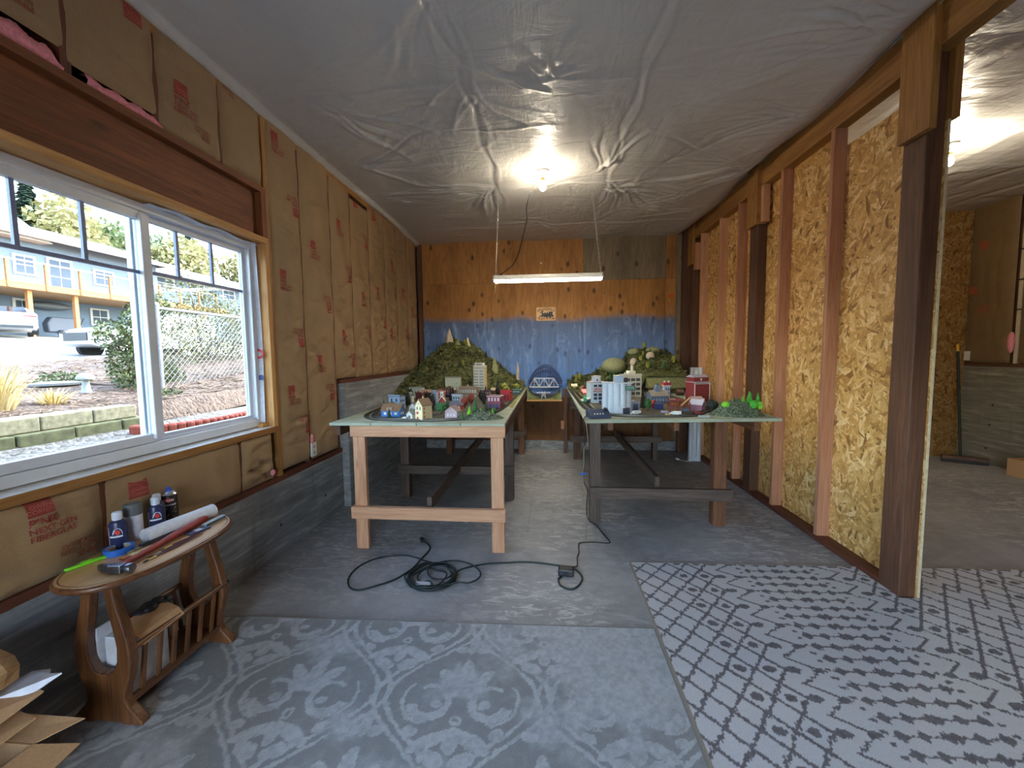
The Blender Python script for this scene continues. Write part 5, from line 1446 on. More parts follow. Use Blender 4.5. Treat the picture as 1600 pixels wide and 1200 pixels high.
# ---- buildings
def C(r, g, b, ro=.6): return plain('paint_%d_%d_%d' % (r, g, b), S(r, g, b), ro, var=.08, scale=60)
DKW = C(52, 54, 62, .3)
def bld(label, loc, w, d, h, wall, roof='flat', rc=None, rh=.03, rz=0, front=(), side=(), name='model_house', extra=(), trim=None, over=.006):
    """front/side: (cols, rows, x0, x1, z0, z1, ww, wh, material)"""
    t = thing(name, label, 'model building', (loc[0], loc[1], ZT + (loc[2] if len(loc) > 2 else .002)), math.radians(rz))
    rc = rc or wall
    if roof == 'gf':      # gable facing front
        MB().prism([(-w / 2, 0), (w / 2, 0), (w / 2, h), (0, h + rh), (-w / 2, h)], 0, -d, Matrix.Rotation(PI / 2, 4, 'X')).build('walls', wall, t)
        for s in (-1, 1):
            MB().add([(0, -over, h + rh + .003), (0, d + over, h + rh + .003), (s * (w / 2 + over), d + over, h - over * rh / w * 2 + .003), (s * (w / 2 + over), -over, h - over * rh / w * 2 + .003),
                      (0, -over, h + rh - .001), (0, d + over, h + rh - .001), (s * (w / 2 + over), d + over, h - over * rh / w * 2 - .001), (s * (w / 2 + over), -over, h - over * rh / w * 2 - .001)],
                     [(0, 1, 2, 3), (7, 6, 5, 4), (0, 3, 7, 4), (3, 2, 6, 7), (1, 5, 6, 2)]).build('roof_slope', rc, t)
    elif roof == 'gs':    # ridge along x
        MB().prism([(0, 0), (d, 0), (d, h), (d / 2, h + rh), (0, h)], -w / 2, w / 2, Matrix(((0, 0, 1, 0), (1, 0, 0, 0), (0, 1, 0, 0), (0, 0, 0, 1)))).build('walls', wall, t)
        for (ya, yb) in ((-over, d / 2), (d + over, d / 2)):
            k = w / 2 + over
            MB().add([(-k, ya, h + .001), (k, ya, h + .001), (k, yb, h + rh + .003), (-k, yb, h + rh + .003), (-k, ya, h - .003), (k, ya, h - .003), (k, yb, h + rh - .001), (-k, yb, h + rh - .001)], [(0, 1, 2, 3), (7, 6, 5, 4), (0, 4, 5, 1), (1, 5, 6, 2), (0, 3, 7, 4)]).build('roof_slope', rc, t)
    elif roof == 'hip':
        MB().box(-w / 2, 0, 0, w / 2, d, h).build('walls', wall, t)
        k = w / 2 + over
        MB().add([(-k, -over, h), (k, -over, h), (k, d + over, h), (-k, d + over, h), (-w / 4, d / 2, h + rh), (w / 4, d / 2, h + rh)], [(0, 1, 5, 4), (1, 2, 5), (2, 3, 4, 5), (3, 0, 4), (3, 2, 1, 0)]).build('roof', rc, t)
    else:
        MB().box(-w / 2, 0, 0, w / 2, d, h).build('walls', wall, t)
        MB().box(-w / 2 - .003, -.003, h, w / 2 + .003, d + .003, h + .006).build('roof', rc, t)
        if rh > .0: MB().box(-w / 2 - .004, -.005, h + .006, w / 2 + .004, .002, h + .006 + rh).build('parapet', trim or wall, t)
    for face, L_ in (('f', front), ('s', side)):
        for (nc, nr, x0, x1, z0, z1, ww, wh, mt) in L_:
            first = None
            for i in range(nc):
                for j in range(nr):
                    x = x0 + (x1 - x0) * (i + .5) / nc; z = z0 + (z1 - z0) * (j + .5) / nr
                    if first is None:
                        q = MB().box(-ww / 2, -.0012, -wh / 2, ww / 2, .0005, wh / 2) if face == 'f' else MB().box(-.0005, -ww / 2, -wh / 2, .0012, ww / 2, wh / 2)
                        first = q.build('window', mt, t); o = first
                    else:
                        o = first.copy(); COL.objects.link(o); o.parent = t
                    o.location = (x, 0, z) if face == 'f' else (w / 2, x, z)
    for (nm_, mb, mt) in extra: mb.build(nm_, mt, t)
    return t
WHT = C(226, 226, 220); CRM = C(238, 220, 176); BRN = C(138, 106, 78); REDD = C(190, 62, 56); BRK = C(134, 66, 66); SLT = C(110, 112, 126); BLU = C(56, 122, 196); LBL = C(160, 190, 224); DBL = C(52, 64, 104)
bld('bright blue model cottage with brown roof and white windows', (-1.245, 3.05), .16, .085, .048, BLU, 'gs', BRN, .05, -8, [(3, 1, -.07, .07, .012, .04, .022, .02, WHT)], [(2, 1, .01, .075, .015, .04, .016, .018, WHT)], extra=[('dormer', MB().box(-.03, -.004, .05, .02, .03, .075), C(170, 140, 120))])
bld('small beige model shed tucked behind the blue cottage', (-1.33, 3.25), .06, .05, .07, C(206, 196, 186), 'gf', C(120, 96, 80), .02, -10)
bld('light blue flat roofed model storefront with dark side wall', (-1.37, 3.45), .115, .09, .118, LBL, 'flat', SLT, .012, -14, [(2, 2, -.05, .05, .02, .11, .014, .03, DBL)], [(3, 2, .01, .08, .02, .1, .012, .02, DBL)])
bld('white model house with grey gable roof behind the cream house', (-1.12, 3.22), .075, .09, .055, WHT, 'gf', SLT, .035, -14, [(2, 1, -.03, .03, .02, .05, .01, .016, SLT)])
bld('tiny white model garage beside the cream house', (-1.06, 2.965), .05, .05, .035, WHT, 'gf', C(120, 138, 138), .026, -10, [(1, 1, -.01, .01, .004, .024, .016, .02, SLT)])
bld('tall cream model house with brown roof and red doors', (-.965, 2.905), .075, .1, .112, CRM, 'gf', BRN, .045, -28, [(2, 1, -.03, .03, .075, .1, .011, .022, C(110, 110, 96)), (1, 1, -.024, -.004, .045, .06, .02, .018, REDD), (1, 1, -.024, -.004, .0, .022, .016, .022, REDD), (1, 1, -.006, .006, .115, .13, .008, .008, C(120, 120, 100))], [(1, 3, .01, .03, .01, .1, .01, .018, C(200, 110, 70))], extra=[('chimney', MB().box(-.012, .05, .14, -.002, .06, .175), C(206, 178, 130))])
bld('dusty pink model house with gable porch at the table front', (-.74, 2.985), .1, .075, .055, C(196, 172, 178), 'gf', C(150, 124, 120), .038, -12, [(3, 1, -.04, .04, .01, .04, .014, .022, C(220, 214, 226))], [(2, 1, .01, .065, .015, .045, .012, .02, C(226, 226, 236))])
bld('red model church with white gable and square steeple', (-.94, 3.47), .06, .11, .075, C(200, 66, 72), 'gf', WHT, .04, 14, [(1, 1, -.01, .01, .01, .04, .014, .03, WHT)], extra=[('steeple', MB().box(-.014, .07, .08, .014, .098, .155), WHT), ('louvre', MB().box(-.005, .0692, .12, .005, .0705, .135), SLT)])
bld('red and white model station with slate hip roof', (-.81, 3.38), .125, .075, .05, C(206, 84, 84), 'hip', SLT, .035, -6, [(4, 1, -.06, .06, .005, .045, .018, .03, WHT)])
bld('large pale green white model warehouse near the concrete wall', (-1.565, 4.6), .15, .1, .1, C(206, 222, 214), 'flat', SLT, .006, -6, [(3, 1, -.06, .06, .03, .08, .012, .03, C(150, 170, 170))])
bld('small white model chapel with dark pointed bell roof', (-1.42, 4.0), .04, .05, .075, WHT, 'gf', SLT, .02, -10, extra=[('bell_tower', MB().box(-.012, .004, .07, .012, .028, .11), WHT), ('spire', MB().lathe([(.018, 0), (.001, .03)], 4, Matrix.Rotation(PI / 4, 4, 'Z'), (0, .016, .11)), C(40, 44, 56))], front=[(1, 1, -.008, .008, .02, .05, .01, .02, SLT)])
bld('narrow maroon brick model building behind the white house', (-1.29, 3.88), .06, .07, .1, C(126, 42, 50), 'flat', C(90, 60, 56), .012, -12, [(2, 3, -.026, .026, .01, .1, .01, .016, C(60, 40, 50))])
bld('maroon brick model tenement with purple shopfront awning', (-1.16, 4.5), .17, .1, .085, BRK, 'flat', C(200, 188, 184), .012, -6, [(6, 1, -.08, .08, .05, .085, .014, .024, C(220, 170, 170)), (5, 1, -.08, .08, .005, .035, .022, .026, C(90, 96, 170))], [(3, 1, .01, .09, .05, .085, .012, .02, C(70, 50, 56))], extra=[('awning', MB().box(-.05, -.02, .036, .05, 0, .042), C(140, 150, 220))])
bld('big blank pale green white model block with two small windows', (-1.215, 5.0), .185, .1, .2, C(216, 226, 210), 'flat', C(120, 90, 80), .006, -4, [(1, 2, .05, .07, .04, .15, .008, .02, SLT)])
bld('ornate beige model hall with arched white windows', (-.87, 4.3), .2, .11, .12, C(176, 156, 132), 'flat', C(150, 120, 110), .016, -4, [(7, 1, -.095, .095, .065, .105, .018, .034, WHT), (7, 1, -.095, .095, .01, .05, .018, .034, C(226, 226, 230))], [(3, 2, .01, .1, .01, .11, .016, .03, C(90, 70, 60))], extra=[('cresting', MB().prism([(-.1, .125), (-.07, .15), (-.05, .128), (-.02, .14), (0, .165), (.02, .14), (.05, .128), (.07, .15), (.1, .125)], 0, -.01, Matrix.Rotation(PI / 2, 4, 'X')), C(206, 150, 140))])
bld('tall white model office tower with rows of small windows', (-.852, 4.9), .138, .11, .345, C(232, 236, 232), 'flat', WHT, .006, -10, [(3, 8, -.062, -.008, .02, .3, .012, .02, C(130, 146, 156)), (3, 8, .008, .062, .02, .3, .012, .02, C(130, 146, 156)), (6, 1, -.062, .062, .308, .335, .01, .018, C(176, 128, 108))], [(4, 8, .01, .1, .02, .33, .012, .016, C(176, 150, 116))], name='model_tower', extra=[('penthouse', MB().box(-.055, .015, .35, .05, .09, .385), WHT), ('side_cladding', MB().box(.069, 0, 0, .0695, .11, .345), C(206, 178, 140)), ('penthouse_window', MB().box(-.04, .0142, .358, .03, .0155, .372), C(110, 120, 130))])
bld('pink brick model shop building with arched windows at the aisle side', (-.485, 3.545), .125, .11, .108, C(150, 76, 88), 'flat', C(226, 206, 204), .008, -10, [(4, 1, -.058, .058, .06, .105, .014, .03, C(230, 214, 220)), (3, 1, -.05, .05, .005, .045, .02, .034, C(70, 80, 130))], [(4, 2, .01, .1, .01, .1, .012, .024, C(110, 60, 60))])
bld('bright red model depot with columns near the aisle', (-.445, 4.15), .1, .12, .09, C(206, 48, 56), 'flat', C(214, 60, 60), .02, -8, [(3, 1, -.045, .045, .01, .07, .018, .05, C(140, 30, 44))], [(1, 1, .0, .12, .0, .085, .11, .08, C(186, 84, 60))])
bld('teal model diner car building with pale roof', (-.385, 4.86), .095, .1, .055, C(60, 108, 112), 'flat', C(214, 196, 180), .008, -4, [(4, 1, -.042, .042, .015, .045, .014, .02, C(170, 206, 216))])
bld('white and blue model storefront between the red trees', (-.9, 3.86), .085, .07, .085, C(200, 214, 230), 'flat', WHT, .01, -6, [(3, 2, -.038, .038, .008, .08, .014, .024, C(100, 96, 106))])
bld('narrow pale blue model townhouse behind the red church', (-1.125, 3.88), .04, .06, .12, C(178, 194, 222), 'flat', SLT, .012, -6, [(1, 4, -.01, .01, .01, .11, .016, .016, C(96, 110, 150))])
bld('orange brick model townhouse next to the red church', (-1.045, 3.82), .05, .06, .125, C(214, 130, 96), 'flat', C(206, 170, 150), .012, -6, [(2, 3, -.022, .022, .01, .12, .012, .022, C(120, 70, 50))])
bld('long brown roofed model goods shed below the mountain', (-1.4, 4.45), .14, .07, .06, C(120, 84, 66), 'gs', C(176, 150, 140), .03, 14)
bld('yellow fronted model cabin below the mountain', (-1.28, 4.7), .06, .05, .06, C(190, 160, 70), 'gf', C(110, 60, 50), .04, 0)
bld('slate grey model garage in the middle of the town', (-1.2, 4.15), .09, .07, .055, C(88, 84, 92), 'gs', SLT, .03, -10, [(3, 1, -.04, .04, .01, .045, .014, .024, C(206, 190, 190))])
bld('dark red model warehouse near the tower', (-.66, 4.35), .09, .09, .08, C(110, 52, 54), 'flat', C(96, 80, 84), .01, -8, [(3, 2, -.04, .04, .01, .08, .014, .02, C(200, 180, 176))])
bld('brown model freight house beside the tower', (-.62, 4.7), .1, .07, .06, C(150, 116, 84), 'gs', C(170, 150, 130), .025, 4)
# partition-side table
bld('white model flour mill with red lettering and roof tower', (.50, 3.95), .165, .16, .2, C(214, 222, 230), 'flat', C(186, 140, 140), .006, 10, [(3, 1, -.06, .08, .155, .185, .034, .022, C(56, 70, 92)), (3, 2, -.06, .08, .03, .1, .034, .026, C(56, 70, 92)), (1, 1, .0, .02, .002, .022, .022, .022, C(50, 56, 76))], name='model_mill',
    extra=[('roof_tower', MB().box(-.05, .02, .206, .02, .09, .258), C(218, 226, 232)), ('tower_cap', MB().box(-.055, .015, .258, .025, .095, .266), C(206, 190, 186)), ('tower_window', MB().box(-.02, .0188, .216, -.008, .0205, .234), DKW), ('sign_panel', MB().box(-.06, -.0016, .105, .083, 0, .15), C(232, 206, 210)), ('loading_canopy', MB().add([(-.0825, 0, .045), (-.0825, .12, .045), (-.16, .12, .02), (-.16, 0, .02), (-.0825, 0, .05), (-.0825, .12, .05), (-.16, .12, .025), (-.16, 0, .025)], [(3, 2, 1, 0), (4, 5, 6, 7), (0, 4, 7, 3), (3, 7, 6, 2)]), C(222, 214, 212))])
mill = [o for o in bpy.data.objects if o.name == 'model_mill'][0]
mb = MB(); Mx = Matrix.Translation((.012, -.0022, .138)) @ Matrix.Rotation(PI / 2, 4, 'X'); lettering(mb, 'MISSOURI', .027, Mx, .0003); mb.build('lettering', C(196, 60, 84), mill)
mb = MB(); lettering(mb, 'MILLING CO', .024, Matrix.Translation((.012, -.0022, .116)) @ Matrix.Rotation(PI / 2, 4, 'X'), .0003); mb.build('lettering', C(110, 60, 80), mill)
# silo block
si = thing('model_silo', 'white fluted model grain silos with green sign at the table front', 'model building', (.565, 3.27, ZT), math.radians(0))
SIL = C(204, 212, 222, .45)
k = 0
for (x, y) in ((-.095, .03), (-.05, .01), (-.008, -.01), (.036, -.012), (.08, .02)):
    MB().cyl((x, y, 0 if k not in (3,) else .0), (x, y, .245), .029, n=18).build('silo_cylinder', SIL, si, smooth=40); k += 1
MB().box(-.1, .02, 0, .1, .12, .243).build('silo_core', SIL, si)
MB().box(-.118, -.03, .243, .108, .12, .25).build('silo_cap', SIL, si)
MB().box(.03, -.045, 0, .085, -.01, .05).build('truck_bay', C(40, 44, 60), si)
MB().box(.0, -.045, 0, .03, -.01, .06).build('bay_wall', SIL, si)
MB().box(-.02, .05, .25, .05, .1, .30).build('headhouse', C(170, 184, 204), si); MB().box(.06, .06, .25, .085, .085, .285).build('vent', C(60, 50, 60), si)
sg = MB().box(.045, -.052, .19, .125, -.049, .225, Matrix.Rotation(-.12, 4, 'Y') @ Matrix.Rotation(.12, 4, 'Y')).build('sign_board', C(24, 84, 70), si)
mb = MB(); lettering(mb, 'FARMERS', .016, Matrix.Translation((.085, -.0525, .213)) @ Matrix.Rotation(PI / 2, 4, 'X')); lettering(mb, 'ELEVATOR', .014, Matrix.Translation((.085, -.0525, .199)) @ Matrix.Rotation(PI / 2, 4, 'X')); mb.build('sign_lettering', C(190, 226, 206), sg)
bld('cream model factory with banded windows and rooftop water tank', (.90, 4.45), .25, .18, .235, C(226, 220, 200), 'flat', C(226, 220, 204), .02, 12, [(4, 4, -.115, .115, .02, .22, .046, .03, C(92, 92, 88))], [(4, 4, .01, .17, .02, .22, .03, .03, C(120, 114, 102))], name='model_factory', extra=[('stair_house', MB().box(.0, .04, .24, .075, .12, .29), C(230, 226, 208)), ('tank', MB().cyl((.045, .07, .29), (.045, .07, .345), .014, n=12), WHT), ('vent', MB().cyl((-.04, .05, .24), (-.04, .05, .27), .012, n=10), WHT)])
bld('grey model mine building with cupola and tan roof', (1.08, 3.95), .17, .12, .07, C(104, 116, 140), 'gs', C(170, 160, 144), .05, 10, [(5, 1, -.08, .08, .01, .05, .02, .03, C(150, 166, 190))], name='model_mine', extra=[('cupola', MB().box(-.03, .04, .1, .03, .08, .15), C(130, 146, 172)), ('cupola_tower', MB().box(-.02, .045, .15, .01, .075, .175), C(150, 168, 196)), ('cupola_cap', MB().lathe([(.022, 0), (.001, .02)], 6, None, (-.005, .06, .175)), C(80, 90, 110))])
bld('white model coal tower with red roof band', (1.175, 4.05), .055, .05, .17, C(190, 200, 216), 'flat', WHT, .0, 8, [(2, 2, -.024, .024, .06, .15, .014, .024, C(90, 120, 180))], name='model_coal_tower', extra=[('red_band', MB().box(-.036, -.008, .165, .036, .058, .19), C(176, 50, 56)), ('band_trim', MB().box(-.037, -.009, .158, .037, .059, .165), WHT), ('finial', MB().sphere((-.02, .02, .2), .011, 8, 5), WHT), ('finial', MB().sphere((.02, .02, .2), .011, 8, 5), WHT)])
RB = C(140, 52, 54)
el = bld('tall dark red model grain elevator with grey stepped roofs', (1.45, 3.9), .155, .14, .2, RB, 'flat', C(186, 182, 190), .0, 16, (), [(2, 3, .02, .12, .02, .19, .02, .03, C(70, 40, 44))], name='model_elevator', extra=[('skirt_roof', MB().add([(-.082, -.012, .19), (.082, -.012, .19), (.078, .03, .215), (-.078, .03, .215), (-.082, -.012, .186), (.082, -.012, .186)], [(0, 1, 2, 3), (0, 4, 5, 1)]), C(176, 176, 188)), ('upper_storey', MB().box(-.076, .02, .2, .076, .13, .25), RB), ('upper_roof', MB().add([(-.082, .008, .25), (.082, .008, .25), (.078, .07, .275), (-.078, .07, .275), (-.082, .14, .25), (.082, .14, .25)], [(0, 1, 2, 3), (3, 2, 5, 4), (0, 3, 4), (1, 5, 2)]), C(176, 176, 188)), ('loft_window', MB().box(-.008, .0185, .218, .01, .0205, .24), WHT)])
for s in (-1, 1): MB().box(s * .0775 - .003, -.003, 0, s * .0775 + .003, .003, .2).build('corner_trim', WHT, el)
bld('pink walled model barn with white roof below the elevator', (1.29, 3.43), .075, .1, .055, C(160, 110, 130), 'gf', C(214, 210, 222), .035, 48, extra=[('finial', MB().sphere((0, .0, .096), .008, 8, 5), WHT)])
# open red timber frame loader
fr = thing('model_loader', 'open red model timber loading frame beside the white truck', 'model building', (1.08, 3.36, ZT), math.radians(8))
RDF = C(158, 64, 60)
for x in (-.075, -.025, .025, .08):
    for y in (0, .07): MB().box(x - .003, y - .003, 0, x + .003, y + .003, .1 if x < .03 else .08).build('post', RDF, fr)
for z in (.055, .1):
    for y in (0, .07): MB().box(-.078, y - .003, z - .005, .03 if z > .06 else .083, y + .003, z + .003).build('beam', RDF, fr)
MB().box(-.078, 0, .05, .083, .07, .053).build('floor_deck', C(96, 60, 48), fr)
MB().box(-.06, .01, .053, -.01, .06, .075).build('hopper', C(150, 100, 60), fr)
MB().beam((-.0, -.01, .055), (.07, -.01, .115), .014, .006).build('conveyor', C(214, 176, 96), fr)
MB().box(-.07, .02, .1, -.03, .05, .108).build('roof_plate', C(200, 150, 140), fr)
MB().box(.03, .01, .0, .08, .06, .03).build('tank', C(96, 122, 136), fr)
bld('grey model engine shed with dark arched door', (.73, 3.39), .065, .07, .075, C(150, 156, 176), 'gf', C(150, 156, 176), .012, 10, [(1, 1, -.001, .001, 0, .062, .044, .062, C(70, 80, 110))])
bld('red roofed model boxcar shed behind the round bush', (.93, 3.6), .06, .1, .045, C(176, 56, 48), 'gf', C(196, 66, 50), .02, 50, name='model_shed')
bld('blue model boxcar shed in front of the mine', (.955, 3.5), .06, .05, .045, C(60, 74, 130), 'flat', C(90, 100, 150), .0, 12, name='model_shed')
bld('pale roofed model shed beside the elevator', (1.36, 3.75), .1, .08, .05, C(150, 80, 80), 'gs', C(214, 186, 180), .03, 10)
for i, (x, y, lb, c) in enumerate(((.43, 4.75, 'small red model farmhouse beyond the mill', (150, 70, 60)), (.46, 5.1, 'brown model barn at the foot of the far hill', (120, 64, 50)), (.42, 4.4, 'red and white model cabin beside the green engine', (196, 110, 100)), (.62, 4.9, 'dark red model sawmill behind the mill', (110, 50, 46)), (.36, 5.45, 'pale roofed model halt at the bridge end', (206, 190, 160)), (1.33, 4.6, 'brown timber model mine portal under the felt slope', (96, 64, 48)), (1.5, 4.65, 'dark model timber shed under the felt slope', (80, 56, 44)))):
    bld(lb, (x, y), .07, .06, .04 + .01 * (i % 3), C(*c), 'gf' if i % 2 else 'gs', C(*[min(255, q + 50) for q in c]), .028, (i * 23) % 40 - 10)
# ---- vehicles and controller
def lorry(name, label, loc, rz, cab, box):
    t = thing(name, label, 'model vehicle', (loc[0], loc[1], ZT + .002), math.radians(rz))
    MB().box(-.042, -.012, .006, .02, .012, .034).build('body', box, t, bevel=.006)
    MB().prism([(.02, .006), (.046, .006), (.046, .016), (.034, .018), (.03, .029), (.02, .029)], -.011, .011, Matrix.Rotation(PI / 2, 4, 'X')).build('cab', cab, t, bevel=.002)
    for x in (-.03, .034):
        for y in (-.012, .012): MB().cyl((x, y - .003, .006), (x, y + .003, .006), .006, n=10).build('wheel', TYRE, t)
    return t
lorry('model_truck', 'white model tank truck parked at the silo door', (.69, 3.2), -160, WHT, WHT)
lorry('model_truck', 'white model tank truck in front of the red loading frame', (.985, 3.17), 165, WHT, WHT)
lorry('model_truck', 'silver model truck beside the pink brick building', (-.40, 3.7), 80, C(196, 200, 206), C(96, 104, 110))
lorry('model_car', 'small white model car in front of the tiny garage', (-1.095, 2.955), 175, WHT, WHT).scale = (.5, .8, .5)
lorry('model_wagon', 'small yellow model wagon beside the white tank truck', (.92, 3.15), 0, C(214, 176, 90), C(214, 176, 90)).scale = (.5, .6, .45)
lorry('model_wagon', 'dark red model wagon at the loading frame', (1.17, 3.2), 5, C(120, 40, 44), C(130, 44, 48)).scale = (.7, .9, .8)
lorry('model_wagon', 'grey model wagon behind the yellow wagon', (.93, 3.25), 0, C(150, 150, 160), C(160, 156, 170)).scale = (.8, .9, .8)
tag(MB().box(1.13, 3.09, ZT, 1.21, 3.11, ZT + .014).build('track_block', C(176, 186, 190), None, bevel=.003), 'small pale grey block lying at the table edge before the rubble mound', 'block')
lo = thing('model_locomotive', 'green model locomotive on the aisle side track', 'model train', (.37, 4.0, ZT + .009), math.radians(84))
LG = C(60, 166, 112)
MB().box(-.08, -.015, .008, .06, .015, .045).build('hood', LG, lo, bevel=.004); MB().box(.03, -.016, .045, .06, .016, .058).build('cab', LG, lo); MB().box(-.085, -.016, .0, .075, .016, .009).build('underframe', BLACK, lo)
for x in (-.06, -.04, .04, .06): MB().cyl((x, -.009, .004), (x, .009, .004), .006, n=10).build('wheel', TYRE, lo)
ct = thing('power_pack', 'dark blue grey train power pack with pale buttons at the table corner', 'controller', (.385, 3.06, ZT), math.radians(14))
MB().prism([(-.055, 0), (.055, 0), (.055, .058), (.02, .064), (-.055, .02)], -.085, .08, Matrix(((0, 0, 1, 0), (1, 0, 0, 0), (0, 1, 0, 0), (0, 0, 0, 1)))).build('case', C(62, 72, 96), ct, bevel=.005)
for i in range(4): MB().sphere((-.045 + i * .022, -.035, .034), .006, 8, 5).build('button', C(226, 226, 226), ct)
MB().cyl((.05, -.0, .052), (.05, -.008, .07), .014, n=14).build('dial', BLACK, ct)
# ---- trees
def conifer(seed, col):
    r_ = random.Random(seed); t = thing('model_conifer', '', 'model tree')
    MB().cyl((0, 0, 0), (0, 0, .25), .05, .04, 6).build('trunk', BARK, t)
    mb = MB(); n = 14; tiers = 6
    for k in range(tiers):
        z0 = .12 + k * .14; z1 = z0 + .26; r0 = .42 * (1 - k / tiers) ** .9 + .04
        b = len(mb.v)
        for j in range(n):
            a = 2 * PI * j / n + k; rr_ = r0 * (1 if j % 2 else .72) * r_.uniform(.85, 1.1)
            mb.v.append((rr_ * math.cos(a), rr_ * math.sin(a), z0 + r_.uniform(-.03, .02)))
        mb.v.append((0, 0, min(1, z1)))
        for j in range(n): mb.f.append((b + j, b + (j + 1) % n, b + n))
        mb.f.append(tuple(b + j for j in range(n))[::-1])
    mb.build('crown', col, t); return t
def roundtree(seed, col, nm_='model_round_tree'):
    t = thing(nm_, '', 'model tree'); MB().cyl((0, 0, 0), (0, 0, .3), .05, .04, 6).build('trunk', BARK, t)
    mb = MB().sphere((0, 0, 0), 1, 12, 9); V = []
    for p in mb.v:
        q = Vector(p); k = 1 + .28 * mnoise.noise(q * 2.5 + Vector((seed, 0, 0))) + .14 * mnoise.noise(q * 6)
        V.append((q.x * .42 * k, q.y * .42 * k, .58 + q.z * .42 * k))
    mb.v = V; mb.build('crown', col, t); return t
TG = leafmat('model_green', S(36, 84, 50), S(70, 124, 72), 40); TL = leafmat('model_lime', S(104, 190, 40), S(150, 226, 70), 40); TD = leafmat('model_dark', S(22, 26, 22), S(44, 50, 38), 40); TO = leafmat('model_orange', S(170, 116, 40), S(206, 156, 60), 40); TR = leafmat('model_red', S(120, 44, 36), S(184, 92, 68), 40); TF = leafmat('model_fir', S(30, 46, 24), S(66, 80, 40), 40); TY = leafmat('model_olive', S(110, 116, 40), S(160, 156, 70), 40); TB = leafmat('model_bright', S(50, 150, 40), S(96, 196, 70), 40)
PR = {k: (conifer(i, m_) if k[0] == 'c' else roundtree(i, m_)) for i, (k, m_) in enumerate((('cg', TG), ('cl', TL), ('cd', TD), ('cf', TF), ('cb', TB), ('rg', TG), ('rd', TD), ('ro', TO), ('rr', TR), ('ry', TY), ('rb', TB), ('rl', TL)))}
used = set()
def tree_at(k, x, y, h, w, label, z=None, group=None):
    z = ZT if z is None else z
    s = (w / .84, w / .84, h)
    if k not in used:
        used.add(k); t = PR[k]; t.location = (x, y, z); t.scale = s; t['label'] = label
        if group: t['group'] = group
        return t
    t = dup(PR[k], (x, y, z), random.uniform(0, 6), label, s)
    if group: t['group'] = group
    elif 'group' in t: del t['group']
    return t
for a in (('cg', -.557, 3.03, .14, .052, 'tallest bright green model conifer above the rubble mound'), ('cg', -.64, 2.93, .07, .03, 'thin green model conifer beside the pink house'), ('cg', -.488, 3.13, .105, .038, 'green model conifer touching the pink brick building'), ('cg', -.408, 3.07, .062, .032, 'short green model conifer before the pink brick building'),
          ('cl', -.592, 2.97, .074, .042, 'lime green model shrub left of the tallest conifer'), ('cl', -.512, 3.02, .055, .026, 'lime green model shrub right of the tallest conifer'), ('cl', -.425, 3.04, .052, .026, 'lime green model shrub near the brick building'), ('ro', -.885, 3.95, .092, .06, 'orange autumn model tree among the storefronts'),
          ('rr', -.757, 3.58, .104, .068, 'rust red round model tree behind the station'), ('rr', -.75, 3.85, .11, .07, 'deep red round model tree before the beige hall'), ('rd', -.69, 4.12, .118, .062, 'black green model tree before the office tower'), ('rd', -.66, 4.0, .09, .05, 'small black green model tree beside the dark red warehouse'),
          ('rg', -.88, 3.22, .1, .088, 'round dark green model tree behind the pink house'), ('cg', -.845, 3.3, .12, .05, 'dark green model conifer behind the round tree'), ('cg', -1.46, 3.44, .1, .032, 'small green model conifer left of the blue cottage'), ('cg', -1.345, 3.72, .125, .052, 'green model conifer behind the light blue storefront'),
          ('cf', -1.235, 3.0, .078, .038, 'brown green model conifer before the blue cottage'), ('cd', -1.02, 3.45, .095, .05, 'dark model conifer behind the cream house'), ('cd', -1.27, 4.1, .12, .06, 'black model conifer beside the slate grey garage'), ('cd', -1.2, 3.95, .115, .05, 'black model conifer behind the maroon building'), ('cd', -1.36, 4.3, .1, .05, 'black model conifer near the chapel'),
          ('ry', -1.09, 4.6, .09, .05, 'yellow green model tree behind the tenement'), ('rg', -.88, 3.6, .06, .06, 'low green model bush behind the slate roofed station'), ('cb', -.37, 4.9, .09, .06, 'bright green model tree near the teal diner'), ('ry', -.42, 5.3, .1, .1, 'olive model tree at the end of the aisle track'), ('ry', -.55, 5.0, .13, .1, 'olive model tree right of the office tower'), ('cd', -.62, 4.95, .19, .07, 'tall black model conifer right of the office tower'),
          ('cd', .805, 3.47, .188, .055, 'tall black model conifer behind the engine shed'), ('rg', .845, 3.46, .098, .066, 'dark green round model bush beside the black conifer'), ('rd', 1.335, 3.37, .1, .094, 'black round model bush beside the pink barn'), ('cd', .88, 5.0, .2, .05, 'tall dark model conifer behind the mill')):
    if a[1] < 0 and a[2] < 3.15 and a[1] > -.62: a = a + (ZT + .028,)
    tree_at(*a)
for a in (('rl', 1.368, 3.2, .062, .062, 'lime green model bush on the left of the corner mound', ZT + .045), ('cf', 1.43, 3.2, .07, .028, 'dark thin model conifer on the corner mound', ZT + .075), ('cb', 1.55, 3.22, .10, .06, 'largest green model tree on the corner mound', ZT + .085), ('cb', 1.612, 3.22, .105, .04, 'tall green model tree at the partition end of the corner mound', ZT + .07), ('rb', 1.535, 3.12, .07, .055, 'round green model bush on the front of the corner mound', ZT + .055), ('rl', 1.585, 3.13, .07, .038, 'lime model bush at the right end of the corner mound', ZT + .045), ('cb', 1.49, 3.2, .06, .03, 'small green model tree at the middle of the corner mound', ZT + .095)):
    tree_at(a[0], a[1], a[2], a[3], a[4], a[5], a[6])
r_ = random.Random(77)
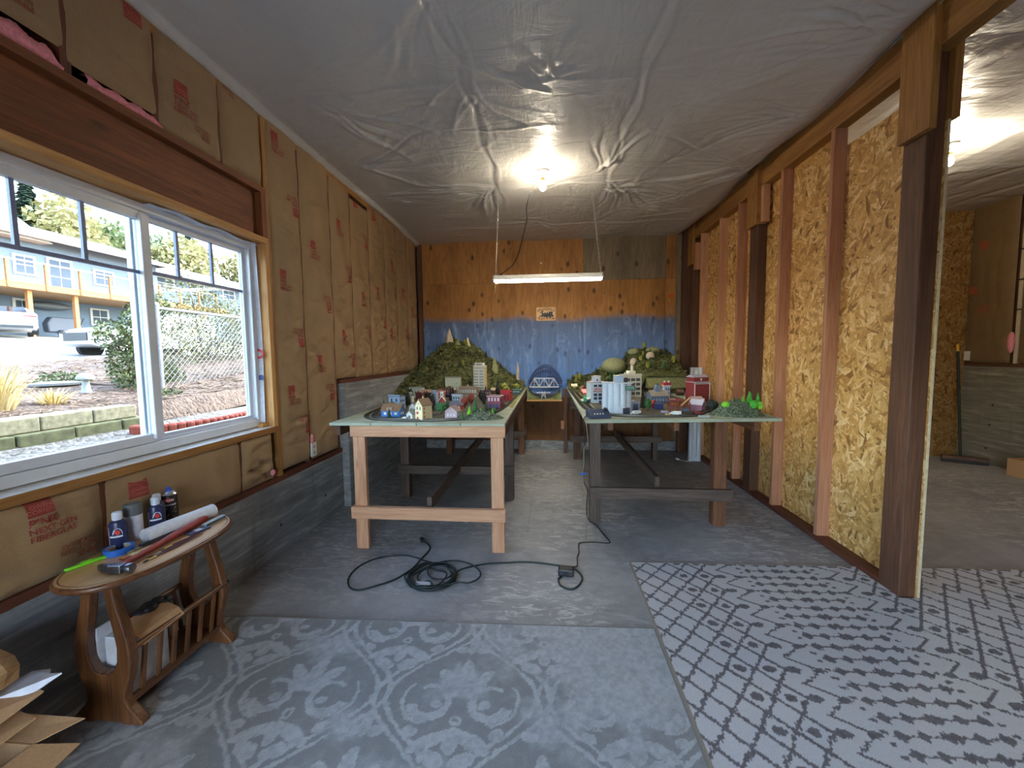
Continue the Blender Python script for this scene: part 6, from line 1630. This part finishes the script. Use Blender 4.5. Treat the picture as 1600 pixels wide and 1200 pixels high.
for (x, y) in ((-1.3, 3.6), (-1.17, 3.62), (-1.08, 3.68), (-1.42, 3.85), (-1.0, 4.05), (-.6, 3.75), (-.58, 4.1), (-1.05, 4.35), (-.72, 4.6), (-1.48, 4.2), (-.56, 4.45), (-1.33, 4.0)):
    tree_at(r_.choice(('cd', 'cd', 'rd', 'cf')), x, y, r_.uniform(.12, .17), .055, 'dark model tree standing among the town buildings', None, 'dark trees among the model town buildings')
for i in range(70):
    x = r_.uniform(.32, 1.66); y = r_.uniform(5.15, 5.85); z = float(hill(np.array([x]), np.array([y]))[0])
    tree_at(r_.choice(('cf', 'cf', 'cd', 'cg', 'cf', 'ry')), x, y, r_.uniform(.05, .12), r_.uniform(.035, .06), 'small dark model conifer on the forested hill behind the factory', z - .004, 'conifers on the forested model hill')
for i in range(85):
    x = r_.uniform(-1.85, -.4); y = r_.uniform(5.0, 5.8) if i < 55 else r_.uniform(5.7, 5.85); z = float(mtn(np.array([x]), np.array([y]))[0])
    tree_at(r_.choice(('cf', 'cf', 'cd', 'cd', 'cf', 'ry')), x, y, r_.uniform(.05, .10), r_.uniform(.035, .06), 'small dark model tree on the slope of the rocky mountain', z - .004, 'trees on the model mountain')
for k in PR:
    if k not in used:
        for c in list(PR[k].children): bpy.data.objects.remove(c)
        bpy.data.objects.remove(PR[k])
# ------------------------------------------------------------------ oak magazine table by the window
OAK = lambda ax: wood('oak', S(124, 78, 42), S(78, 46, 24), ax, .4, 1.2, .1, None, .15, .35)
OAKT = wood('oak_top', S(214, 172, 120), S(186, 138, 88), 'Y', .35, 1.2, .1, None, .1, .35)
TX, TY, TZ = -1.722, 1.558, .62
mt_ = thing('magazine_table', 'oval oak side table with lyre ends and slatted magazine rack', 'table', (TX, TY, 0))
def sup(a, b, n=56, e=2.35):
    P = []
    for i in range(n):
        t = 2 * PI * i / n; c, s = math.cos(t), math.sin(t)
        P.append((b * math.copysign(abs(c) ** (2 / e), c), a * math.copysign(abs(s) ** (2 / e), s)))
    return P
mb = MB(); n = 56; rings = [(.188, .334, TZ - .024), (.192, .339, TZ - .019), (.194, .341, TZ - .010), (.190, .337, TZ - .003), (.184, .331, TZ)]
for (b, a, z) in rings: mb.v += [(x, y, z) for x, y in sup(a, b)]
for i in range(len(rings) - 1):
    for j in range(n): mb.f.append((i * n + j, i * n + (j + 1) % n, (i + 1) * n + (j + 1) % n, (i + 1) * n + j))
mb.f.append(tuple(range(n))[::-1])
mb.build('table_rim', OAK('Y'), mt_, smooth=50)
mb = MB()
P = sup(.3305, .1835); mb.prism(P, TZ - .002, TZ + .0004); mb.build('table_top', OAKT, mt_)
mb = MB()
for k, (b, a, z) in enumerate(((.176, .322, TZ + .0006), (.172, .318, TZ + .0006))): mb.v += [(x, y, z) for x, y in sup(a, b)]
for j in range(n): mb.f.append((j, (j + 1) % n, n + (j + 1) % n, n + j))
mb.build('inlay_line', plain('dark_inlay', S(66, 42, 24), .4), mt_)
half = [(.0, .012), (.055, .012), (.075, .0), (.148, .0), (.15, .02), (.128, .045), (.098, .075), (.082, .105), (.086, .14), (.108, .2), (.120, .26), (.118, .32), (.102, .40), (.08, .48), (.066, .55), (.062, .598)]
inner = [(.026, .598), (.028, .54), (.04, .46), (.056, .38), (.064, .32), (.06, .265), (.042, .222), (.014, .206), (.0, .214)]
poly = [(-x, z) for x, z in half[1:]] + [(-x, z) for x, z in inner[:-1]] + [(0, .214)] + [(x, z) for x, z in inner[:-1][::-1]] + [(x, z) for x, z in half[1:][::-1]]
for y in (1.345, 1.79):
    MB().prism(poly, -.018, .018, Matrix.Translation((-.012, y - TY, 0)) @ Matrix.Rotation(PI / 2, 4, 'X')).build('lyre_end', OAK('Z'), mt_, bevel=.006)
y0, y1 = 1.36 - TY, 1.775 - TY
MB().box(-.08, y0, .078, .06, y1, .088).build('rack_floor', OAK('Y'), mt_)
for s, xo in ((1, -.012), (-1, -.012)):
    xl, xu = xo + s * .078, xo + s * .108
    MB().box(xl - .012, y0, .075, xl + .012, y1, .1).build('lower_rail', OAK('Y'), mt_, bevel=.003)
    MB().cyl((xu, y0 - .03, .305), (xu, y1 + .03, .305), .013, n=10).build('upper_rail', OAK('Y'), mt_, smooth=40)
    for i in range(6):
        y = y0 + (y1 - y0) * (i + .6) / 6.2
        MB().beam((xl, y, .095), (xu, y, .3), .014, .012).build('slat', OAK('Z'), mt_)
# rack contents
CARD = plain('cardboard', S(190, 150, 108), .9, var=.1, scale=120)
bx = thing('mailing_box', 'white mailing box with open brown flap in the magazine rack', 'box', (TX - .01, 1.44, .089))
MB().box(-.05, -.06, 0, .055, .1, .235).build('box_body', plain('white_card', S(222, 224, 230), .6), bx)
MB().add([(-.02, -.05, .262), (-.02, .15, .262), (.085, .13, .245), (.12, .12, .222), (.12, -.06, .212), (.085, -.05, .235)] + [(-.02, -.05, .259), (-.02, .15, .259), (.085, .13, .242), (.12, .12, .219), (.12, -.06, .209), (.085, -.05, .232)], [(0, 5, 2, 1), (5, 4, 3, 2), (6, 7, 8, 11), (11, 8, 9, 10), (0, 6, 11, 5), (5, 11, 10, 4), (4, 10, 9, 3), (3, 9, 8, 2), (2, 8, 7, 1), (1, 7, 6, 0)]).build('flap', CARD, bx)
tag(MB().box(TX - .075, 1.36, .089, TX - .066, 1.42, .37).build('white_card_sheet', plain('white_card', S(222, 224, 230), .6)), 'white card standing upright at the near end of the rack', 'card')
mb = MB()
for i in range(5): mb.sphere((TX - .03 + .02 * math.sin(i * 2.1), 1.5 + .024 * i, .345 + .008 * (i % 2)), .026, 8, 6, 1.1, 1.2, .7)
tag(mb.build('black_pouch', BLACK, None, smooth=70), 'crumpled black pouch on top of the mailing box', 'pouch')

# ------------------------------------------------------------------ things on the table
ZI = TZ + .001
def bottle(label, x, y, col, capc, rz, word=None):
    t = thing('paint_bottle', label, 'bottle', (x, y, ZI), rz); t.scale = (1.18, 1.18, 1.18)
    MB().lathe([(.020, 0), (.0235, .004), (.0235, .085), (.021, .098), (.012, .104), (.0115, .108)], 20, Matrix.Diagonal((1.1, .95, 1, 1))).build('bottle_body', col, t, smooth=40)
    MB().lathe([(.0135, .106), (.0145, .108), (.0145, .13), (.012, .135), (.001, .136)], 16).build('cap', capc, t, smooth=40)
    wl_ = C(216, 222, 232)
    def wrap(x0, x1, z0, z1, mt, nm_, r=.0239):
        m2 = MB(); k = 8
        for i in range(k):
            a0, a1 = x0 + (x1 - x0) * i / k, x0 + (x1 - x0) * (i + 1) / k
            pt = lambda a, z: (1.1 * r * math.sin(a), -.95 * r * math.cos(a), z)
            m2.add([pt(a0, z0), pt(a1, z0), pt(a1, z1), pt(a0, z1)], [(0, 1, 2, 3)])
        return m2.build(nm_, mt, t)
    wrap(-.75, .75, .046, .052, wl_, 'label_band')
    wrap(-.95, -.85, .004, .084, wl_, 'label_edge')
    # badge: pale dome with a red apple
    m2 = MB(); r = .0240
    pts = [(math.cos(q) * .55 + .2, .056 + math.sin(q) * .024) for q in np.linspace(0, PI, 12)]
    m2.add([(1.1 * r * math.sin(a), -.95 * r * math.cos(a), z) for a, z in pts], [tuple(range(12))]); m2.build('label_badge', wl_, t)
    m2 = MB(); r = .0243; pts = [(math.cos(q) * .3 + .2, .064 + math.sin(q) * .009) for q in np.linspace(0, 2 * PI, 14)[:-1]]
    m2.add([(1.1 * r * math.sin(a), -.95 * r * math.cos(a), z) for a, z in pts], [tuple(range(13))]); m2.build('label_apple', C(206, 56, 48), t, label='red apple mark')
    return t
INDIGO = C(44, 52, 92, .3)
bottle('dark blue paint bottle with white cap behind the blue tape', -1.858, 1.525, INDIGO, C(216, 226, 240), .55)
bottle('dark blue paint bottle between the grey can and the black can', -1.865, 1.70, INDIGO, C(216, 226, 240), .75)
bottle('paint bottle mostly hidden behind the second blue bottle', -1.905, 1.745, C(96, 110, 140, .3), C(216, 220, 226), .3)
can = thing('spray_can', 'large spray can with dark grey cap and blank white label', 'spray can', (-1.878, 1.608, ZI))
MB().lathe([(.031, 0), (.0325, .004), (.0325, .112), (.0315, .114)], 24).build('can_body', C(214, 216, 226, .4), can, smooth=40)
MB().lathe([(.033, .114), (.033, .158), (.031, .165), (.001, .166)], 24).build('cap', C(96, 102, 104, .5), can, smooth=40)
kr = thing('spray_can', 'black camouflage spray can with blue nozzle', 'spray can', (-1.895, 1.80, ZI), .6)
MB().lathe([(.031, 0), (.033, .003), (.033, .135), (.031, .138)], 24).build('can_body', C(34, 34, 38, .35), kr, smooth=40)
MB().lathe([(.033, .1385), (.034, .141), (.032, .146), (.022, .156), (.019, .157)], 22).build('dome', plain('tin_plate', S(200, 204, 208), .25, .9), kr, smooth=40)
MB().lathe([(.014, .157), (.014, .163), (.007, .165), (.007, .178), (.001, .179)], 14).build('nozzle', C(60, 90, 206), kr, smooth=40)
def on_can(t, s, size, z, mt, r=.0335, nm_='can_lettering', a0=0.0):
    m2 = MB(); V, F = text_mesh(s, size, .0003, 'CENTER')
    m2.add([(r * math.sin(v.x / r + a0), -r * math.cos(v.x / r + a0), z + v.y) for v in V], F); return m2.build(nm_, mt, t)
m2 = MB(); pts = [(math.cos(q) * .72, .115 + math.sin(q) * .011) for q in np.linspace(0, 2 * PI, 24)[:-1]]
m2.add([(.0336 * math.sin(a), -.0336 * math.cos(a), z) for a, z in pts] + [(0, -.0336, .115)], [(i, (i + 1) % 23, 23) for i in range(23)]); m2.build('can_badge', C(206, 40, 48), kr)
on_can(kr, 'KRYLON', .0125, .1150, C(236, 236, 236), .0339); on_can(kr, 'CAMOUFLAGE', .0108, .092, C(236, 236, 236), .0336)
m2 = MB(); rr = random.Random(4)
for i in range(26):
    a, z = rr.uniform(-1.1, 1.1), rr.uniform(.02, .08); da, dz = rr.uniform(.05, .16), rr.uniform(.003, .007)
    m2.add([(.0335 * math.sin(a + da * math.cos(q)), -.0335 * math.cos(a + da * math.cos(q)), z + dz * math.sin(q)) for q in np.linspace(0, 2 * PI, 7)[:-1]], [tuple(range(6))])
m2.build('camouflage_print', C(120, 112, 84), kr)
tp = thing('masking_tape', 'roll of bright blue masking tape lying on the table', 'tape', (-1.815, 1.487, ZI))
MB().lathe([(.038, 0), (.0495, 0), (.0495, .024), (.038, .024), (.038, 0)], 32).build('tape_roll', C(34, 106, 202), tp, smooth=40)
MB().lathe([(.0355, .0005), (.0379, .0005), (.0379, .0235), (.0355, .0235), (.0355, .0005)], 32).build('core', C(176, 166, 150), tp, smooth=40)
pt_ = thing('paper_tube', 'white paper tube rolled up and laid across the table', 'tube', (-1.755, 1.72, ZI + .0325))
ax = (Vector((-1.735, 1.862, 0)) - Vector((-1.785, 1.565, 0))).normalized(); q = Vector((0, 0, 1)).rotation_difference(ax).to_matrix().to_4x4()
MB().lathe([(.028, -.155), (.032, -.155), (.032, .155), (.028, .155), (.028, -.155)], 28, q).build('tube_wall', C(226, 230, 236), pt_, smooth=40)
MB().lathe([(.024, -.152), (.0278, -.154), (.0278, .154), (.024, .152), (.024, -.152)], 24, q).build('core', C(150, 124, 104), pt_, smooth=40)
# hammer
ha = thing('hammer', 'claw hammer with worn red handle across the table', 'hammer', (-1.655, 1.335, ZI)); ha.scale = (1.0, 1.0, 1.0)
hx = Vector((-1.70, 1.80, 0)) - Vector((-1.645, 1.335, 0)); hx.normalize(); hy = Vector((-hx.y, hx.x, 0))
HM = Matrix((hx, hy, Vector((0, 0, 1)))).transposed().to_4x4()
STEEL = plain('hammer_steel', S(110, 112, 122), .3, .9, var=.25)
mb = MB(); mb.lathe([(.017, .0), (.0185, .002), (.0185, .018), (.013, .024), (.012, .038)], 16, HM @ Matrix.Translation((0, -.068, .019)) @ Matrix.Rotation(-PI / 2, 4, 'X')); mb.build('hammer_face', STEEL, ha, smooth=40)
mb = MB(); mb.box(-.016, -.034, .002, .016, .016, .035, HM); mb.build('hammer_eye', STEEL, ha, bevel=.004)
for s in (-1, 1):
    mb = MB(); pts = [(0, .012, .018), (.002, .04, .02), (.012, .065, .018), (.028, .088, .012)]
    mb.tube([HM @ Vector((p[0], p[1], p[2] + s * .005)) for p in pts], [.014, .012, .009, .003], 8); mb.build('claw', STEEL, ha, smooth=60)
mb = MB(); mb.tube([HM @ Vector((x, 0, z)) for x, z in ((-.012, .017), (.03, .016), (.1, .015), (.2, .016), (.28, .019), (.36, .020), (.43, .019), (.465, .018), (.475, .018))], [.010, .0115, .0115, .013, .015, .017, .018, .017, .012], 12); mb.build('handle', plain('worn_red', S(150, 46, 44), .4, var=.25), ha, smooth=60)
# utility knife
kn = thing('utility_knife', 'lime green snap-off utility knife near the table end', 'knife', (-1.84, 1.39, ZI), math.atan2(1.452 - 1.327, -1.826 + 1.868))
LM = C(126, 220, 44)
MB().prism([(-.06, -.009), (.05, -.010), (.066, -.006), (.07, .004), (.05, .010), (-.06, .008), (-.068, .003)], 0, .011).build('knife_body', LM, kn, bevel=.003)
MB().box(-.02, -.003, .011, .01, .003, .016).build('slider', LM, kn, bevel=.001); MB().prism([(-.09, -.004), (-.066, -.005), (-.066, .004), (-.082, .004)], .004, .0055).build('blade', GREYM, kn)
MB().box(-.055, -.0012, .0112, -.025, .0012, .0125).build('slot', C(60, 120, 30), kn)
# brushes and small tools
def brush(label, a, b, hc, fer, br_, r=.003, flat=False, z=.004):
    a, b = Vector((*a, ZI + z)), Vector((*b, ZI + z)); d = (b - a).normalized()
    t = thing('paint_brush', label, 'brush', a)
    L_ = (b - a).length
    MB().tube([d * .05, d * (.05 + (L_ - .05) * .3), d * L_], [r, r * 1.35, r * .6], 8).build('handle', hc, t, smooth=60)
    if flat:
        s = Vector((-d.y, d.x, 0))
        MB().beam(d * .03, d * .055, .026, .006).build('ferrule', fer, t); MB().beam(d * 0, d * .03, .025, .005).build('bristles', br_, t)
    else:
        MB().tube([d * .022, d * .055], [r * 1.1, r * 1.05], 8).build('ferrule', fer, t, smooth=60); MB().tube([d * 0, d * .01, d * .024], [.0006, r * 1.1, r], 8).build('bristles', br_, t, smooth=60)
    return t
BRASS = plain('brass', S(212, 176, 96), .3, .8); DRED = C(96, 34, 44, .35); BLKB = C(30, 28, 30)
brush('flat ginger bristle brush beside the blue tape', (-1.735, 1.425), (-1.70, 1.63), C(226, 206, 150), C(230, 212, 150), C(196, 130, 70), .005, True)
brush('slim brush with brass ferrule and black tip nearest the table rim', (-1.618, 1.405), (-1.598, 1.665), DRED, BRASS, BLKB)
brush('slim dark red brush lying beside the hammer handle', (-1.648, 1.50), (-1.618, 1.70), DRED, BRASS, C(120, 60, 30))
brush('black handled brush between the two dark red brushes', (-1.635, 1.44), (-1.608, 1.68), C(70, 40, 46, .35), GREYM, BLKB)
brush('thin brush with silver ferrule beside the flat brush', (-1.765, 1.475), (-1.735, 1.66), C(60, 50, 50, .4), GREYM, C(220, 200, 160))
mk = thing('marker_pen', 'thick black marker pen under the paper tube', 'pen', (-1.765, 1.53, ZI + .009), math.atan2(.13, .03))
MB().cyl((0, 0, 0), (.10, 0, 0), .009, n=12).build('barrel', C(48, 52, 62, .4), mk, smooth=40); MB().cyl((.10, 0, 0), (.14, 0, 0), .0096, n=12).build('cap', C(40, 42, 50, .4), mk, smooth=40)
pk = thing('razor_packet', 'small dark card packet with printed square beside the brushes', 'packet', (-1.655, 1.70, ZI), 1.3)
MB().box(-.045, -.022, 0, .045, .022, .006).build('packet', C(60, 62, 92, .4), pk); MB().box(-.012, -.014, .006, .016, .014, .0066).build('printed_label', C(190, 194, 204), pk)
tin = thing('aluminium_level', 'short silver metal bar at the far end of the table', 'tool', (-1.66, 1.80, ZI), 1.55)
MB().box(-.06, -.012, 0, .06, .012, .016).build('bar', plain('brushed_aluminium', S(176, 196, 206), .3, .7), tin, bevel=.002); MB().box(-.055, -.0125, .004, .055, -.0118, .012).build('slot', C(60, 74, 84), tin)

# ------------------------------------------------------------------ boxes and firewood by the wall
bxl = thing('cardboard_box', 'open brown cardboard box at the foot of the window wall', 'box', (-1.80, .97, 0))
MB().box(-.12, -.2, 0, .10, .12, .012).build('box_bottom', CARD, bxl)
for a in ((-.12, -.2, .012, -.114, .12, .17), (.094, -.2, .012, .1, .12, .17), (-.114, -.2, .012, .094, -.194, .17), (-.114, .114, .012, .094, .12, .17)): MB().box(*a).build('box_side', CARD, bxl)
def flap(pts, nm_='flap'):
    P = [Vector(p) for p in pts]; nrm = (P[1] - P[0]).cross(P[2] - P[0]).normalized() * .004
    k = len(P); MB().add(P + [p - nrm for p in P], [tuple(range(k)), tuple(range(k, 2 * k))[::-1]] + [(i, (i + 1) % k, k + (i + 1) % k, k + i) for i in range(k)]).build(nm_, CARD, bxl, world=True)
flap([(-1.70, .80, .17), (-1.70, 1.085, .17), (-1.60, 1.14, .125), (-1.585, .86, .10)])
flap([(-1.91, 1.09, .172), (-1.70, 1.09, .172), (-1.615, 1.17, .19), (-1.86, 1.16, .2)])
bx2 = thing('cardboard_sheet', 'folded brown cardboard lying over the open box', 'cardboard', (-1.80, 1.0, .2))
for pts in ([(-1.93, .8, .315), (-1.72, .8, .285), (-1.645, 1.09, .36), (-1.9, 1.14, .345)], [(-1.93, .8, .215), (-1.75, .8, .205), (-1.67, 1.08, .275), (-1.9, 1.13, .27)]):
    P = [Vector(p) for p in pts]; MB().add(P + [p - Vector((0, 0, .005)) for p in P], [(0, 1, 2, 3), (7, 6, 5, 4), (0, 4, 5, 1), (1, 5, 6, 2), (2, 6, 7, 3), (3, 7, 4, 0)]).build('panel', CARD, bx2, world=True)
lg = thing('firewood_log', 'split firewood log resting on the cardboard', 'log', (-1.82, .98, .36))
mb = MB(); prof = [(-.085, 0), (-.07, -.03), (.03, -.025), (.085, .01), (.095, .06), (.06, .10), (-.02, .125), (-.08, .115)]
V = []; F = []; ns = 9; rr = random.Random(8)
for i in range(ns):
    y = -.24 + .36 * i / (ns - 1); k_ = 1 - .10 * (i == ns - 1)
    V += [(x * k_ + rr.uniform(-.006, .006), y + rr.uniform(-.008, .008), (z + .02) * k_ + rr.uniform(-.006, .006)) for x, z in prof]
for i in range(ns - 1):
    for j in range(8): F.append((i * 8 + j, i * 8 + (j + 1) % 8, (i + 1) * 8 + (j + 1) % 8, (i + 1) * 8 + j))
F += [tuple(range(8))[::-1], tuple(range((ns - 1) * 8, ns * 8))]
mb.add(V, F).build('log_wood', wood('split_wood', S(220, 180, 126), S(180, 132, 84), 'Y', .8, .8, .1, None, .2), lg)
P = [(-.1, -.04, 0), (-.02, -.06, .02), (.05, -.03, .01), (.10, .02, .045), (.04, .03, .03), (0, .06, .02), (-.06, .05, .015)]
tag(MB().add([(x - 1.73, y + 1.11, z + .345) for x, y, z in P] + [(x - 1.73, y + 1.11, z + .341) for x, y, z in P], [tuple(range(7)), tuple(range(7, 14))[::-1]] + [(i, (i + 1) % 7, 7 + (i + 1) % 7, 7 + i) for i in range(7)]).build('torn_paper', plain('white_paper', S(226, 230, 238), .8)), 'torn scrap of white paper under the firewood log', 'paper')

# ------------------------------------------------------------------ cords on the floor
CORD = plain('dark_green_cord', S(28, 44, 44), .5)
def smooth3(P, n=6):
    P = [Vector(p) for p in P]; out = []
    for i in range(len(P) - 1):
        a, b, c, d = P[max(0, i - 1)], P[i], P[i + 1], P[min(len(P) - 1, i + 2)]
        for k in range(n):
            t = k / n; out.append(.5 * ((2 * b) + (c - a) * t + (2 * a - 5 * b + 4 * c - d) * t * t + (3 * b - a - 3 * c + d) * t ** 3))
    return out + [P[-1]]
A1 = [(-.959, 2.921), (-.896, 2.857), (-.877, 2.782), (-.897, 2.661), (-.912, 2.549), (-.938, 2.479), (-.991, 2.388), (-1.071, 2.321), (-1.154, 2.27), (-1.219, 2.281), (-1.269, 2.338), (-1.297, 2.41), (-1.297, 2.511), (-1.252, 2.611), (-1.171, 2.673), (-1.046, 2.703), (-.959, 2.687), (-.833, 2.627), (-.721, 2.598), (-.644, 2.545), (-.601, 2.458), (-.603, 2.374), (-.666, 2.305), (-.766, 2.29), (-.863, 2.336), (-.925, 2.414)]
coil = []
for i in range(54):
    t = PI * .9 + i * 2 * PI / 10; k = 1 - .11 * math.sin(i * .7) - .55 * max(0, (i - 30) / 24)
    coil.append((-.765 + .155 * k * math.cos(t) + .04 * (1 - k), 2.445 + .15 * k * math.sin(t)))
A2 = [(-.693, 2.318), (-.566, 2.367), (-.496, 2.368), (-.442, 2.427), (-.449, 2.502), (-.512, 2.577), (-.611, 2.625), (-.729, 2.607), (-.80, 2.53), (-.76, 2.42), (-.66, 2.40), (-.586, 2.51), (-.514, 2.589), (-.407, 2.632), (-.294, 2.652), (-.168, 2.671), (-.053, 2.664), (.06, 2.64), (.146, 2.623), (.202, 2.558), (.214, 2.483), (.178, 2.4), (.131, 2.367), (.077, 2.402), (.062, 2.473), (.085, 2.505)]
ec = thing('extension_cord', 'dark green extension cord coiled on the concrete before the window side table', 'cord', (-.76, 2.45, 0))
P3 = [(x, y, .006 + .012 * (i % 3 == 1) * (i > 16)) for i, (x, y) in enumerate(A1)] + [(x, y, .008 + .011 * ((i * 3) % 4) / 2) for i, (x, y) in enumerate(coil)] + [(x, y, .02 if i < 12 else .006) for i, (x, y) in enumerate(A2)]
MB().tube(smooth3(P3, 5), .0055, 7).build('cable', CORD, ec, world=True, smooth=80)
MB().beam((-.962, 2.905, .012), (-.99, 2.955, .016), .026, .02).build('plug', BLACK, ec, world=True, bevel=.005)
MB().box(-.83, 2.325, .0195, -.73, 2.36, .0215).build('cable_tag', C(206, 210, 214), ec, world=True, label='white paper tag')
sp = thing('outlet_splitter', 'black outlet block at the end of the green extension cord', 'power block', (.115, 2.545, 0), -.1)
MB().box(-.05, -.035, .0, .05, .035, .045).build('block_body', BLACK, sp, bevel=.008)
for x in (-.028, .028): MB().box(x - .014, -.037, .012, x + .014, -.034, .036).build('outlet_face', C(56, 58, 60), sp)
tag(MB().tube(smooth3([(.30, 3.02, .985), (.266, 2.955, .968), (.262, 2.92, .93), (.268, 2.94, .84), (.272, 2.97, .715), (.267, 2.98, .59), (.267, 2.99, .485), (.298, 3.0, .402), (.293, 3.02, .275), (.31, 3.1, .15), (.37, 3.28, .03), (.40, 3.30, .006), (.436, 3.139, .006), (.467, 3.016, .006), (.443, 2.99, .006), (.348, 2.999, .006), (.242, 2.98, .006), (.224, 2.926, .006), (.22, 2.828, .006), (.202, 2.761, .006), (.192, 2.64, .008), (.15, 2.585, .03)], 6), .004, 6).build('power_cable', BLACK, None, smooth=80), 'thin black power cord hanging from the table corner to the outlet block', 'cord')
wc = thing('bell_wire', 'tan bell wire hanging straight down from the table corner with a blue tie', 'wire', (.275, 2.92, 0))
MB().tube(smooth3([(.30, 3.0, .982), (.27, 2.925, .962), (.279, 2.915, .92), (.29, 2.92, .792), (.265, 2.93, .746), (.263, 2.94, .617), (.257, 2.95, .549), (.271, 2.96, .408), (.281, 2.98, .303), (.287, 2.98, .1), (.287, 2.98, .004)], 6), .0028, 6).build('wire', C(150, 130, 104), wc, world=True)
MB().tube([(.235, 2.935, .553), (.258, 2.945, .55), (.285, 2.95, .56)], [.006, .009, .003], 6).build('twist_tie', C(50, 110, 210), wc, world=True)

# ------------------------------------------------------------------ sign on the back wall
sn = thing('wooden_sign', "cream plaque reading GRANDPA'S TRAIN ROOM on the plywood wall", 'sign', (-.023, 6.058, 2.04))
SW, SH_ = .142, .097
mb = MB(); P = []
for cx_, cz_, a0 in ((SW - .015, SH_ - .015, 0), (-SW + .015, SH_ - .015, PI / 2), (-SW + .015, -SH_ + .015, PI), (SW - .015, -SH_ + .015, 1.5 * PI)):
    P += [(cx_ + .015 * math.cos(a0 + t), cz_ + .015 * math.sin(a0 + t)) for t in np.linspace(0, PI / 2, 4)]
mb.prism(P, -.005, .005, Matrix.Rotation(PI / 2, 4, 'X')).build('plaque', C(226, 190, 140), sn)
RX = Matrix.Rotation(PI / 2, 4, 'X')
mb = MB(); lettering(mb, "GRANDPA'S", .056, Matrix.Translation((0, -.0056, .068)) @ RX, .0012, 'CENTER', 1.3, .88); mb.build('sign_lettering', C(134, 62, 52), sn)
mb = MB(); lettering(mb, 'TRAIN ROOM', .048, Matrix.Translation((0, -.0056, -.072)) @ RX, .0012, 'CENTER', None, .88); mb.build('sign_lettering', C(134, 62, 52), sn)
mb = MB(); En = lambda poly: mb.prism(poly, 0, .0006, Matrix.Translation((0, -.0052, 0)) @ RX)
En([(-.115, -.045), (-.08, -.045), (-.075, -.02)]); En([(-.075, -.03), (.115, -.03), (.115, -.015), (-.075, -.015)]); En([(-.06, -.015), (.05, -.015), (.05, .012), (-.06, .012)]); En([(-.07, .03), (-.062, .045), (-.034, .045), (-.042, .03), (-.044, .012), (-.06, .012)]); En([(.045, -.015), (.1, -.015), (.1, .028), (.115, .034), (.035, .034), (.045, .02)]); En([(-.02, .012), (-.004, .012), (-.006, .024), (-.018, .024)]); En([(.014, .012), (.03, .012), (.028, .03), (.016, .03)]); En([(-.085, .01), (-.07, .01), (-.07, .028), (-.085, .028)])
for x, r in ((-.055, .014), (-.022, .014), (.015, .022), (.062, .022), (.1, .014)): En([(x + r * math.cos(t), -.036 + r * math.sin(t)) for t in np.linspace(0, 2 * PI, 15)[:-1]])
mb.build('locomotive_print', C(76, 72, 78), sn)

# ------------------------------------------------------------------ odds and ends under and beside the table
sf = thing('shop_light_fixture', 'white fluorescent fixture stood on end behind the partition side table', 'lamp', (1.945, 5.46, 0))
MB().prism([(-.075, -.03), (-.05, -.045), (-.03, -.03), (.03, -.03), (.05, -.045), (.075, -.03), (.07, .03), (-.07, .03)], 0, 1.245).build('reflector', C(220, 224, 230, .35), sf)
MB().cyl((.0, -.043, .04), (.0, -.043, 1.2), .014, n=10).build('tube', C(226, 228, 232, .3), sf, smooth=40)
MB().tube(smooth3([(-.06, -.04, .06), (-.1, -.06, .01), (-.16, -.03, .006), (-.2, -.02, .02)], 6), .004, 6).build('cord', C(206, 206, 200), sf)
MB().beam((-.2, -.02, .018), (-.24, -.02, .03), .026, .022).build('plug', C(222, 222, 222), sf, bevel=.004)
bm = thing('push_broom', 'push broom with black handle leaning in the corner of the next bay', 'broom', (5.24, 5.5, 0))
MB().cyl((.02, .03, .07), (.13, .27, 1.42), .014, n=10).build('handle', C(36, 48, 40), bm, smooth=40); MB().cyl((.13, .27, 1.42), (.138, .287, 1.51), .0145, n=10).build('grip', C(222, 180, 50), bm, smooth=40)
MB().beam((-.14, .10, .065), (.2, -.12, .065), .07, .04).build('broom_head', lum('dark', 'X'), bm); MB().beam((-.14, .10, .024), (.2, -.12, .024), .06, .046).build('bristles', C(34, 30, 28), bm)
tag(MB().box(5.25, 4.62, 0, 5.48, 5.0, .2).build('cardboard_carton', CARD, None, bevel=.004), 'tan carton against the concrete of the next bay', 'box')
